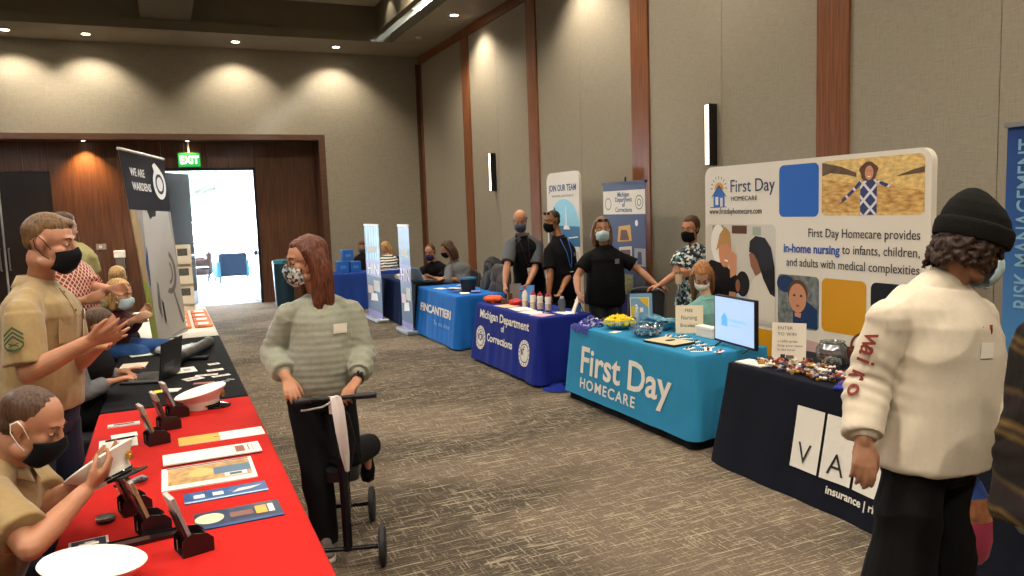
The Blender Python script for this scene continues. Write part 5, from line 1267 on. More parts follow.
# family photo: two women and a small child
sh = [(box2(5.69, .72, 4.812, 1.57, .05), B_room), ([q(5.60, 1.50), q(5.45, 1.50), q(5.45, 1.56), q(5.60, 1.56)], B_grey), ([q(5.34, 1.49), q(5.15, 1.49), q(5.15, 1.56), q(5.34, 1.56)], B_brown), ([q(5.08, 1.48), q(4.98, 1.48), q(4.98, 1.55), q(5.08, 1.55)], mat('print_sage', '#9fab94', .6)),
      ([q(5.69, .80), q(5.22, .80), q(5.20, 1.02), q(5.27, 1.12), q(5.45, 1.22), q(5.62, 1.25), q(5.69, 1.20)], B_black), ([q(5.52+.10*math.cos(a), 1.40+.17*math.sin(a)) for a in np.linspace(0, 2*PI, 20, endpoint=False)], B_pale), 
      ([q(5.43+.085*math.cos(a), 1.33+.14*math.sin(a)) for a in np.linspace(0, 2*PI, 20, endpoint=False)], B_skin), ([q(5.55, 1.33), q(5.50, 1.48), q(5.43, 1.55), q(5.36, 1.50), q(5.35, 1.36), q(5.41, 1.40), q(5.49, 1.38)], B_hairb), ([q(5.36, 1.10), q(5.28, 1.14), q(5.28, 1.30), q(5.33, 1.34), q(5.37, 1.28)], B_skin), ([q(5.44, 1.245), q(5.39, 1.24), q(5.39, 1.255), q(5.44, 1.26)], B_pale),
      ([q(5.22, .95), q(4.82, .78), q(4.82, .74), q(5.22, .74)], B_room),
      ([q(4.815, .76), q(5.16, .80), q(5.17, .98), q(5.06, 1.12), q(4.96, 1.18), q(4.88, 1.12), q(4.815, 1.05)], mat('print_cream', '#d8cfc2', .6)), ([q(5.12, 1.32), q(5.10, 1.22), q(5.04, 1.14), q(4.98, 1.17), q(4.98, 1.32), q(5.05, 1.36)], B_skin2),
      ([q(5.12, 1.34), q(5.11, 1.43), q(5.04, 1.475), q(4.93, 1.46), q(4.86, 1.38), q(4.82, 1.22), q(4.815, .98), q(4.87, 1.0), q(4.95, 1.12), q(5.02, 1.27), q(5.06, 1.32)], B_hairk),
      ([q(5.28, .82), q(5.14, .82), q(5.14, .97), q(5.20, 1.0), q(5.28, .97)], mat('print_blue_stripe', '#b6bfce', .6)), ([q(5.20+.085*math.cos(a), 1.06+.11*math.sin(a)) for a in np.linspace(0, 2*PI, 20, endpoint=False)], B_hairk), ([q(5.26+.03*math.cos(a), 1.04+.055*math.sin(a)) for a in np.linspace(0, 2*PI, 14, endpoint=False)], B_skin2), ([q(5.38, .92), q(5.28, .93), q(5.29, .98), q(5.37, .98)], B_skin)]
art('family_photo', F, sh, fd)
sh = [(box2(4.787, .758, 4.356, 1.174, .04), mat('print_leafy', '#6f7574', .6, var=.5, scale=22)), ([q(4.70+.10*math.cos(a), 1.10+.07*math.sin(a)) for a in np.linspace(0, 2*PI, 14, endpoint=False)], B_dkblue), ([q(4.62, .77), q(4.37, .77), q(4.37, .92), q(4.48, .98), q(4.62, .90)], B_dkblue),
      ([q(4.573+.105*math.cos(a), 1.035+.105*math.sin(a)) for a in np.linspace(0, 2*PI, 24, endpoint=False)], B_brown), ([q(4.573+.092*math.cos(a), .995+.115*math.sin(a)) for a in np.linspace(0, 2*PI, 24, endpoint=False)], B_skin),
      ([q(4.607+.013*math.cos(a), 1.015+.010*math.sin(a)) for a in np.linspace(0, 2*PI, 10, endpoint=False)], B_ink), ([q(4.535+.013*math.cos(a), 1.015+.010*math.sin(a)) for a in np.linspace(0, 2*PI, 10, endpoint=False)], B_ink), ([q(4.57+.02*math.cos(a), .935+.010*math.sin(a)) for a in np.linspace(0, 2*PI, 10, endpoint=False)], B_skin2), ([q(4.60, .88), q(4.53, .88), q(4.54, .84), q(4.60, .85)], B_skin)]
art('baby_photo', F, sh, fd)
art('gold_block', F, [(box2(4.33, .77, 3.922, 1.172, .045), B_gold)], fd); art('gold_block', F, [(box2(5.66, .28, 4.81, .70, .045), B_gold)], fd); art('black_block', F, [(box2(3.885, .77, 3.478, 1.172, .045), B_black)], fd)
art('pink_block', F, [([q(4.78, .12), q(3.478, .12), q(3.478, .60), q(4.2, .66), q(4.78, .70)], B_pink)], fd)
g = G()
for yy in (3.6, 5.5): g.box((X0-.10, yy-.02, 0), (X0+.28, yy+.02, .02)); g.box((X0+.02, yy-.015, .0), (X0+.045, yy+.015, .3))
put('stand_feet', g, B_silver, fd)

# ---- join our team banner: local x = 9.50-Y
F = frame((4.82, 9.50, .05), (0, -1, 0), (0, 0, 1)); jt = panel('banner_stand', 'tall rounded white banner reading join our team with sea picture, behind the two men', 'banner', F, .90, 2.17, B_white, .035, .12)
text('lettering', 'JOIN OUR TEAM', .118, B_dkblue, F, .45, 1.925, .002, jt, align='CENTER', sx=.88, bold=.002); text('lettering', 'www.careers', .06, B_grey, F, .45, 1.845, .002, jt, align='CENTER', sx=1.9)
art('sea_picture', F, [([(x, y) for x, y in circ(.47, 1.42, .43, .40, 24, 0, 180)]+[(.04, 1.42), (.04, 1.25), (.90-.0, 1.25), (.90, 1.42)], B_sky), ([(.04, 1.20), (.895, 1.20), (.895, 1.46), (.04, 1.47)], B_sea), ([(.04, 1.16), (.28, 1.16), (.28, 1.62), (.22, 1.72), (.12, 1.60), (.04, 1.45)], B_black), ([(.08, 1.35), (.16, 1.35), (.16, 1.55), (.10, 1.52)], B_skin2), ([(.52, 1.42), (.53, 1.72), (.545, 1.72), (.56, 1.42)], B_pale), ([(.46, 1.42), (.64, 1.42), (.60, 1.47), (.48, 1.47)], B_pale), ([(.60, 1.30), (.85, 1.32), (.85, 1.335), (.60, 1.315)], B_pale)], jt)
art('crew_picture', F, [([(.40, .93), (.87, .93), (.87, 1.14), (.40, 1.14)], B_lgrey), ([(.55, .93), (.75, .93), (.74, 1.04), (.68, 1.10), (.60, 1.08)], B_brown), (circ(.66, 1.09, .045, .05, 14), B_skin)], jt)
art('dark_band', F, [([(.02, .56), (.88, .50), (.88, .90), (.02, .90)], B_ink), ([(.02, .10), (.88, .10), (.88, .48), (.02, .54)], B_sea), ([(.62, .60), (.70, .60), (.70, .85), (.62, .85)], B_pale)], jt)
put('base', G().box((4.70, 8.55, 0), (4.95, 9.55, .05), bev=.01), B_silver, jt)
# ---- corrections banner: local x = 7.98-Y
F = frame((4.80, 7.98, .06), (0, -1, 0), (0, 0, 1)); mb = panel('banner_stand', 'roll-up corrections banner with white heading and navy body behind the woman in black', 'banner', F, .88, 1.95, B_navy, .004, .004)
art('heading_band', F, [([(.0, 1.60), (.88, 1.60), (.88, 1.87), (.0, 1.87)], B_white)], mb)
for i, s_ in enumerate(('Michigan', 'Department', 'of', 'Corrections')): text('lettering', s_, .075, B_dkblue, F, .44, 1.80-i*.058, .002, mb, align='CENTER', bold=.001, sx=.95)
g = G(); ringshape(g, F, .76, 1.73, .070, .080, .002); ringshape(g, F, .76, 1.73, .03, .04, .002); ringshape(g, F, .11, 1.72, .060, .070, .002); put('seals', g, B_ink, mb)
art('seal_small', F, [(circ(.70, 1.50, .03, .035), B_pale)], mb)
art('photos', F, [([(.30, 1.28), (.60, 1.30), (.57, 1.48), (.33, 1.46)], B_gold), ([(.35, 1.30), (.55, 1.31), (.50, 1.42), (.38, 1.42)], B_brown), ([(.33, 1.02), (.60, 1.03), (.60, 1.24), (.33, 1.22)], B_lgrey), ([(.36, 1.04), (.57, 1.05), (.57, 1.20), (.36, 1.19)], B_brown), ([(.65, 1.02), (.87, 1.02), (.87, 1.22), (.65, 1.22)], B_grey), ([(.70, 1.04), (.80, 1.04), (.79, 1.18), (.72, 1.18)], B_navy), ([(.31, .68), (.62, .68), (.62, .92), (.31, .92)], mat('print_olive', '#6f6b4b', .6, var=.5, scale=30)), ([(.66, .68), (.87, .68), (.87, .90), (.66, .90)], B_ink)], mb)
put('top_rail', G().box((4.79, 7.09, 2.0), (4.82, 7.99, 2.03)), B_navy, mb); put('base', G().box((4.70, 7.05, 0), (4.90, 8.02, .07), bev=.015), B_silver, mb)
g = G(); g.tube([(4.83, 7.54, .05), (4.83, 7.54, 2.08)], .01); put('pole', g, M_black, mb)
# ---- two tall narrow banners beside the aisle
def narrow(x, ya, yb, h, label, body, art_):
    F = frame((x, ya, .06), (0, -1, 0), (0, 0, 1)); w = ya-yb; e = panel('banner_stand', label, 'banner', F, w, h-.06, body, .004, .003)
    put('top_rail', G().box((x-.012, yb, h-.02), (x+.012, ya, h+.01)), B_pale, e); put('base', G().box((x-.10, yb-.02, 0), (x+.10, ya+.02, .06), bev=.012), B_silver, e); art_(F, w, h-.06, e); return e
def im(F, w, h, e, streak):
    sh = [([(0, h*.55), (w, h*.55), (w, h), (0, h)], B_cloud if streak else mat('print_slate_blue', '#33507c', .5))]
    if streak:
        for a in (.12, .34, .52, .70, .84): sh.append(([(w*a, h*.52), (w*(a+.05), h*.52), (w*(a+.06), h*.98), (w*a, h*.98)], B_sky))
    sh += [([(0, h*.44), (w, h*.44), (w, h*.62), (0, h*.62)], B_purple if not streak else mat('print_lilac', '#8f8cc0', .5)), ([(w*.2, h*.70), (w*.8, h*.70), (w*.8, h*.77), (w*.2, h*.77)], B_lgrey), ([(w*.08, h*.24), (w*.45, h*.24), (w*.45, h*.33), (w*.08, h*.33)], B_pink), ([(w*.5, h*.28), (w*.9, h*.28), (w*.9, h*.40), (w*.5, h*.40)], B_lgrey), ([(w*.25, h*.16), (w*.75, h*.18), (w*.7, h*.26), (w*.3, h*.24)], B_pale), ([(0, h*.0), (w, h*.0), (w, h*.06), (0, h*.06)], B_purple)]
    art('printed_pictures', F, sh, e)
    text('lettering', 'HIN', .26, B_pale, F, w*.5, h*.46, .004, e, align='CENTER', sx=w/.42*.75)
narrow(3.12, 13.06, 12.10, 1.58, 'pale blue streaked narrow banner, farther of the two beside the aisle', B_dkblue, lambda F, w, h, e: im(F, w, h, e, True))
narrow(3.18, 11.20, 10.64, 1.58, 'slate blue narrow banner, nearer of the two beside the aisle', B_dkblue, lambda F, w, h, e: im(F, w, h, e, False))
# ---- risk management banner
def vertgrad(name, stops, z0, z1):
    m = mat(name, stops[0], .5); nt, b = nodes_of(m); N = nt.nodes; tc = N.new('ShaderNodeTexCoord'); sx = N.new('ShaderNodeSeparateXYZ'); mr = N.new('ShaderNodeMapRange'); r = N.new('ShaderNodeValToRGB')
    mr.inputs['From Min'].default_value = z0; mr.inputs['From Max'].default_value = z1
    nt.links.new(tc.outputs['Object'], sx.inputs[0]); nt.links.new(sx.outputs[2], mr.inputs['Value']); nt.links.new(mr.outputs[0], r.inputs[0]); nt.links.new(r.outputs[0], b.inputs['Base Color'])
    r.color_ramp.elements[0].color = srgb(stops[0]); r.color_ramp.elements[1].color = srgb(stops[-1])
    for i, c in enumerate(stops[1:-1]): e = r.color_ramp.elements.new((i+1)/(len(stops)-1)); e.color = srgb(c)
    return m
F = frame((4.3, 2.82, .06), (0, -1, 0), (0, 0, 1)); rb = panel('banner_stand', 'blue insurance roll-up banner with vertical lettering at the right edge', 'banner', F, .85, 2.07, vertgrad('banner_blue_fade', ['#5f9db5', '#4a8fb8', '#3f73a8', '#27508c', '#1d3f7d'], .1, 2.1), .004, .003)
text('lettering', 'RISK MANAGEMENT', .140, mat('banner_text_pale', '#7ba6c0', .5), F, .16, 1.06, .002, rb, rot=PI/2, sx=.74, bold=.001)
text('lettering', 'INSURANCE |', .140, mat('banner_text_pale', '#7ba6c0', .5), F, .16, .26, .002, rb, rot=PI/2, sx=.78)
put('top_rail', G().box((4.285, 2.0, 2.125), (4.315, 2.83, 2.15)), B_silver, rb); put('base', G().box((4.2, 1.98, 0), (4.4, 2.85, .07), bev=.015), B_silver, rb)
# ---- warden banner on the black table: a bowed sheet between four real corners
TL, TR, BR, BL = [A(p) for p in ((-.29, 7.12, 2.37), (.045, 7.90, 2.335), (.135, 8.0, .715), (-.145, 7.17, .715))]
wn = nrm(np.cross(TR-TL, TL-BL))
def wsurf(u, v, lift=0):       # u 0..1 across, v 0..1 up
    p = (BL*(1-u)+BR*u)*(1-v)+(TL*(1-u)+TR*u)*v
    return p + wn*(-.012*math.sin(PI*u)*(1-v)**.5 + lift - .0)
if wn[1] > 0: wn = -wn
def wwarp(co): return Vector(wsurf(co[0], co[1], co[2]))
wb = empty('banner_stand', (0, 7.55, ZT+.002), 'tall black and grey warden banner standing on the black table', 'banner')
g = G(); NU, NV = 14, 30; vs = []
for l in (0, -.004):
    for j in range(NV+1):
        for i in range(NU+1): vs.append(wsurf(i/NU, j/NV, l))
N1 = (NU+1)*(NV+1); fs = []
for j in range(NV):
    for i in range(NU):
        a = j*(NU+1)+i; f4 = (a, a+1, a+NU+2, a+NU+1); fs += [f4, tuple(x+N1 for x in f4[::-1])]
g.add(vs, fs); put('printed_sheet', g, mat('warden_grey', '#9a958c', .5), wb, smooth=True)
def wart(name, shapes, z0=.003, dz=.001):
    g = G(); mats = []
    for i, (pts, m) in enumerate(shapes):
        if m not in mats: mats.append(m)
        g.m = mats.index(m)
        # densify so that the print follows the bow
        Q = []
        for a, b in zip(pts, pts[1:]+pts[:1]):
            for k in range(6): Q.append((a[0]+(b[0]-a[0])*k/6, a[1]+(b[1]-a[1])*k/6))
        g.add([tuple(wsurf(x, y, z0+dz*i)) for x, y in Q], [tuple(range(len(Q)))])
    return link(name, g.mesh(name), mats, wb)
B_w1 = mat('warden_blue', '#33507c', .5); B_w2 = mat('warden_mid_grey', '#6d6962', .5); B_w3 = mat('warden_pale', '#b9b5ad', .5); B_w4 = mat('warden_dark', '#2a2c33', .5); B_olive = mat('warden_green', '#8c9632', .5); B_tan = mat('warden_tan', '#a58a5f', .5)  # flat print colours; the mid grey serves the officer picture and patch rings
g = G(); vs = []
for j in range(9):
    for i in range(15): vs.append(tuple(wsurf(i/14, .70+.30*j/8, .0015)))
g.add(vs, [(j*15+i, j*15+i+1, j*15+i+16, j*15+i+15) for j in range(8) for i in range(14)]); link('top_block', g.mesh('top_block'), mat('warden_black', '#14161f', .5), wb)
wart('left_tan', [([(0, .34), (.12, .32), (.16, .5), (.14, .70), (0, .70)], B_tan)]); wart('left_green', [([(0, .0), (.14, .0), (.16, .2), (.12, .32), (0, .34)], B_olive)])
wart('officer_picture', [([(.14, .0), (.98, .02), (.98, .4), (.92, .70), (.30, .70), (.2, .45)], B_w3), ([(.18, .30), (.36, .38), (.44, .62), (.34, .60), (.16, .42)], B_w1), ([(.40, .70), (.62, .70), (.56, .62), (.62, .55), (.86, .46), (.66, .56), (.60, .40), (.54, .56)], B_w4), ([(.38, .46), (.44, .46), (.46, .10), (.42, .08)], B_w4), ([(.72, .28), (.76, .28), (.94, .06), (.90, .05)], B_w2), ([(.30, .18), (.36, .34), (.40, .34), (.36, .12)], B_w2)])
def wring(cx, cy, r0, r1, ry, m, name, lf=0):
    g = G(); n = 30; vs = []
    for r in (r1, r0): vs += [tuple(wsurf(cx+r*math.cos(2*PI*i/n), cy+r*ry*math.sin(2*PI*i/n), .008+lf)) for i in range(n)]
    g.add(vs, [(i, (i+1) % n, n+(i+1) % n, n+i) for i in range(n)]); return link(name, g.mesh(name), m, wb)
wring(.70, .36, .15, .20, .62, B_w2, 'round_patch'); wring(.70, .36, .08, .11, .62, B_w2, 'round_patch')
wring(.80, .85, .0, .15, .56, B_pale, 'badge_mark'); wring(.80, .85, .07, .10, .56, B_w4, 'badge_ring', .002)
wart('badge_neck', [([(.72, .90), (.68, .95), (.74, .965), (.80, .95), (.86, .93), (.86, .88)], B_pale)], z0=.008)
for i, s_ in enumerate(('WE ARE', 'WARDENS')):
    me = textmesh(s_, .082, bold=.0016); me.transform(Matrix.Translation((.16, .875-i*.072, .006)) @ Matrix.Diagonal((1.08, .66*1.05, .6, 1)))
    for v in me.vertices: v.co = wwarp(v.co)
    me.materials.clear(); link('lettering', me, B_pale, wb)
g = G(); g.tube([wsurf(0, 1.0), wsurf(1, 1.0)], .013, 8); put('top_rail', g, B_pale, wb); g = G(); g.tube([wsurf(u, .0, .0) for u in np.linspace(0, 1, 9)], .012, 8); put('bottom_rail', g, B_silver, wb)
g = G(); c_ = (BL+BR)/2-wn*.10; g.tube([A((c_[0], c_[1], ZT+.012)), wsurf(.5, 1.0, -.02)], .010, 8)
put('pole', g, M_dkmetal, wb)
g = G()
for a in (.4, 2.5, 4.6): g.tube([A((c_[0], c_[1], ZT+.03)), A((c_[0]+.16*math.cos(a), c_[1]+.22*math.sin(a), ZT+.008))], .008, 6)
put('tripod_foot', g, M_dkmetal, wb)
# ------------------------------------------------------------------ things on the left tables
RZ = ZT+.0045; BZ = ZT+.0005
paperw = mat('paper', '#e4ded2', .8); ink = mat('ink', '#2a2a30', .7); M_wh = mat('cap_white', '#e6e2d8', .6, var=.03, scale=20); M_visor = mat('visor_black', '#0d0d10', .12, coat=.5)
def cap(c, n, front, label, s=1.0):
    n = nrm(n); f = nrm(A(front)-n*(A(front)@n)); r = np.cross(f, n)
    M = Matrix(((r[0], f[0], n[0], c[0]), (r[1], f[1], n[1], c[1]), (r[2], f[2], n[2], c[2]), (0, 0, 0, 1)))
    e = empty('peaked_cap', c, label, 'cap', 'white peaked caps'); V = lambda x, y, z: np.array(tuple(M @ Vector((x*s, y*s, z*s))))
    N = 36; T = np.linspace(0, 2*PI, N, endpoint=False)
    def rg(rx, ry, z, tilt=0, yo=0): return np.array([V(rx*math.cos(a), ry*math.sin(a)+yo, z+tilt*math.sin(a)) for a in T])
    g = G(); g.loft([rg(.080, .093, .012), rg(.083, .096, .042), rg(.092, .105, .055, .008), rg(.128, .138, .088, .020), rg(.134, .144, .096, .022), rg(.128, .138, .102, .022), rg(.09, .10, .106, .016), rg(.01, .01, .107)])
    put('crown', g, M_wh, e, smooth=True)
    g = G(); g.loft([rg(.0795, .0925, .0), rg(.0815, .0945, .0), rg(.0845, .0975, .040), rg(.082, .095, .040)]); put('band', g, mat('cap_band', '#d9d4c6', .7), e, smooth=True)
    g = G(); vs = []; K = 17
    for k in range(K):
        a = math.radians(22+136*k/(K-1)); w = math.sin(PI*k/(K-1))**.7
        i_ = (.083*math.cos(a), .096*math.sin(a)); o_ = (i_[0]*(1+.25*w), i_[1]+.062*w)
        vs += [V(i_[0], i_[1], .012), V(o_[0], o_[1], -.014*w+.006), V(i_[0], i_[1], .006), V(o_[0], o_[1], -.014*w+.001)]
    fs = []
    for k in range(K-1):
        a = 4*k; b = a+4; fs += [(a, a+1, b+1, b), (a+2, b+2, b+3, a+3), (a+1, a+3, b+3, b+1), (a, b, b+2, a+2)]
    g.add(vs, fs); put('visor', g, M_visor, e, smooth=True)
    g = G(); g.tube([V(.087*math.cos(a), .100*math.sin(a), .020) for a in np.linspace(math.radians(15), math.radians(165), 14)], .005*s, 6); put('chin_strap', g, M_visor, e, smooth=True)
    g = G(); g.ell(V(0, .118, .062), .013*s); g.ell(V(0, .124, .075), (.018*s, .006*s, .010*s), np.array([r, f, n])); g.ell(V(0, .122, .052), (.016*s, .005*s, .008*s), np.array([r, f, n])); put('badge', g, K_gold, e, smooth=True)
    for q_ in (-1, 1): g = G(); g.ell(V(q_*.087, .03, .022), .007*s, None, 8); put('side_button', g, K_gold, e)
    return e
cap((.13, 4.74, RZ+.002), (-.06, 0, 1), (1, -.15, 0), 'white peaked cap standing on the far end of the red table', 1.0)
cap((-.26, 2.50, RZ+.002), (0, 0, 1), (-1, -.2, 0), 'white peaked cap at the bottom edge of the photo on the red table', 1.0)
cap((-.236, 2.975, .872), (-.34, .20, .88), (.913, -.408, .1), 'white peaked cap held in the seated man\'s hands', .88)

M_card = mat('black_card', '#1a1214', .35, coat=.2); M_edge = mat('card_edge', '#8c7a70', .6); M_leaf = [mat('leaflet_tan', '#9b7a5a', .4), mat('leaflet_grey', '#8d8d90', .4), mat('leaflet_dark', '#4a2f28', .4)]
def holder(x, y, ang, label, k=0, n=2):
    ang += PI-.15
    R = Matrix.Translation((x, y, RZ)) @ Matrix.Rotation(ang, 4, 'Z')    # local +y is the front
    e = empty('brochure_holder', (x, y, RZ), label, 'brochure holder', 'black card brochure holders on the red table')
    g = G(); g.prism([(-.045, 0), (.045, 0), (.045, .035), (.030, .050), (-.030, .050), (-.045, .035)], R @ Matrix.Translation((0, .045, 0)) @ Matrix.Rotation(PI/2, 4, 'X'), .003); put('front_pocket', g, M_card, e)
    g = G()
    for sx_ in (-1, 1): g.prism([(-.045, 0), (.055, 0), (.055, .045), (.035, .065), (-.012, .075), (-.045, .055)], R @ Matrix.Translation((sx_*.046, 0, 0)) @ Matrix.Rotation(PI/2, 4, 'Z') @ Matrix.Rotation(PI/2, 4, 'X'), .003)
    g.box((-.047, -.045, 0), (.047, .045, .003), R); put('base_tray', g, M_card, e)
    B = R @ Matrix.Translation((0, -.008, .004)) @ Matrix.Rotation(math.radians(18), 4, 'X') @ Matrix.Rotation(PI/2, 4, 'X')
    g = G(); g.prism([(-.047, 0), (.047, 0), (.047, .085), (.034, .12), (.034, .15), (-.034, .15), (-.034, .12), (-.047, .085)], B, .003); put('back_panel', g, M_card, e)
    g = G(); g.prism(rrect(-.042, .012, .042, .205, .002, 2), B @ Matrix.Translation((0, 0, -.016)), .012); put('leaflets', g, M_leaf[k % 3], e)
    g = G(); g.prism([(-.042, .160), (.042, .160), (.042, .206), (-.042, .206)], B @ Matrix.Translation((0, 0, -.017)), .0145); put('leaflet_heading', g, mat('leaflet_heading', '#b9b4ae', .4), e)
    g = G(); g.box((-.004, -.0475, .015), (.004, -.0465, .05), R); put('slit', g, M_edge, e)
for x, y, a, l, k in ((-.11, 4.10, 2.0, 'brochure holder nearest of the group of three by the seated man\'s papers', 0), (-.055, 4.36, 2.0, 'brochure holder in the middle of the far group of three', 2), (-.01, 4.60, 2.0, 'brochure holder farthest back, beside the standing cap', 1),
                   (-.18, 3.16, 2.0, 'brochure holder closest to the small cream cup', 2), (-.115, 2.92, 2.0, 'brochure holder between the cup and the nearest holder', 0), (.01, 2.68, 2.0, 'brochure holder nearest the bottom edge of the photo', 1)):
    holder(x, y, a, l, k)
def sheet(name, x, y, w, h, ang, m, label, cat, z=RZ, t=.0025, extra=None, group=None):
    R = Matrix.Translation((x, y, z)) @ Matrix.Rotation(ang, 4, 'Z'); e = empty(name, (x, y, z), label, cat, group)
    g = G(); g.box((-w/2, -h/2, 0), (w/2, h/2, t), R); put('page', g, m, e)
    if extra: art('printed_cover', R @ Matrix.Translation((0, 0, t)), extra, e, z0=.0006, dz=.0003)
    return e, R
rc = lambda x0, y0, x1, y1: [(x0, y0), (x1, y0), (x1, y1), (x0, y1)]
M_amber = mat('paper_amber', '#d9a44a', .7); M_bl = mat('leaflet_blue', '#23508a', .3); M_ltb = mat('leaflet_sky', '#a9c4de', .3); M_dk = mat('leaflet_night', '#1c2a4a', .3); M_phn = mat('print_golden', '#b8925a', .4, var=.4, scale=30)
sheet('paper_strip', .19, 4.05, .40, .15, .02, paperw, 'long paper strip, amber at one end, across the red table', 'paper', extra=[(rc(-.20, -.075, -.01, .075), M_amber), (rc(-.04, -.005, .0, .005), ink)])
sheet('magazine', .13, 3.74, .42, .16, .02, paperw, 'white printed sheets overlapping the photo magazine on the red table', 'papers', t=.006, extra=[(rc(.10, -.05, .14, .05), mat('print_rust', '#8a4a3a', .6)), (rc(.155, -.05, .16, .05), mat('print_rust', '#8a4a3a', .6)), (rc(.175, -.05, .178, .05), mat('print_rust', '#8a4a3a', .6))], z=RZ+.007)
sheet('magazine', .10, 3.47, .37, .30, .0, paperw, 'open magazine with a golden field picture on the red table', 'magazine', t=.006, extra=[(rc(-.16, -.10, .17, .12), M_phn), (rc(.02, -.04, .17, .06), mat('print_steel', '#4b6a86', .4)), (circ(-.03, .02, .05, .06, 16), mat('print_straw', '#d9b56a', .4)), (rc(.06, -.09, .15, -.04), mat('print_white', '#e8e6e0', .4)), (rc(.08, -.08, .13, -.05), M_dk), (rc(-.165, .125, .17, .135), ink)])
sheet('leaflet', .15, 3.19, .31, .12, .02, M_bl, 'blue leaflet with white lettering marks beside the magazine', 'leaflet', t=.004, extra=[(rc(-.155, -.06, .155, -.045), M_ltb)]+[(rc(-.12+.07*i, -.02, -.08+.07*i, .02), paperw) for i in range(2)]+[([(.02, -.02), (.09, -.01), (.14, .02), (.05, .015)], paperw)])
sheet('leaflet', .175, 2.92, .30, .17, .02, M_dk, 'dark blue leaflet with a pale round emblem, nearest on the red table', 'leaflet', t=.004, extra=[(rc(-.15, -.085, .15, -.065), M_bl), (circ(-.10, .01, .05, .05, 20), mat('print_cream2', '#d9cda8', .4)), (rc(-.03, -.02, .05, .03), mat('print_copper', '#7a4a3a', .4)), (rc(.06, -.03, .10, .05), M_amber), (rc(.105, -.03, .125, .05), paperw)])
e, R = sheet('phone', -.27, 4.55, .155, .045, .05, mat('phone_white', '#d8d6d0', .3), 'white-rimmed phone lying near the far left corner of the red table', 'phone', t=.009, extra=[(rc(-.05, -.013, .05, .013), ink)])
sheet('paper', -.28, 4.19, .17, .18, .05, paperw, 'white papers under a pen by the left edge of the red table', 'papers'); sheet('paper', -.26, 4.33, .12, .07, .1, paperw, 'small white card above the papers with the pen', 'card', z=RZ+.0004)
e = empty('pen', (-.27, 4.25, RZ+.007), 'dark pen lying across the white papers', 'pen'); g = G(); g.tube([(-.34, 4.235, RZ+.0075), (-.21, 4.265, RZ+.0075)], .0045, 8); put('barrel', g, M_black, e); g = G(); g.tube([(-.21, 4.265, RZ+.0075), (-.195, 4.268, RZ+.0075)], .003, 8); put('tip', g, M_chrome, e)
e = empty('tin', (-.27, 3.10, RZ), 'small round dark tin on the red table', 'tin'); g = G(); g.lathe([(.030, 0), (.032, .003), (.032, .014), (.0, .014)], (-.27, 3.10, RZ), 24); put('tin_body', g, M_dkmetal, e, smooth=True); g = G(); g.lathe([(.033, .012), (.033, .020), (.029, .022), (0, .022)], (-.27, 3.10, RZ), 24); put('lid', g, mat('tin_lid', '#6b6a66', .3, .8, var=.5, scale=60), e, smooth=True)
sheet('sign_card', -.31, 2.90, .12, .10, .1, paperw, 'small dark card with a pale border beside the near cap', 'card', t=.003, extra=[(rc(-.052, -.042, .052, .042), M_dk), (rc(-.03, -.01, .03, .01), paperw), (rc(-.012, .012, .02, .022), paperw)])
e = empty('card_tray', (-.13, 2.83, RZ), 'flat black card tray lying beside the nearest brochure holder', 'tray'); R = Matrix.Translation((-.14, 2.84, RZ)) @ Matrix.Rotation(.12, 4, 'Z')
g = G(); g.box((-.11, -.028, 0), (.11, .028, .006), R); g.box((-.11, -.028, 0), (-.106, .028, .016), R); g.box((-.11, -.03, 0), (.11, -.026, .014), R); g.box((-.11, .026, 0), (.11, .03, .014), R); put('tray_body', g, M_card, e); g = G(); g.box((-.09, -.022, .006), (.02, .022, .009), R); put('insert', g, M_leaf[2], e)
e = empty('cup', (-.215, 3.33, RZ), 'small cream cup behind the brochure holders', 'cup'); g = G(); g.lathe([(.020, 0), (.024, .004), (.018, .012), (.026, .028), (.029, .045), (.026, .045), (.0, .030)], (-.215, 3.33, RZ), 22); put('bowl', g, mat('cream_ceramic', '#d8c29a', .4), e, smooth=True)
g = G(); g.lathe([(.0295, .0435), (.0305, .0445), (.0295, .0455)], (-.215, 3.33, RZ), 22); put('rim', g, K_gold, e)
e = empty('cap_cover', (-.20, 3.50, RZ), 'crumpled black and white strap under the held cap', 'strap')
for k_ in range(2):
    g = G(); pts = [(-.26+.02*i, 3.47+.03*k_+.02*math.sin(i*1.4+k_), RZ+.012+.008*abs(math.sin(i*1.9+k_))) for i in range(7)]; g.tube(pts, .007+.002*k_, 7); put('strap_band', g, (M_black, paperw)[k_] if k_ == 0 else mat('strap_chain', '#8b8b90', .4, .7), e, smooth=True)

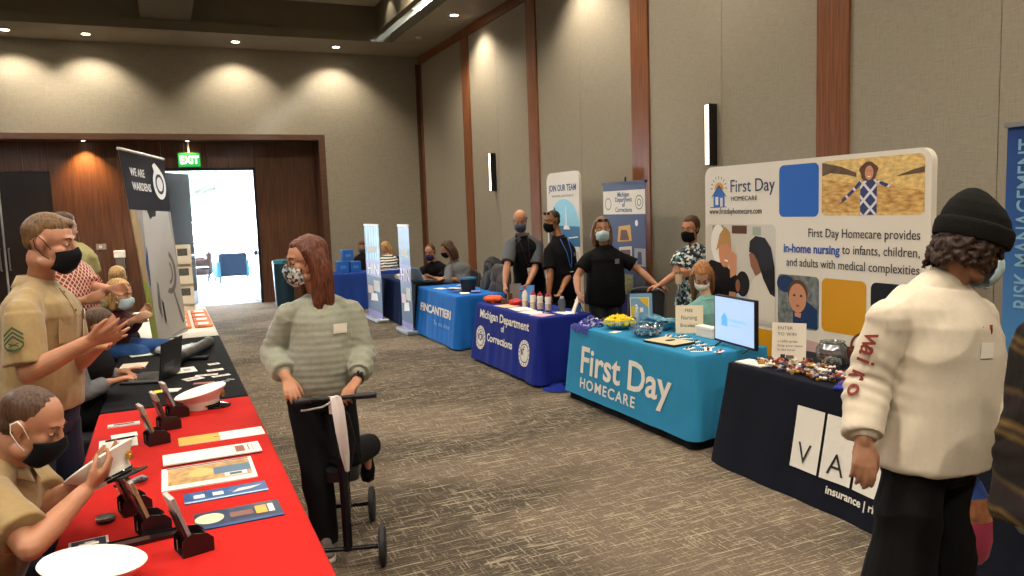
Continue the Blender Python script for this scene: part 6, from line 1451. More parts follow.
# ---- black table
def laptop(x, y, ang, label, m, sw_=.30, sd=.21, open_=110, z=BZ, scr=None):
    R = Matrix.Translation((x, y, z)) @ Matrix.Rotation(ang, 4, 'Z'); e = empty('laptop', (x, y, z), label, 'laptop')   # local -y faces the user
    put('keyboard_base', G().box((-sw_/2, -sd/2, 0), (sw_/2, sd/2, .016), R, bev=.004), m, e)
    g = G()
    for i in range(5):
        for j in range(12): g.box((-sw_/2+.022+j*.0215, -.02+i*.019, .016), (-sw_/2+.040+j*.0215, -.005+i*.019, .018), R)
    k_ = put('keys', g, M_black, e)
    B = R @ Matrix.Translation((0, sd/2, .014)) @ Matrix.Rotation(math.radians(180-open_), 4, 'X') @ Matrix.Rotation(PI/2, 4, 'X') if False else R @ Matrix.Translation((0, sd/2, .014)) @ Matrix.Rotation(math.radians(90-(open_-90)-90), 4, 'X')
    # lid in local xz plane leaning back
    B = R @ Matrix.Translation((0, sd/2, .014)) @ Matrix.Rotation(-math.radians(open_-90), 4, 'X')
    l = put('lid', G().box((-sw_/2, 0, 0), (sw_/2, .009, sd), B, bev=.003), m, e)
    put('screen', G().box((-sw_/2+.01, -.001, .012), (sw_/2-.01, 0, sd-.01), B), scr or mat('screen_off', '#2c3036', .2, emit='#9fb4cc', estr=.5), l); return e, B
e, B = laptop(-.16, 5.84, -math.radians(112), 'black laptop standing open on the black table', M_black, .36, .26, 98)
g = G(); g.box((-.05, .0092, .05), (.12, .0098, .11), B); put('lid_label', g, mat('lid_label', '#4a4c50', .5), e)
# long metallic handheld device, cards and stickers
e = empty('handheld_device', (.16, 6.55, BZ), 'long metallic handheld device lying diagonally on the black table', 'device')  # metal item of uncertain use, modelled as a plain barrel with grip
g = G(); d_ = nrm(A((.30, .78, 0))); c0 = A((.03, 6.25, BZ+.055)); g.cone(c0, c0+d_*.62, .040, .045, 18, rnd=False); g.cone(c0+d_*.62, c0+d_*.70, .050, .050, 18); put('barrel', g, mat('gunmetal', '#66645f', .35, .8, var=.3, scale=20), e, smooth=True)
g = G(); g.cone(c0-d_*.10, c0+d_*.08, .046, .040, 18); g.ell(c0-d_*.1, .045); put('head', g, M_black, e, smooth=True)
g = G(); p_ = c0+d_*.18; g.box((-.02, -.02, -.052), (.16, .025, -.022), Matrix.Translation(Vector(p_)) @ Matrix.Rotation(-.35, 4, 'Z'), bev=.008); put('grip', g, M_dkmetal, e)
e = empty('plastic_wrap', (.05, 6.75, BZ), 'pale crumpled plastic pouch behind the metallic device', 'pouch'); g = G(); 
for k_ in range(6): g.ell((-.08+.06*k_, 6.85+.05*math.sin(k_*2), BZ+.035), (.055, .07, .030), None, 10)
me = remesh(g, .012, 2); displace(me, (lambda n: (lambda co, no: n(co)*.010))(wnoise(3, (40, 40, 40)))); link('film', me, mat('pouch_film', '#b9c0c6', .2, coat=.5), e, True)
cards = [(.055, 6.02, .17, .20, .1, 'large white sheet beside the laptop on the black table'), (.27, 6.15, .08, .06, .2, 'white sticker farthest back on the black table'), (.265, 5.90, .11, .07, .1, 'white lettered sticker near the aisle edge of the black table'), (.20, 5.74, .15, .05, -.1, 'long white sticker below the lettered one'), (.29, 5.66, .12, .05, .25, 'angled white sticker by the aisle edge of the black table'), (.11, 5.66, .12, .10, .4, 'folded white card left of the long sticker')]
for x, y, w_, h_, a, l in cards:
    sheet('sticker', x, y, w_, h_, a, paperw, l, 'sticker', z=BZ, t=.002, extra=[(rc(-w_*.36, -h_*.25, -w_*.1, h_*.2), mat('print_grey', '#9a9aa8', .5)), (rc(0, -h_*.25, w_*.3, h_*.2), mat('print_grey', '#9a9aa8', .5))])
sheet('sticker', .17, 5.47, .13, .05, -.2, mat('sticker_rust', '#a0635a', .6), 'small reddish sticker on the black table', 'sticker', z=BZ, t=.002)
for k_ in range(5): sheet('sticker', .20+.035*k_, 5.35+.035*k_, .018, .055, .5+.1*k_, mat('sticker_silver', '#8f959c', .4), 'narrow silver strip in the row by the aisle edge, one of five alike', 'sticker', z=BZ, t=.002, group='row of narrow silver strips')
sheet('note', -.10, 5.36, .06, .07, .2, mat('note_yellow', '#e2c51c', .7), 'yellow note behind the brochure holders', 'note', z=BZ, t=.003); sheet('paper', -.03, 5.34, .10, .09, -.3, paperw, 'crumpled white paper beside the yellow note', 'paper', z=BZ, t=.006)
sheet('paper', -.30, 5.95, .14, .20, .1, mat('paper_beige', '#cbbfa8', .8), 'beige papers under the typing hands', 'papers', z=BZ); sheet('paper', -.28, 6.45, .18, .20, -.1, mat('paper_beige', '#cbbfa8', .8), 'beige papers behind the black laptop', 'papers', z=BZ); sheet('paper', -.25, 6.95, .16, .18, .2, paperw, 'white papers beneath the tall warden banner', 'papers', z=BZ)
# ---- third table: folded printed cloths and the picture rack
M_or = mat('orange_print', '#b8402a', .7, var=.35, scale=18, col2='#e08a5a'); WZ = ZT+.0005
for k_ in range(4):
    for j in range(2):
        x = .10+.20*j; y = 8.42+k_*.38; e = empty('folded_bandana', (x, y, WZ), 'folded orange and white printed bandana, one of the eight laid out on the white cover', 'bandana', 'folded printed bandanas on the white cover')
        put('folded_cloth', G().box((x-.085, y-.15, WZ), (x+.085, y+.15, WZ+.03), bev=.010), M_or, e, smooth=True); g = G(); g.box((x-.05, y-.10, WZ+.0302), (x+.05, y+.07, WZ+.0310)); put('white_print', g, paperw, e)
e = empty('picture_rack', (.15, 9.95, WZ), 'cream display rack with three dark pictures beyond the warden banner', 'display rack')
F = frame((.08, 9.95, WZ), (1, 0, 0), (0, .18, 1)); g = G(); g.prism(rc(0, 0, .20, .80), F @ Matrix.Translation((0, 0, -.02)), .02); put('back_board', g, mat('cream_board', '#d0c5ad', .7), e)
for k_ in range(3):
    z_ = .08+.24*k_; g = G(); g.prism(rc(0, z_, .20, z_+.10), F @ Matrix.Translation((0, 0, .02)), .006); s_ = put('shelf_lip', g, mat('cream_board', '#d0c5ad', .7), e); art('small_picture', F, [(rc(.05, z_+.06, .16, z_+.19), mat('print_photo_dark', '#4a4a42', .5, var=.5, scale=40))], e, z0=.008)

# ------------------------------------------------------------------ knee scooter
e = empty('knee_scooter', (.80, 4.05, 0), 'black four-wheeled knee scooter steered by the woman in sage', 'knee scooter'); ks = e
ax_ = nrm(A((.958, -.286, 0))); rl = nrm(A((.286, .958, 0))); M_tyre = mat('tyre', '#1c1c1e', .7); M_frame = mat('scooter_frame', '#15161a', .25, .4)
def wheel(c):
    R = Matrix(((rl[0], 0, ax_[0], c[0]), (rl[1], 0, ax_[1], c[1]), (0, 1, 0, c[2]), (0, 0, 0, 1)))
    g = G(); g.lathe([(.070, -.014), (.088, -.017), (.098, -.010), (.100, 0), (.098, .010), (.088, .017), (.070, .014)], (0, 0, 0), 28, R); w = put('wheel', g, M_tyre, ks, smooth=True)
    g = G(); g.lathe([(.0, -.018), (.022, -.018), (.03, -.010), (.068, -.008), (.071, -.014), (.071, .014), (.068, .008), (.03, .010), (.022, .018), (0, .018)], (0, 0, 0), 20, R); put('hub', g, mat('wheel_hub', '#3a3b3e', .4, .6), w, smooth=True)
for c in ((.893, 3.712, .10), (.560, 3.812, .10), (.985, 4.300, .10), (.700, 4.385, .10)): wheel(c)
def tb(name, pts, r, m=M_frame, par=None):
    g = G(); g.tube(pts, r, 10); return put(name, g, m, par or ks, smooth=True)
tb('front_axle', [(.575, 3.806, .10), (.878, 3.716, .10)], .012); tb('rear_axle', [(.715, 4.380, .10), (.970, 4.305, .10)], .012)
tb('steering_column', [(.730, 3.765, .09), (.732, 3.78, .30), (.728, 3.785, .56)], .024); tb('handle_stem', [(.728, 3.785, .54), (.715, 3.775, .865)], .014, M_dkmetal)
tb('handlebar', [(.540, 3.842, .862), (.620, 3.806, .872), (.71, 3.765, .874), (.80, 3.727, .882), (.875, 3.692, .886)], .011, M_dkmetal)
for a, b in (((.528, 3.846, .861), (.60, 3.815, .870)), ((.80, 3.727, .881), (.895, 3.684, .887))): tb('grip', [a, b], .017, M_black)
tb('brake_lever', [(.69, 3.755, .862), (.64, 3.745, .845), (.57, 3.765, .835), (.545, 3.78, .832)], .005, M_chrome); tb('brake_cable', [(.69, 3.76, .86), (.76, 3.72, .80), (.79, 3.74, .66), (.765, 3.77, .50), (.75, 3.82, .34), (.83, 4.1, .2)], .004, M_black)
tb('frame_rail', [(.735, 3.79, .27), (.76, 3.90, .24), (.80, 4.06, .22), (.842, 4.345, .11)], .020); tb('pad_post', [(.80, 4.06, .21), (.795, 4.05, .40)], .018); tb('height_clamp', [(.728, 3.80, .50), (.76, 3.80, .50)], .014, M_chrome)
R = frame((.80, 4.09, .395), tuple(ax_), tuple(rl)); g = G(); g.prism(rrect(-.085, -.19, .085, .19, .05), R, .055); put('knee_pad', g, mat('pad_vinyl', '#141416', .45), ks, smooth=True)
e = empty('white_cloth', (.73, 3.74, .5), 'white cloth draped over the scooter handlebar', 'cloth'); g = G(); P0 = [(.700, 3.795, .79), (.702, 3.775, .885), (.706, 3.742, .888), (.712, 3.722, .84), (.722, 3.722, .72), (.735, 3.735, .60), (.745, 3.752, .50)]; W0 = [.020, .026, .028, .030, .028, .022, .010]
vs = []
for i, (p, w_) in enumerate(zip(P0, W0)):
    for k_ in range(5):
        t = k_/4*2-1; vs.append(tuple(A(p)+ax_*w_*t-rl*.010*math.cos(t*4+i)+0))
n5 = len(vs); vs += [(x+rl[0]*.004, y+rl[1]*.004, z) for x, y, z in vs]; fs = []
for i in range(len(P0)-1):
    for k_ in range(4):
        a = i*5+k_; fs += [(a, a+1, a+6, a+5), (a+n5, a+5+n5, a+6+n5, a+1+n5)]
for i in range(len(P0)-1): fs += [(i*5, i*5+5, i*5+5+n5, i*5+n5), (i*5+4, i*5+4+n5, i*5+9+n5, i*5+9)]
fs += [(0, n5, n5+1, 1), (1, n5+1, n5+2, 2), (2, n5+2, n5+3, 3), (3, n5+3, n5+4, 4)]
g.add(vs, fs); put('hanging_cloth', g, mat('linen_white', '#cfc4bf', .85), e, smooth=60)

# ------------------------------------------------------------------ homecare table
FZ = ZT+.0005
def bowl(x, y, z, r, h, m, label, fill, cat='bowl', fillz=.9):
    e = empty('bowl', (x, y, z), label, cat); g = G(); g.lathe([(r*.45, 0), (r*.55, .003), (r*.85, h*.5), (r, h), (r*.97, h), (r*.82, h*.52), (r*.5, .010), (0, .008)], (x, y, z), 30); put('bowl_shell', g, m, e, smooth=True); return e
M_clear = thin_glass('clear_plastic', (.80, .85, .88, 1), .30, .08); M_yel = mat('yellow_foam', '#e8d312', .6, var=.15, scale=60); M_sach = mat('sachet_blue', '#6fa9bf', .35, var=.1, scale=30)
def heap(name, x, y, z, rx, ry, h, n, r, mats, label, cat, seed=1, kind='stuff', flat=1):
    rr = random.Random(seed); g = G(); ml = mats
    for i in range(n):
        a = rr.uniform(0, 2*PI); q_ = math.sqrt(rr.random()); hz = h*(1-q_**2)*rr.uniform(.3, 1); g.m = rr.randrange(len(ml)); s_ = r*rr.uniform(.7, 1.3)
        R = np.array(Euler((rr.uniform(0, 6), rr.uniform(0, 6), rr.uniform(0, 6))).to_matrix()); g.ell((x+rx*q_*math.cos(a), y+ry*q_*math.sin(a), z+hz+s_*.3), (s_, s_*.6*flat, s_*.35), R, 6)
    o = put(name, g, ml, None, smooth=True); recentre(o, (x, y, z)); return tag(o, label, cat, None, kind)
bowl(3.60, 5.76, FZ, .155, .09, M_clear, 'clear bowl heaped with yellow wristbands', 1)
heap('yellow_wristbands', 3.60, 5.76, FZ+.05, .14, .14, .07, 420, .017, [M_yel], 'heap of bright yellow wristbands filling the clear bowl', 'wristbands', 2)
bowl(3.56, 5.28, FZ, .15, .095, M_clear, 'clear plastic bowl of mixed small giveaways, nearest the pad', 1)
heap('small_giveaways', 3.56, 5.28, FZ+.030, .115, .115, .055, 320, .014, [mat('mix_dark', '#2c2e38', .4), mat('mix_tan', '#a98d74', .4), mat('mix_white', '#c9c9c9', .4), mat('mix_blue', '#4a5a84', .4)], 'mixed small giveaways seen through the clear bowl', 'giveaways', 3)
bowl(3.86, 5.52, FZ, .155, .075, mat('bowl_aqua', '#4f94ae', .3, coat=.4), 'aqua bowl piled with pale blue packets', 1)
rr = random.Random(5)
for k_ in range(16):
    a = rr.uniform(0, 6.28); q_ = rr.random()**.5*.11; x, y = 3.86+q_*math.cos(a), 5.52+q_*math.sin(a)*1.1; z = FZ+.045+.004*k_
    R = Matrix.Translation((x, y, z)) @ Euler((rr.uniform(-.35, .35), rr.uniform(-.35, .35), rr.uniform(0, 3))).to_matrix().to_4x4(); e = empty('packet', (x, y, z), 'pale blue packet in the aqua bowl, one of a pile all alike', 'packet', 'pale blue packets')
    g = G(); g.box((-.05, -.032, 0), (.05, .032, .007), R, bev=.003); put('packet_body', g, M_sach, e); g = G(); g.box((-.02, -.012, .007), (.022, .012, .0075), R); put('packet_print', g, mat('packet_print', '#2f6f86', .5), e)
M_pur = mat('lanyard_purple', '#3a3a96', .6, var=.3, scale=30); M_pur2 = mat('lanyard_white', '#c9c6d6', .6); M_pur3 = mat('lanyard_blue', '#5f63b8', .6)
o = heap('lanyard_heap', 3.49, 6.06, FZ, .10, .14, .075, 150, .020, [M_pur, M_pur2, M_pur3], 'tangled heap of purple and white lanyards at the left end of the homecare table', 'lanyards', 6)
g = G()
for k_ in range(14):
    y = 5.90+.022*k_; l = rr.uniform(.005, .035); x0 = 3.353; g.tube([(3.40, y, FZ+.012), (3.366, y, FZ+.006), (x0-.004, y+.004, FZ-.02), (x0-.010, y+.002, FZ-.02-l)], .0055, 6)
o = put('hanging_lanyards', g, M_pur, None, smooth=True); recentre(o, (3.37, 6.05, FZ)); tag(o, 'purple lanyard ends hanging over the front of the teal cloth', 'lanyards', None, 'stuff')
sheet('card', 3.47, 5.62, .10, .07, .4, paperw, 'small white card between the two clear bowls', 'card', z=FZ)
# pump bottle, poster, pad
e = empty('pump_bottle', (3.75, 5.56+.30, FZ), 'clear pump bottle standing between the bowls and the blue and yellow poster', 'bottle'); cx_, cy_2 = 3.93, 5.98; e.location = (cx_, cy_2, FZ)
g = G(); g.lathe([(.026, 0), (.028, .004), (.028, .10), (.014, .118), (.012, .125), (0, .125)], (cx_, cy_2, FZ), 18); put('bottle_body', g, mat('bottle_haze', '#b9c6cf', .2, trans=.3), e, smooth=True); g = G(); g.lathe([(.012, .125), (.012, .14), (.005, .145), (.005, .165), (0, .165)], (cx_, cy_2, FZ), 12); g.tube([(cx_, cy_2, FZ+.163), (cx_-.03, cy_2-.02, FZ+.158)], .005); put('pump', g, M_white, e, smooth=True)
def easel(x, y, ang, w_, h_, m, label, cat, z, lean=.22, shapes=None, name='poster', thick=.004):
    a = ang; right = (math.sin(a), -math.cos(a), 0); nn = (-math.cos(a), -math.sin(a), 0)    # faces direction nn
    up = (-nn[0]*lean, -nn[1]*lean, 1); F = frame((x-right[0]*w_/2, y-right[1]*w_/2, z), right, up); e = empty(name, (x, y, z), label, cat)
    g = G(); g.prism(rc(0, 0, w_, h_), F @ Matrix.Translation((0, 0, -thick)), thick); put('board', g, m, e)
    back = F @ Vector((w_/2, h_*.7, -thick)); ft = Vector((back.x-nn[0]*h_*.30, back.y-nn[1]*h_*.30, z)); g = G(); g.tube([back, ft], .004, 6); put('prop', g, M_dkmetal, e)
    if shapes: art('printed_face', F, shapes, e)
    return e, F
mY = mat('poster_yellow', '#d8b51c', .5); mB = mat('poster_blue', '#6f9cbc', .5)
easel(3.98, 5.98, math.radians(62), .205, .262, mB, 'small yellow and blue poster in a clear stand behind the yellow bowl', 'poster', FZ, .12, [([(0, 0), (.09, 0), (.07, .05), (.10, .09), (.03, .15), (0, .14)], mY), ([(.07, .225), (.175, .225), (.175, .12), (.12, .17)], mY), (rc(.09, .09, .12, .13), paperw), (rc(0, 0, .175, .006), paperw), (rc(0, .219, .175, .225), paperw), (rc(0, 0, .006, .225), paperw), (rc(.169, 0, .175, .225), paperw)])
e = empty('writing_pad', (3.53, 4.93, FZ), 'pale wooden pad with black edges and a pen on it', 'pad'); R = Matrix.Translation((3.53, 4.93, FZ)) @ Matrix.Rotation(.16, 4, 'Z'); put('pad_body', G().box((-.115, -.17, 0), (.115, .17, .018), R, bev=.003), M_black, e); put('pad_sheet', G().box((-.108, -.163, .018), (.108, .163, .0195), R), mat('pad_cream', '#cdbf9b', .6), e); g = G(); g.box((-.02, -.02, .0195), (.05, .02, .025), R); put('clip', g, M_dkmetal, e)
ct_spots = [(3.80, 5.14, .3), (3.72, 5.20, .8), (3.66, 4.62, -.2), (3.52, 4.66, .4), (3.60, 4.54, .9), (3.68, 4.74, .1), (3.50, 4.54, -.5), (3.62, 4.44, .5), (3.76, 5.02, -.3), (3.72, 4.86, .2)]
for i, (x, y, a) in enumerate(ct_spots):
    e, R = sheet('bracelet_card', x, y, .10, .055, a, paperw, 'white card with a beaded bracelet, one of the ten spread before the monitor', 'card', z=FZ, group='white bracelet cards on the teal cloth')
    g = G()
    for k_ in range(7): g.ell(R @ Vector((-.045+.015*k_, .006*math.sin(k_*1.3), .007)), .0062, None, 6)
    put('beads', g, mat(('bead_black', 'bead_red')[i % 3 == 1], ('#1d1d20', '#6e2a22')[i % 3 == 1], .4), e)
e, F = easel(3.93, 5.20, math.radians(52), .225, .235, mat('sign_cream', '#d9cdb2', .7), 'cream hand-lettered sign on the homecare table before the seated woman', 'sign', FZ, .20)
for i, s_ in enumerate(('FREE', 'Nursing', 'Bracelets!!')): text('lettering', s_, (.040, .052, .042)[i], ink, F, .11, .178-i*.062, .0012, e, align='CENTER', rot=0, bold=-.0002, sx=.8)
e = empty('white_box', (3.99, 5.02, FZ), 'low white box half hidden behind the hand-lettered sign', 'box'); put('box_body', G().box((3.90, 4.86, FZ), (3.98, 5.08, FZ+.085), bev=.004), paperw, e); put('box_lid', G().box((3.897, 4.857, FZ+.065), (3.983, 5.083, FZ+.088), bev=.003), M_white, e)
# monitor
mx, my, ma = 3.86, 4.68, math.radians(38); F = frame((3.795, 4.71, FZ+.030), (-.062, -.52, 0), (0.0, .0, 1)); e = empty('monitor', (3.77, 4.45, FZ), 'flat black monitor showing a pale blue house logo on the homecare table', 'monitor')
Wm, Hm = .52, .355; g = G(); g.prism(rrect(0, 0, Wm, Hm, .006), F @ Matrix.Translation((0, 0, -.03)), .03); put('casing', g, M_black, e)
scrm = mat('screen_glow', '#8aa8d8', .3, emit='#a9bfe6', estr=.62); g = G(); g.prism(rc(.012, .016, Wm-.012, Hm-.012), F, .0012); sc_ = put('screen', g, scrm, e)
sb = mat('screen_logo', '#4a9ad0', .3, emit='#62a8d8', estr=.55); art('screen_logo', F, [([(.10, .13), (.18, .13), (.18, .19), (.14, .23), (.10, .19)], sb), (rc(.20, .17, .42, .19), mat('screen_logo2', '#7fb2dc', .3, emit='#8fbce2', estr=.55)), (rc(.20, .14, .36, .15), MATS['screen_logo2'])], e, z0=.0018)
g = G()
for t in (.08, .44): 
    g = G(); b0 = F @ Vector((t, 0, -.015)); g.tube([b0+Vector((-.075, -.01, -.024)), b0+Vector((0, 0, .004)), b0+Vector((.075, .01, -.024))], .006, 6); put('stand_foot', g, M_black, e)
# nurse's drink
wr_ = A(P['nurse']['wrL']); h_ = A(P['nurse']['haL']); c = (wr_+h_)/2+A((-.07, .01, .01)); c = A(P['nurse']['haL'])+A((-.03, -.02, -.03))
e = empty('iced_drink', c, 'clear cup of pale iced coffee with a straw in the nurse\'s hand', 'drink'); g = G(); g.lathe([(.028, -.05), (.030, -.05), (.038, .045), (0, .045)], c, 18); put('cup', g, mat('iced_coffee', '#cbb798', .2, coat=.5), e, smooth=True); g = G(); g.lathe([(.040, .045), (.040, .052), (.030, .060), (0, .062)], c, 18); put('lid', g, M_clear, e, smooth=True); g = G(); g.tube([c+A((0, 0, .02)), c+A((-.015, .0, .13))], .004, 6); put('straw', g, mat('straw_green', '#c9b98a', .4), e)

# ------------------------------------------------------------------ insurance table
VZ = ZT+.0005
e, F = easel(3.72, 3.86, math.radians(40), .215, .27, mat('sign_ivory', '#d4ccbc', .6), 'ivory enter-to-win sign standing on the dark navy table', 'sign', VZ, .16)
for i, (s_, z_, sz_) in enumerate((('ENTER', .225, .030), ('TO WIN', .185, .030), ('a raffle prize', .14, .022), ('drop your name', .112, .022), ('in the bowl', .084, .022))): text('lettering', s_, sz_, mat('ink_grey', '#5c574e', .7), F, .035, z_, .0012, e, spacing=1.1)
art('dark_stamp', F, [(rc(.055, .03, .085, .06), ink), (rc(.09, .035, .14, .055), mat('ink_grey', '#5c574e', .7))], e)
e = empty('fishbowl', (3.90, 3.66, VZ), 'round glass bowl beside the ivory sign', 'glass bowl'); g = G(); g.lathe([(.05, 0), (.085, .02), (.105, .07), (.10, .12), (.075, .15), (.08, .16), (.077, .16), (.072, .15), (.096, .12), (.10, .07), (.08, .024), (0, .012)], (3.90, 3.66, VZ), 30); put('glass', g, M_clear, e, smooth=True)
e = empty('entry_slips', (3.90, 3.66, VZ+.015), 'folded entry slips in the bottom of the round glass bowl', 'paper slips'); tag(e); g = G(); 
bpy.data.objects.remove(e)
heap('entry_slips', 3.90, 3.66, VZ+.018, .06, .06, .035, 60, .014, [paperw, mat('slip_grey', '#a39a8e', .7)], 'folded entry slips in the bottom of the round glass bowl', 'paper slips', 8)
e = empty('basket', (4.05, 3.62, VZ), 'brown wicker basket behind the round glass bowl', 'basket'); g = G(); g.lathe([(.07, 0), (.09, .01), (.11, .12), (.105, .12), (.085, .015), (0, .012)], (4.03, 3.52, VZ), 24); put('basket_body', g, mat('wicker', '#6b3a22', .7, bump=.6, bscale=90, stretch=(1, 1, 3)), e, smooth=True)
g = G(); g.tube([(4.03, 3.52+.108*math.cos(a), VZ+.115+.10*math.sin(a)) for a in np.linspace(0, PI, 14)], .008, 8); put('basket_handle', g, MATS['wicker'], e, smooth=True)
e = empty('black_case', (3.98, 3.15, VZ), 'low black case with a dish on it at the back of the dark navy table', 'case'); put('case_body', G().box((3.84, 2.95, VZ), (4.10, 3.34, VZ+.055), bev=.01), M_black, e); g = G(); g.lathe([(.03, .055), (.07, .072), (.066, .072), (0, .060)], (3.95, 3.2, VZ), 20); put('dish', g, M_dkmetal, e, smooth=True)
e = empty('folder', (3.52, 3.22, VZ), 'blue glossy folder at the aisle edge of the dark navy table', 'folder'); R = Matrix.Translation((3.53, 3.18, VZ)) @ Matrix.Rotation(.5, 4, 'Z'); put('folder_cover', G().box((-.10, -.07, .0), (.12, .07, .016), R, bev=.003), mat('folder_blue', '#1e2f9a', .25, coat=.4), e); put('folder_pages', G().box((-.098, -.066, .003), (.122, .066, .013), R), paperw, e)
sheet('paper', 3.54, 3.98, .14, .22, .1, paperw, 'white papers at the left corner of the dark navy table', 'papers', z=VZ, t=.008)
sw_m = [mat('sweet_gold', '#b98a32', .25, .3), mat('sweet_silver', '#b9b9be', .25, .4), mat('sweet_brown', '#5a3024', .3), mat('sweet_white', '#dad6cc', .4), mat('sweet_navy', '#2a3254', .3), mat('sweet_red', '#8f3a2c', .3)]
protos = []; rr = random.Random(12)
def sweet(x, y, z, i, rot, proto=None):
    if proto is None:
        e = empty('wrapped_sweet', (0, 0, 0), 'small twist-wrapped sweet in the scatter along the dark navy table', 'sweet', 'wrapped sweets scattered on the dark navy table')
        g = G(); g.ell((0, 0, .010), (.016, .010, .010), None, 8); put('sweet_body', g, sw_m[i], e, smooth=True)
        for s_ in (-1, 1): g = G(); g.cone((s_*.013, 0, .010), (s_*.030, 0, .010), .003, .011, 6); put('twist', g, sw_m[i], e)
    else: e = copy_tree(proto)
    e.location = (x, y, z); e.rotation_euler = rot; return e
for k_ in range(210):
    i = k_ % 6; t = rr.random(); y = 3.98-t*.86; x = 3.50+rr.uniform(.0, .30)+(.05 if t < .3 else 0)*rr.random(); lvl = 0 if k_ < 110 else .012 if k_ < 170 else .022
    s_ = sweet(x, y, VZ+lvl, i, (rr.uniform(-.2, .2), rr.uniform(-.2, .2), rr.uniform(0, 6.28)), protos[i] if len(protos) > i else None)
    if len(protos) <= i: protos.append(s_)

# ------------------------------------------------------------------ corrections table
MZ = ZT+.0005
def bottle(x, y, capm, label):
    e = empty('drink_bottle', (x, y, MZ), label, 'bottle', 'white bottles on the corrections table'); g = G(); g.lathe([(.030, 0), (.034, .005), (.034, .075), (.029, .09), (.034, .105), (.033, .135), (.022, .150), (0, .150)], (x, y, MZ), 20); put('bottle_body', g, mat('bottle_white', '#d9d3c8', .4), e, smooth=True)
    g = G(); g.lathe([(.026, .145), (.026, .165), (.012, .172), (.010, .190), (0, .190)], (x, y, MZ), 16); put('bottle_cap', g, capm, e, smooth=True)
    F = frame((x-.030, y-.018, MZ+.02), (.5, -.86, 0), (0, 0, 1)); g = G(); R_ = []
    for z_ in (.02, .07): R_.append(g.ringpts((x, y, MZ+z_), (1, 0, 0), (0, 1, 0), .0346, .0346, 20))
    g.loft(R_, cap=False); put('label_band', g, mat('bottle_label', '#b9a68c', .5, var=.5, scale=60), e, smooth=True); return e
rcap = mat('cap_red', '#a8202c', .4)
bottle(3.58, 7.66, mat('cap_white2', '#d6d2ca', .5), 'white bottle with a white cap, left of the three red-capped ones'); bottle(3.60, 7.50, rcap, 'leftmost red-capped white bottle on the corrections table'); bottle(3.62, 7.37, rcap, 'middle red-capped white bottle on the corrections table'); bottle(3.65, 7.24, rcap, 'rightmost red-capped white bottle on the corrections table')
def bag(name, x, y, z, r, m, label, cat, seed, amp=.02, n=5):
    g = G(); rr = random.Random(seed)
    for i in range(n): g.ell((x+rr.uniform(-.4, .4)*r[0], y+rr.uniform(-.4, .4)*r[1], z+r[2]*.75), (r[0]*.75, r[1]*.75, r[2]*.75), None, 12)
    g.box((x-r[0]*.7, y-r[1]*.7, z), (x+r[0]*.7, y+r[1]*.7, z+.01)); me = remesh(g, .009, 3); displace(me, (lambda nn: (lambda co, no: (nn(co)*amp*.6)*np.clip((co[:, 2]-z)/.03, 0, 1)))(wnoise(seed, (45, 45, 35))))
    e = empty(name, (x, y, z), label, cat); o = link('pouch', me, m, e, True); return e
e = bag('orange_bag', 3.46, 8.24, MZ, (.10, .12, .055), mat('orange_nylon', '#d8541c', .5, var=.2, scale=20), 'crumpled orange striped bag at the left end of the corrections table', 'bag', 3); g = G(); g.tube([(3.38, 8.18, MZ+.03), (3.42, 8.22, MZ+.075), (3.50, 8.26, MZ+.078), (3.55, 8.30, MZ+.03)], .006, 6); put('strap', g, mat('orange_strap', '#f08a3a', .5), e, smooth=True)
e = bag('red_pouch', 3.56, 7.88, MZ, (.075, .10, .040), mat('red_nylon', '#b01f22', .4), 'crumpled red pouch beside the leaning blue board', 'pouch', 5); g = G(); g.tube([(3.50, 7.84, MZ+.05), (3.54, 7.90, MZ+.062), (3.60, 7.93, MZ+.05)], .004, 6); put('zip', g, M_dkmetal, e)
for x, y, s_, l in ((3.50, 8.06, .055, 'small brown wooden cube nearest the orange bag'), (3.60, 8.12, .06, 'brown wooden cube behind the smaller one'), (3.62, 8.10, .05, 'upper brown wooden cube stacked on another')):
    e = empty('wooden_cube', (x, y, MZ), l, 'wooden cube', 'brown wooden cubes'); z = MZ+(.0605 if 'upper' in l else 0)
    if 'upper' in l: e.location.z = z; x = 3.60; y = 8.12
    put('cube_body', G().box((x-s_/2, y-s_/2, z), (x+s_/2, y+s_/2, z+s_), bev=.004), mat('cube_wood', '#6b4630', .6, var=.3, scale=40), e); put('cube_face', G().box((x-s_/2-.001, y-s_*.3, z+s_*.2), (x-s_/2, y+s_*.3, z+s_*.8)), mat('cube_face', '#8b6a50', .6), e)
easel(3.74, 8.26, math.radians(70), .14, .20, mat('board_grey', '#7a726c', .6), 'grey board standing under the bald man\'s hands', 'board', MZ, .18, [(rc(.01, .01, .13, .19), mat('board_grey2', '#89827a', .6))])
easel(3.74, 7.95, math.radians(62), .17, .21, mat('board_blue', '#2b6cb0', .5), 'bright blue leaning board on the corrections table', 'board', MZ, .35, [(rc(.004, .004, .166, .206), mat('board_blue2', '#3a7cc0', .5))])
for x, y, w_, h_, a, m_, l in ((3.44, 7.85, .20, .26, .1, mat('paper_peach', '#e0b48a', .7), 'peach paper at the front of the corrections table'), (3.46, 7.52, .21, .28, -.1, paperw, 'white flyer at the front edge of the corrections table'), (3.44, 7.20, .20, .26, .15, paperw, 'second white flyer, nearer the right end of the corrections table'), (3.43, 6.95, .18, .2, .3, mat('paper_pink', '#c9a5ae', .7), 'pinkish flyer on the near right corner of the corrections table'), (3.70, 6.95, .16, .22, .1, paperw, 'white sheet under the leaning tablet')):
    sheet('flyer', x, y, w_, h_, a, m_, l, 'flyer', z=MZ)
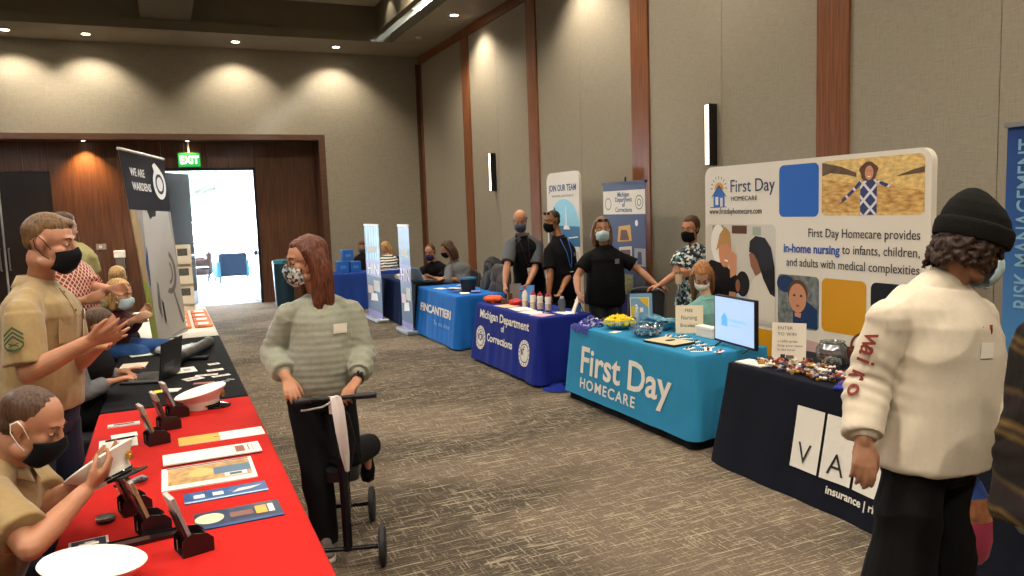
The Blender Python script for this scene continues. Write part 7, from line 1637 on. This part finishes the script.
e = empty('water_bottle', (3.72, 7.06, MZ), 'clear bottle with a dark lid standing right of the red-capped bottles', 'bottle'); g = G(); g.lathe([(.036, 0), (.040, .006), (.040, .11), (.028, .135), (0, .137)], (3.72, 7.06, MZ), 20); put('bottle_body', g, mat('bottle_blue_grey', '#56606e', .15, trans=.3, coat=.5), e, smooth=True); g = G(); g.lathe([(.020, .135), (.020, .158), (0, .160)], (3.72, 7.06, MZ), 16); put('lid', g, mat('lid_grey', '#9aa3ac', .4), e, smooth=True)
easel(3.74, 6.88, math.radians(-20), .14, .20, paperw, 'white tablet card leaning edge-on at the right end of the corrections table', 'card stand', MZ, .40, name='leaning_card', thick=.012)
rr = random.Random(8)
for k_ in range(9):
    x, y = 3.50+rr.uniform(0, .16), 7.02+rr.uniform(0, .3); e = empty('key_ring', (x, y, MZ+.002), 'small dark key ring on the flyers, one of nine alike', 'key ring', 'key rings on the corrections table'); g = G(); a = rr.uniform(0, 6); g.tube([(x+.014*math.cos(q_), y+.014*math.sin(q_), MZ+.006) for q_ in np.linspace(0, 2*PI, 12)], .002, 5); put('ring', g, M_chrome, e); g = G(); g.box((-.012, -.028, 0), (.012, .0, .006), Matrix.Translation((x, y, MZ+.003)) @ Matrix.Rotation(a, 4, 'Z'), bev=.002); put('fob', g, M_black, e)
# ------------------------------------------------------------------ shipyard table
IZ = ZT+.0005
e = empty('bucket', (3.66, 9.62, IZ), 'black fabric bin with blue trim on the bright blue table', 'bin'); g = G(); g.lathe([(.085, 0), (.09, .004), (.11, .19), (.104, .19), (.085, .012), (0, .010)], (3.66, 9.62, IZ), 26); put('bin_body', g, mat('bin_black', '#16202c', .6), e, smooth=True); g = G(); g.lathe([(.1095, .165), (.1135, .165), (.1145, .185), (.1105, .185)], (3.66, 9.62, IZ), 26); put('trim', g, mat('bin_trim', '#3f7fae', .5), e, smooth=True)
rr = random.Random(21)
for k_ in range(10):
    x, y = 3.40+rr.uniform(0, .45), 9.35+rr.uniform(0, 1.25)
    if abs(x-3.66) < .13 and abs(y-9.62) < .2: y += .35
    sheet('brochure', x, y, .12, .20, rr.uniform(-1, 1), (paperw, mat('brochure_lilac', '#7f86c2', .5), mat('brochure_blue', '#3f62a8', .5))[k_ % 3], 'brochure in the loose spread on the bright blue table', 'brochure', z=IZ+.0028*k_, group='brochures spread on the bright blue table')
# seated pair's laptops
e, B = laptop(3.56, 11.18, math.radians(105), 'silver blue laptop open in front of the seated man', mat('laptop_blue', '#8aa6b8', .3, .5), .30, .21, 112, z=ZT+.031)
e, B = laptop(3.58, 10.95, math.radians(95), 'second low laptop before the person with long brown hair', M_dkmetal, .28, .20, 165, z=ZT+.031)
# rolled white shirts on the navy table, boxes on the far table
rr = random.Random(3)
for k_ in range(9):
    x, y = 3.45+.13*(k_ % 3), 11.85+.17*(k_//3); e = empty('rolled_shirt', (x, y, ZT+.001), 'rolled white shirt, one of nine side by side on the navy table', 'rolled shirt', 'rolled white shirts on the navy table'); g = G(); g.tube([(x-.06, y-.02, ZT+.043), (x-.02, y, ZT+.043), (x+.06, y+.02, ZT+.043)], [.036, .042, .036], 12); put('roll', g, K_white, e, smooth=True); g = G(); g.tube([(x-.004, y+.0, ZT+.043), (x+.008, y+.003, ZT+.043)], .0432, 14); put('band', g, mat('band_grey', '#b5b2aa', .7), e, smooth=True)
for i, (x, z, s_, l) in enumerate(((2.98, 0, .22, 'lower left blue box at the end of the farthest table'), (3.21, 0, .20, 'lower right blue box at the end of the farthest table'), (3.08, .2205, .20, 'upper blue box topping the small stack on the farthest table'))):
    e = empty('blue_box', (x, 14.36, ZT+.001+z), l, 'box', 'blue boxes on the farthest table'); put('box_body', G().box((x-s_/2, 14.26, ZT+.001+z), (x+s_/2, 14.46, ZT+.001+z+s_*.98), bev=.006), mat('box_blue', '#1f5fb4', .5), e); put('box_label', G().box((x-s_*.25, 14.257, ZT+z+s_*.35), (x+s_*.25, 14.26, ZT+z+s_*.6)), mat('box_label', '#4d86cc', .5), e)
for k_ in range(4): sheet('paper', 3.5+.2*k_, 14.3, .16, .22, .3*k_, mat('paper_far', '#cfc2ae', .8), 'paper lying on the farthest table, one of four alike', 'papers', z=ZT+.001, group='papers on the farthest table')

# ------------------------------------------------------------------ wall things, coat, bag
def sconce(y, z0, z1, label):
    e = empty('wall_sconce', (XW, y, (z0+z1)/2), label, 'wall light', 'narrow wall lights'); put('housing', G().box((XW-.10, y-.035, z0), (XW, y+.035, z1), bev=.003), mat('sconce_black', '#17120f', .4), e); put('diffuser', G().box((XW-.104, y-.026, z0+.01), (XW-.10, y+.026, z1-.01)), mat('sconce_glow', '#fff4e0', .5, emit='#ffe9c8', estr=5), e)
sconce(12.22, 2.07, 2.71, 'narrow black wall light on the far panels above the seated pair'); sconce(6.46, 2.14, 2.76, 'narrow black wall light rising behind the homecare backdrop')
e = empty('exit_sign', (.56, 16.55, 2.92), 'green illuminated exit sign above the open doorway', 'exit sign'); put('housing', G().box((.345, 16.50, 2.775), (.775, 16.58, 3.065), bev=.008), mat('exit_housing', '#1c3a24', .4), e); g = G(); g.tube([(.56, 16.54, 3.06), (.56, 16.54, 3.28)], .015); put('stem', g, M_ring, e)
put('face', G().box((.36, 16.496, 2.79), (.76, 16.50, 3.05)), mat('exit_green', '#0f7a3c', .4, emit='#18a050', estr=.5), e); F = frame((.56, 16.494, 2.85), (1, 0, 0), (0, 0, 1)); text('lettering', 'EXIT', .21, mat('exit_letters', '#f2fff4', .4, emit='#e6ffe9', estr=1.2), F, 0, 0, .001, e, align='CENTER', sx=.80, bold=.006)
e = empty('wall_plate', (-1.11, YR, 1.30), 'small grey wall plate on the wooden wall', 'wall plate'); put('plate', G().box((-1.19, YR-.01, 1.25), (-1.02, YR, 1.36), bev=.003), mat('plate_grey', '#8b8274', .5), e); put('switch', G().box((-1.14, YR-.016, 1.28), (-1.09, YR-.01, 1.33)), M_ring, e)
e = empty('dispenser', (-.80, YR, 1.05), 'white and grey wall dispenser on the wooden wall left of the tall banner', 'dispenser'); put('upper_cover', G().box((-.90, YR-.10, 1.08), (-.70, YR, 1.22), bev=.01), M_white, e); put('lower_body', G().box((-.88, YR-.09, .86), (-.72, YR, 1.08), bev=.01), mat('dispenser_grey', '#6a655c', .4), e)
e = empty('waste_bin', (2.10, 15.75, 0), 'dark teal waste bin beside the wooden wall behind the woman in sage', 'bin'); g = G(); g.lathe([(.17, 0), (.18, .01), (.20, .82), (.19, .86), (0, .86)], (2.10, 15.75, 0), 26); put('bin_body', g, mat('bin_teal', '#0b2a36', .4), e, smooth=True); g = G(); g.lathe([(.205, .84), (.205, .90), (.12, .92), (.11, .88), (0, .87)], (2.10, 15.75, 0), 26); put('bin_rim', g, mat('bin_rim', '#3a7f90', .35), e, smooth=True)
# coats heaped over the chair behind the blue table
def coat(x, y, z, r, m, label, seed):
    g = G(); rr = random.Random(seed)
    for i in range(9): g.ell((x+rr.uniform(-.5, .5)*r[0], y+rr.uniform(-.5, .5)*r[1], z+rr.uniform(0, .8)*r[2]), (r[0]*.5, r[1]*.5, r[2]*.4), None, 12)
    me = remesh(g, .014, 3); displace(me, (lambda nn: (lambda co, no: nn(co)*.018))(wnoise(seed, (22, 22, 18)))); e = empty('coat', (x, y, z), label, 'coat', 'dark coats over the chair'); link('coat_body', me, m, e, True); return e
e = coat(4.08, 9.78, .62, (.22, .34, .46), mat('coat_black', '#1d1d20', .8), 'black coat slung high over the chair behind the blue table', 4); g = G(); g.tube([(4.0, 9.6, .92), (4.02, 9.72, 1.02), (4.06, 9.9, 1.0)], .03, 8); put('collar', g, mat('coat_black', '#1d1d20', .8), e, smooth=True)
e = coat(4.06, 9.36, .56, (.18, .26, .42), mat('coat_grey', '#3d3a3c', .8), 'dark grey coat hanging nearer the royal blue table', 7); g = G(); g.tube([(3.98, 9.25, .86), (4.0, 9.36, .92), (4.02, 9.46, .88)], .025, 8); put('collar', g, mat('coat_grey', '#3d3a3c', .8), e, smooth=True)
# printed plastic bag in the beanie man's left hand
c = A(P['beanie_man']['haL'])+A((-.035, .03, -.03)); e = empty('carrier_bag', c, 'printed plastic bag held in the left hand of the man in the beanie', 'bag')
g = G(); rb_, fb_ = A((.913, -.408, 0)), A((.408, .913, 0)); rows = []
for k_, (t, w_, d__) in enumerate(((0, .018, .010), (-.03, .036, .018), (-.08, .055, .03), (-.16, .062, .04), (-.23, .060, .04), (-.29, .045, .03), (-.32, .02, .012))):
    rows.append(g.ringpts(c+A((0, 0, t))+rb_*.01*k_*.5, rb_, fb_, w_, d__, 24, 2.4))
g.loft(rows); me = g.mesh('bag'); fixn(me)
bm_cols = [mat('bag_blue', '#2f4f9c', .3, var=.3, scale=18), mat('bag_orange', '#a86b48', .3, var=.5, scale=25), mat('bag_pink', '#b03a5c', .25)]
for m_ in bm_cols: me.materials.append(m_)
for p in me.polygons: zc = p.center[2]-c[2]; p.material_index = 0 if zc > -.07 else (1 if zc > -.17 else 2); p.use_smooth = True
me.transform(Matrix.Translation(-Vector(c))); o = bpy.data.objects.new('bag_body', me); COL.objects.link(o); o.parent = e
g = G(); g.tube([c+A((0, 0, -.02)), c+A((0, 0, .05))], .008, 8); put('twisted_neck', g, bm_cols[0], e)

# ------------------------------------------------------------------ lobby furniture
def armchair(x, y, ang, label, m1, m2, w_=.80):
    R = Matrix.Translation((x, y, 0)) @ Matrix.Rotation(ang, 4, 'Z'); e = empty('armchair', (x, y, 0), label, 'armchair'); h = w_/2
    put('seat', G().box((-h+.12, -.30, .16), (h-.12, .36, .42), R, bev=.04), m1, e); put('backrest', G().box((-h+.05, -.42, .16), (h-.05, -.27, .80), R, bev=.05), m1, e)
    for s_ in (-1, 1): put('armrest', G().box((s_*h, -.40, .14), (s_*(h-.13), .36, .60), R, bev=.035), m2, e)
    for sx_ in (-1, 1):
        for sy_2 in (-1, 1): g = G(); g.tube([R @ Vector((sx_*(h-.08), sy_2*.32, .16)), R @ Vector((sx_*(h-.05), sy_2*.35, 0))], .02, 8); put('leg', g, M_dkmetal, e)
    return e
M_upn = mat('upholstery_navy', '#1c2f48', .8); M_upt = mat('upholstery_teal', '#3f7f94', .8); M_upb = mat('upholstery_brown', '#4a3430', .8)
armchair(1.64, 22.9, .12, 'navy armchair seen from behind through the open doorway', M_upn, M_upt, .86); armchair(.80, 24.6, PI/2, 'brown low armchair left of the navy one beyond the doorway', M_upb, M_upb, 1.4)
e = empty('side_table', (.82, 22.9, 0), 'low side table with metal legs beyond the doorway', 'table'); put('table_top', G().box((.58, 22.6, .40), (1.06, 23.2, .44), bev=.006), M_dkmetal, e); put('lower_shelf', G().box((.60, 22.62, .18), (1.04, 23.18, .20)), M_dkmetal, e)
for sx_ in (.60, 1.04):
    for sy_2 in (22.62, 23.18): g = G(); g.tube([(sx_, sy_2, .40), (sx_, sy_2, 0)], .012, 8); put('leg', g, M_dkmetal, e)
# trees outside the lobby glass
struct('ground_outside', G().box((-30, LYF+.1, -.3), (40, 90, -.12)), mat('paving_outside', '#b9bab4', .9))
def tree(x, y, h_, r_, label, seed):
    e = empty('tree', (x, y, -.12), label, 'tree', 'trees outside the lobby glass'); g = G(); g.tube([(x, y, -.12), (x+.05, y, h_*.3), (x, y+.05, h_*.6)], [.16, .12, .07], 8); put('trunk', g, mat('bark', '#5a4a3c', .9), e, smooth=True)
    rr = random.Random(seed); g = G()
    for i in range(26): a = rr.uniform(0, 6.28); q_ = rr.random()**.5; g.ell((x+r_*q_*math.cos(a), y+r_*q_*math.sin(a), h_*.45+rr.random()*h_*.5), r_*rr.uniform(.28, .42), None, 8)
    me = remesh(g, .14, 1); displace(me, (lambda nn: (lambda co, no: nn(co)*.14))(wnoise(seed, (7, 7, 7)))); link('crown', me, mat('foliage', '#4f6a48', .8, var=.2, scale=3), e, True)
tree(2.2, 44, 5.2, 2.2, 'leafy tree outside, just left of the middle of the doorway view', 3); tree(-3.5, 50, 6.0, 2.6, 'second leafy tree outside, farther left behind the door leaf', 5)
# ------------------------------------------------------------------ camera and film
H = 1.78
cy_, sy_ = math.cos(.42052), math.sin(.42052); cp, sp = math.cos(.103966), math.sin(.103966)
f_ = Vector((sy_*cp, cy_*cp, -sp)); r_ = Vector((cy_, -sy_, 0)); u_ = r_.cross(f_); ro = -.0345477
r2 = math.cos(ro)*r_+math.sin(ro)*u_; u2 = -math.sin(ro)*r_+math.cos(ro)*u_
cam = bpy.data.cameras.new('camera'); cam.sensor_width = 36; cam.lens = 771.2/1024*36; cam.clip_start = .05; cam.clip_end = 200
co = bpy.data.objects.new('camera', cam); COL.objects.link(co)
co.matrix_world = Matrix(((r2.x, u2.x, -f_.x, 0), (r2.y, u2.y, -f_.y, 0), (r2.z, u2.z, -f_.z, H), (0, 0, 0, 1)))
SC.camera = co
w = bpy.data.worlds.new('sky'); SC.world = w; w.use_nodes = True
w.node_tree.nodes['Background'].inputs[0].default_value = (.74, .87, 1, 1); w.node_tree.nodes['Background'].inputs[1].default_value = SKY
L = bpy.data.lights.new('window_daylight', 'AREA'); L.shape = 'RECTANGLE'; L.size = 10.8; L.size_y = 3.2; L.energy = 1; L.cycles.is_portal = True
o = bpy.data.objects.new('window_daylight', L); COL.objects.link(o); o.location = (1.5, 27.06, 1.7); o.rotation_euler = (math.radians(-90), 0, 0)
vs_ = SC.view_settings; SC.display_settings.display_device = 'sRGB'
vs_.view_transform = 'Standard'; vs_.look = 'None'; vs_.exposure = EXPO; vs_.gamma = 1; vs_.use_curve_mapping = False
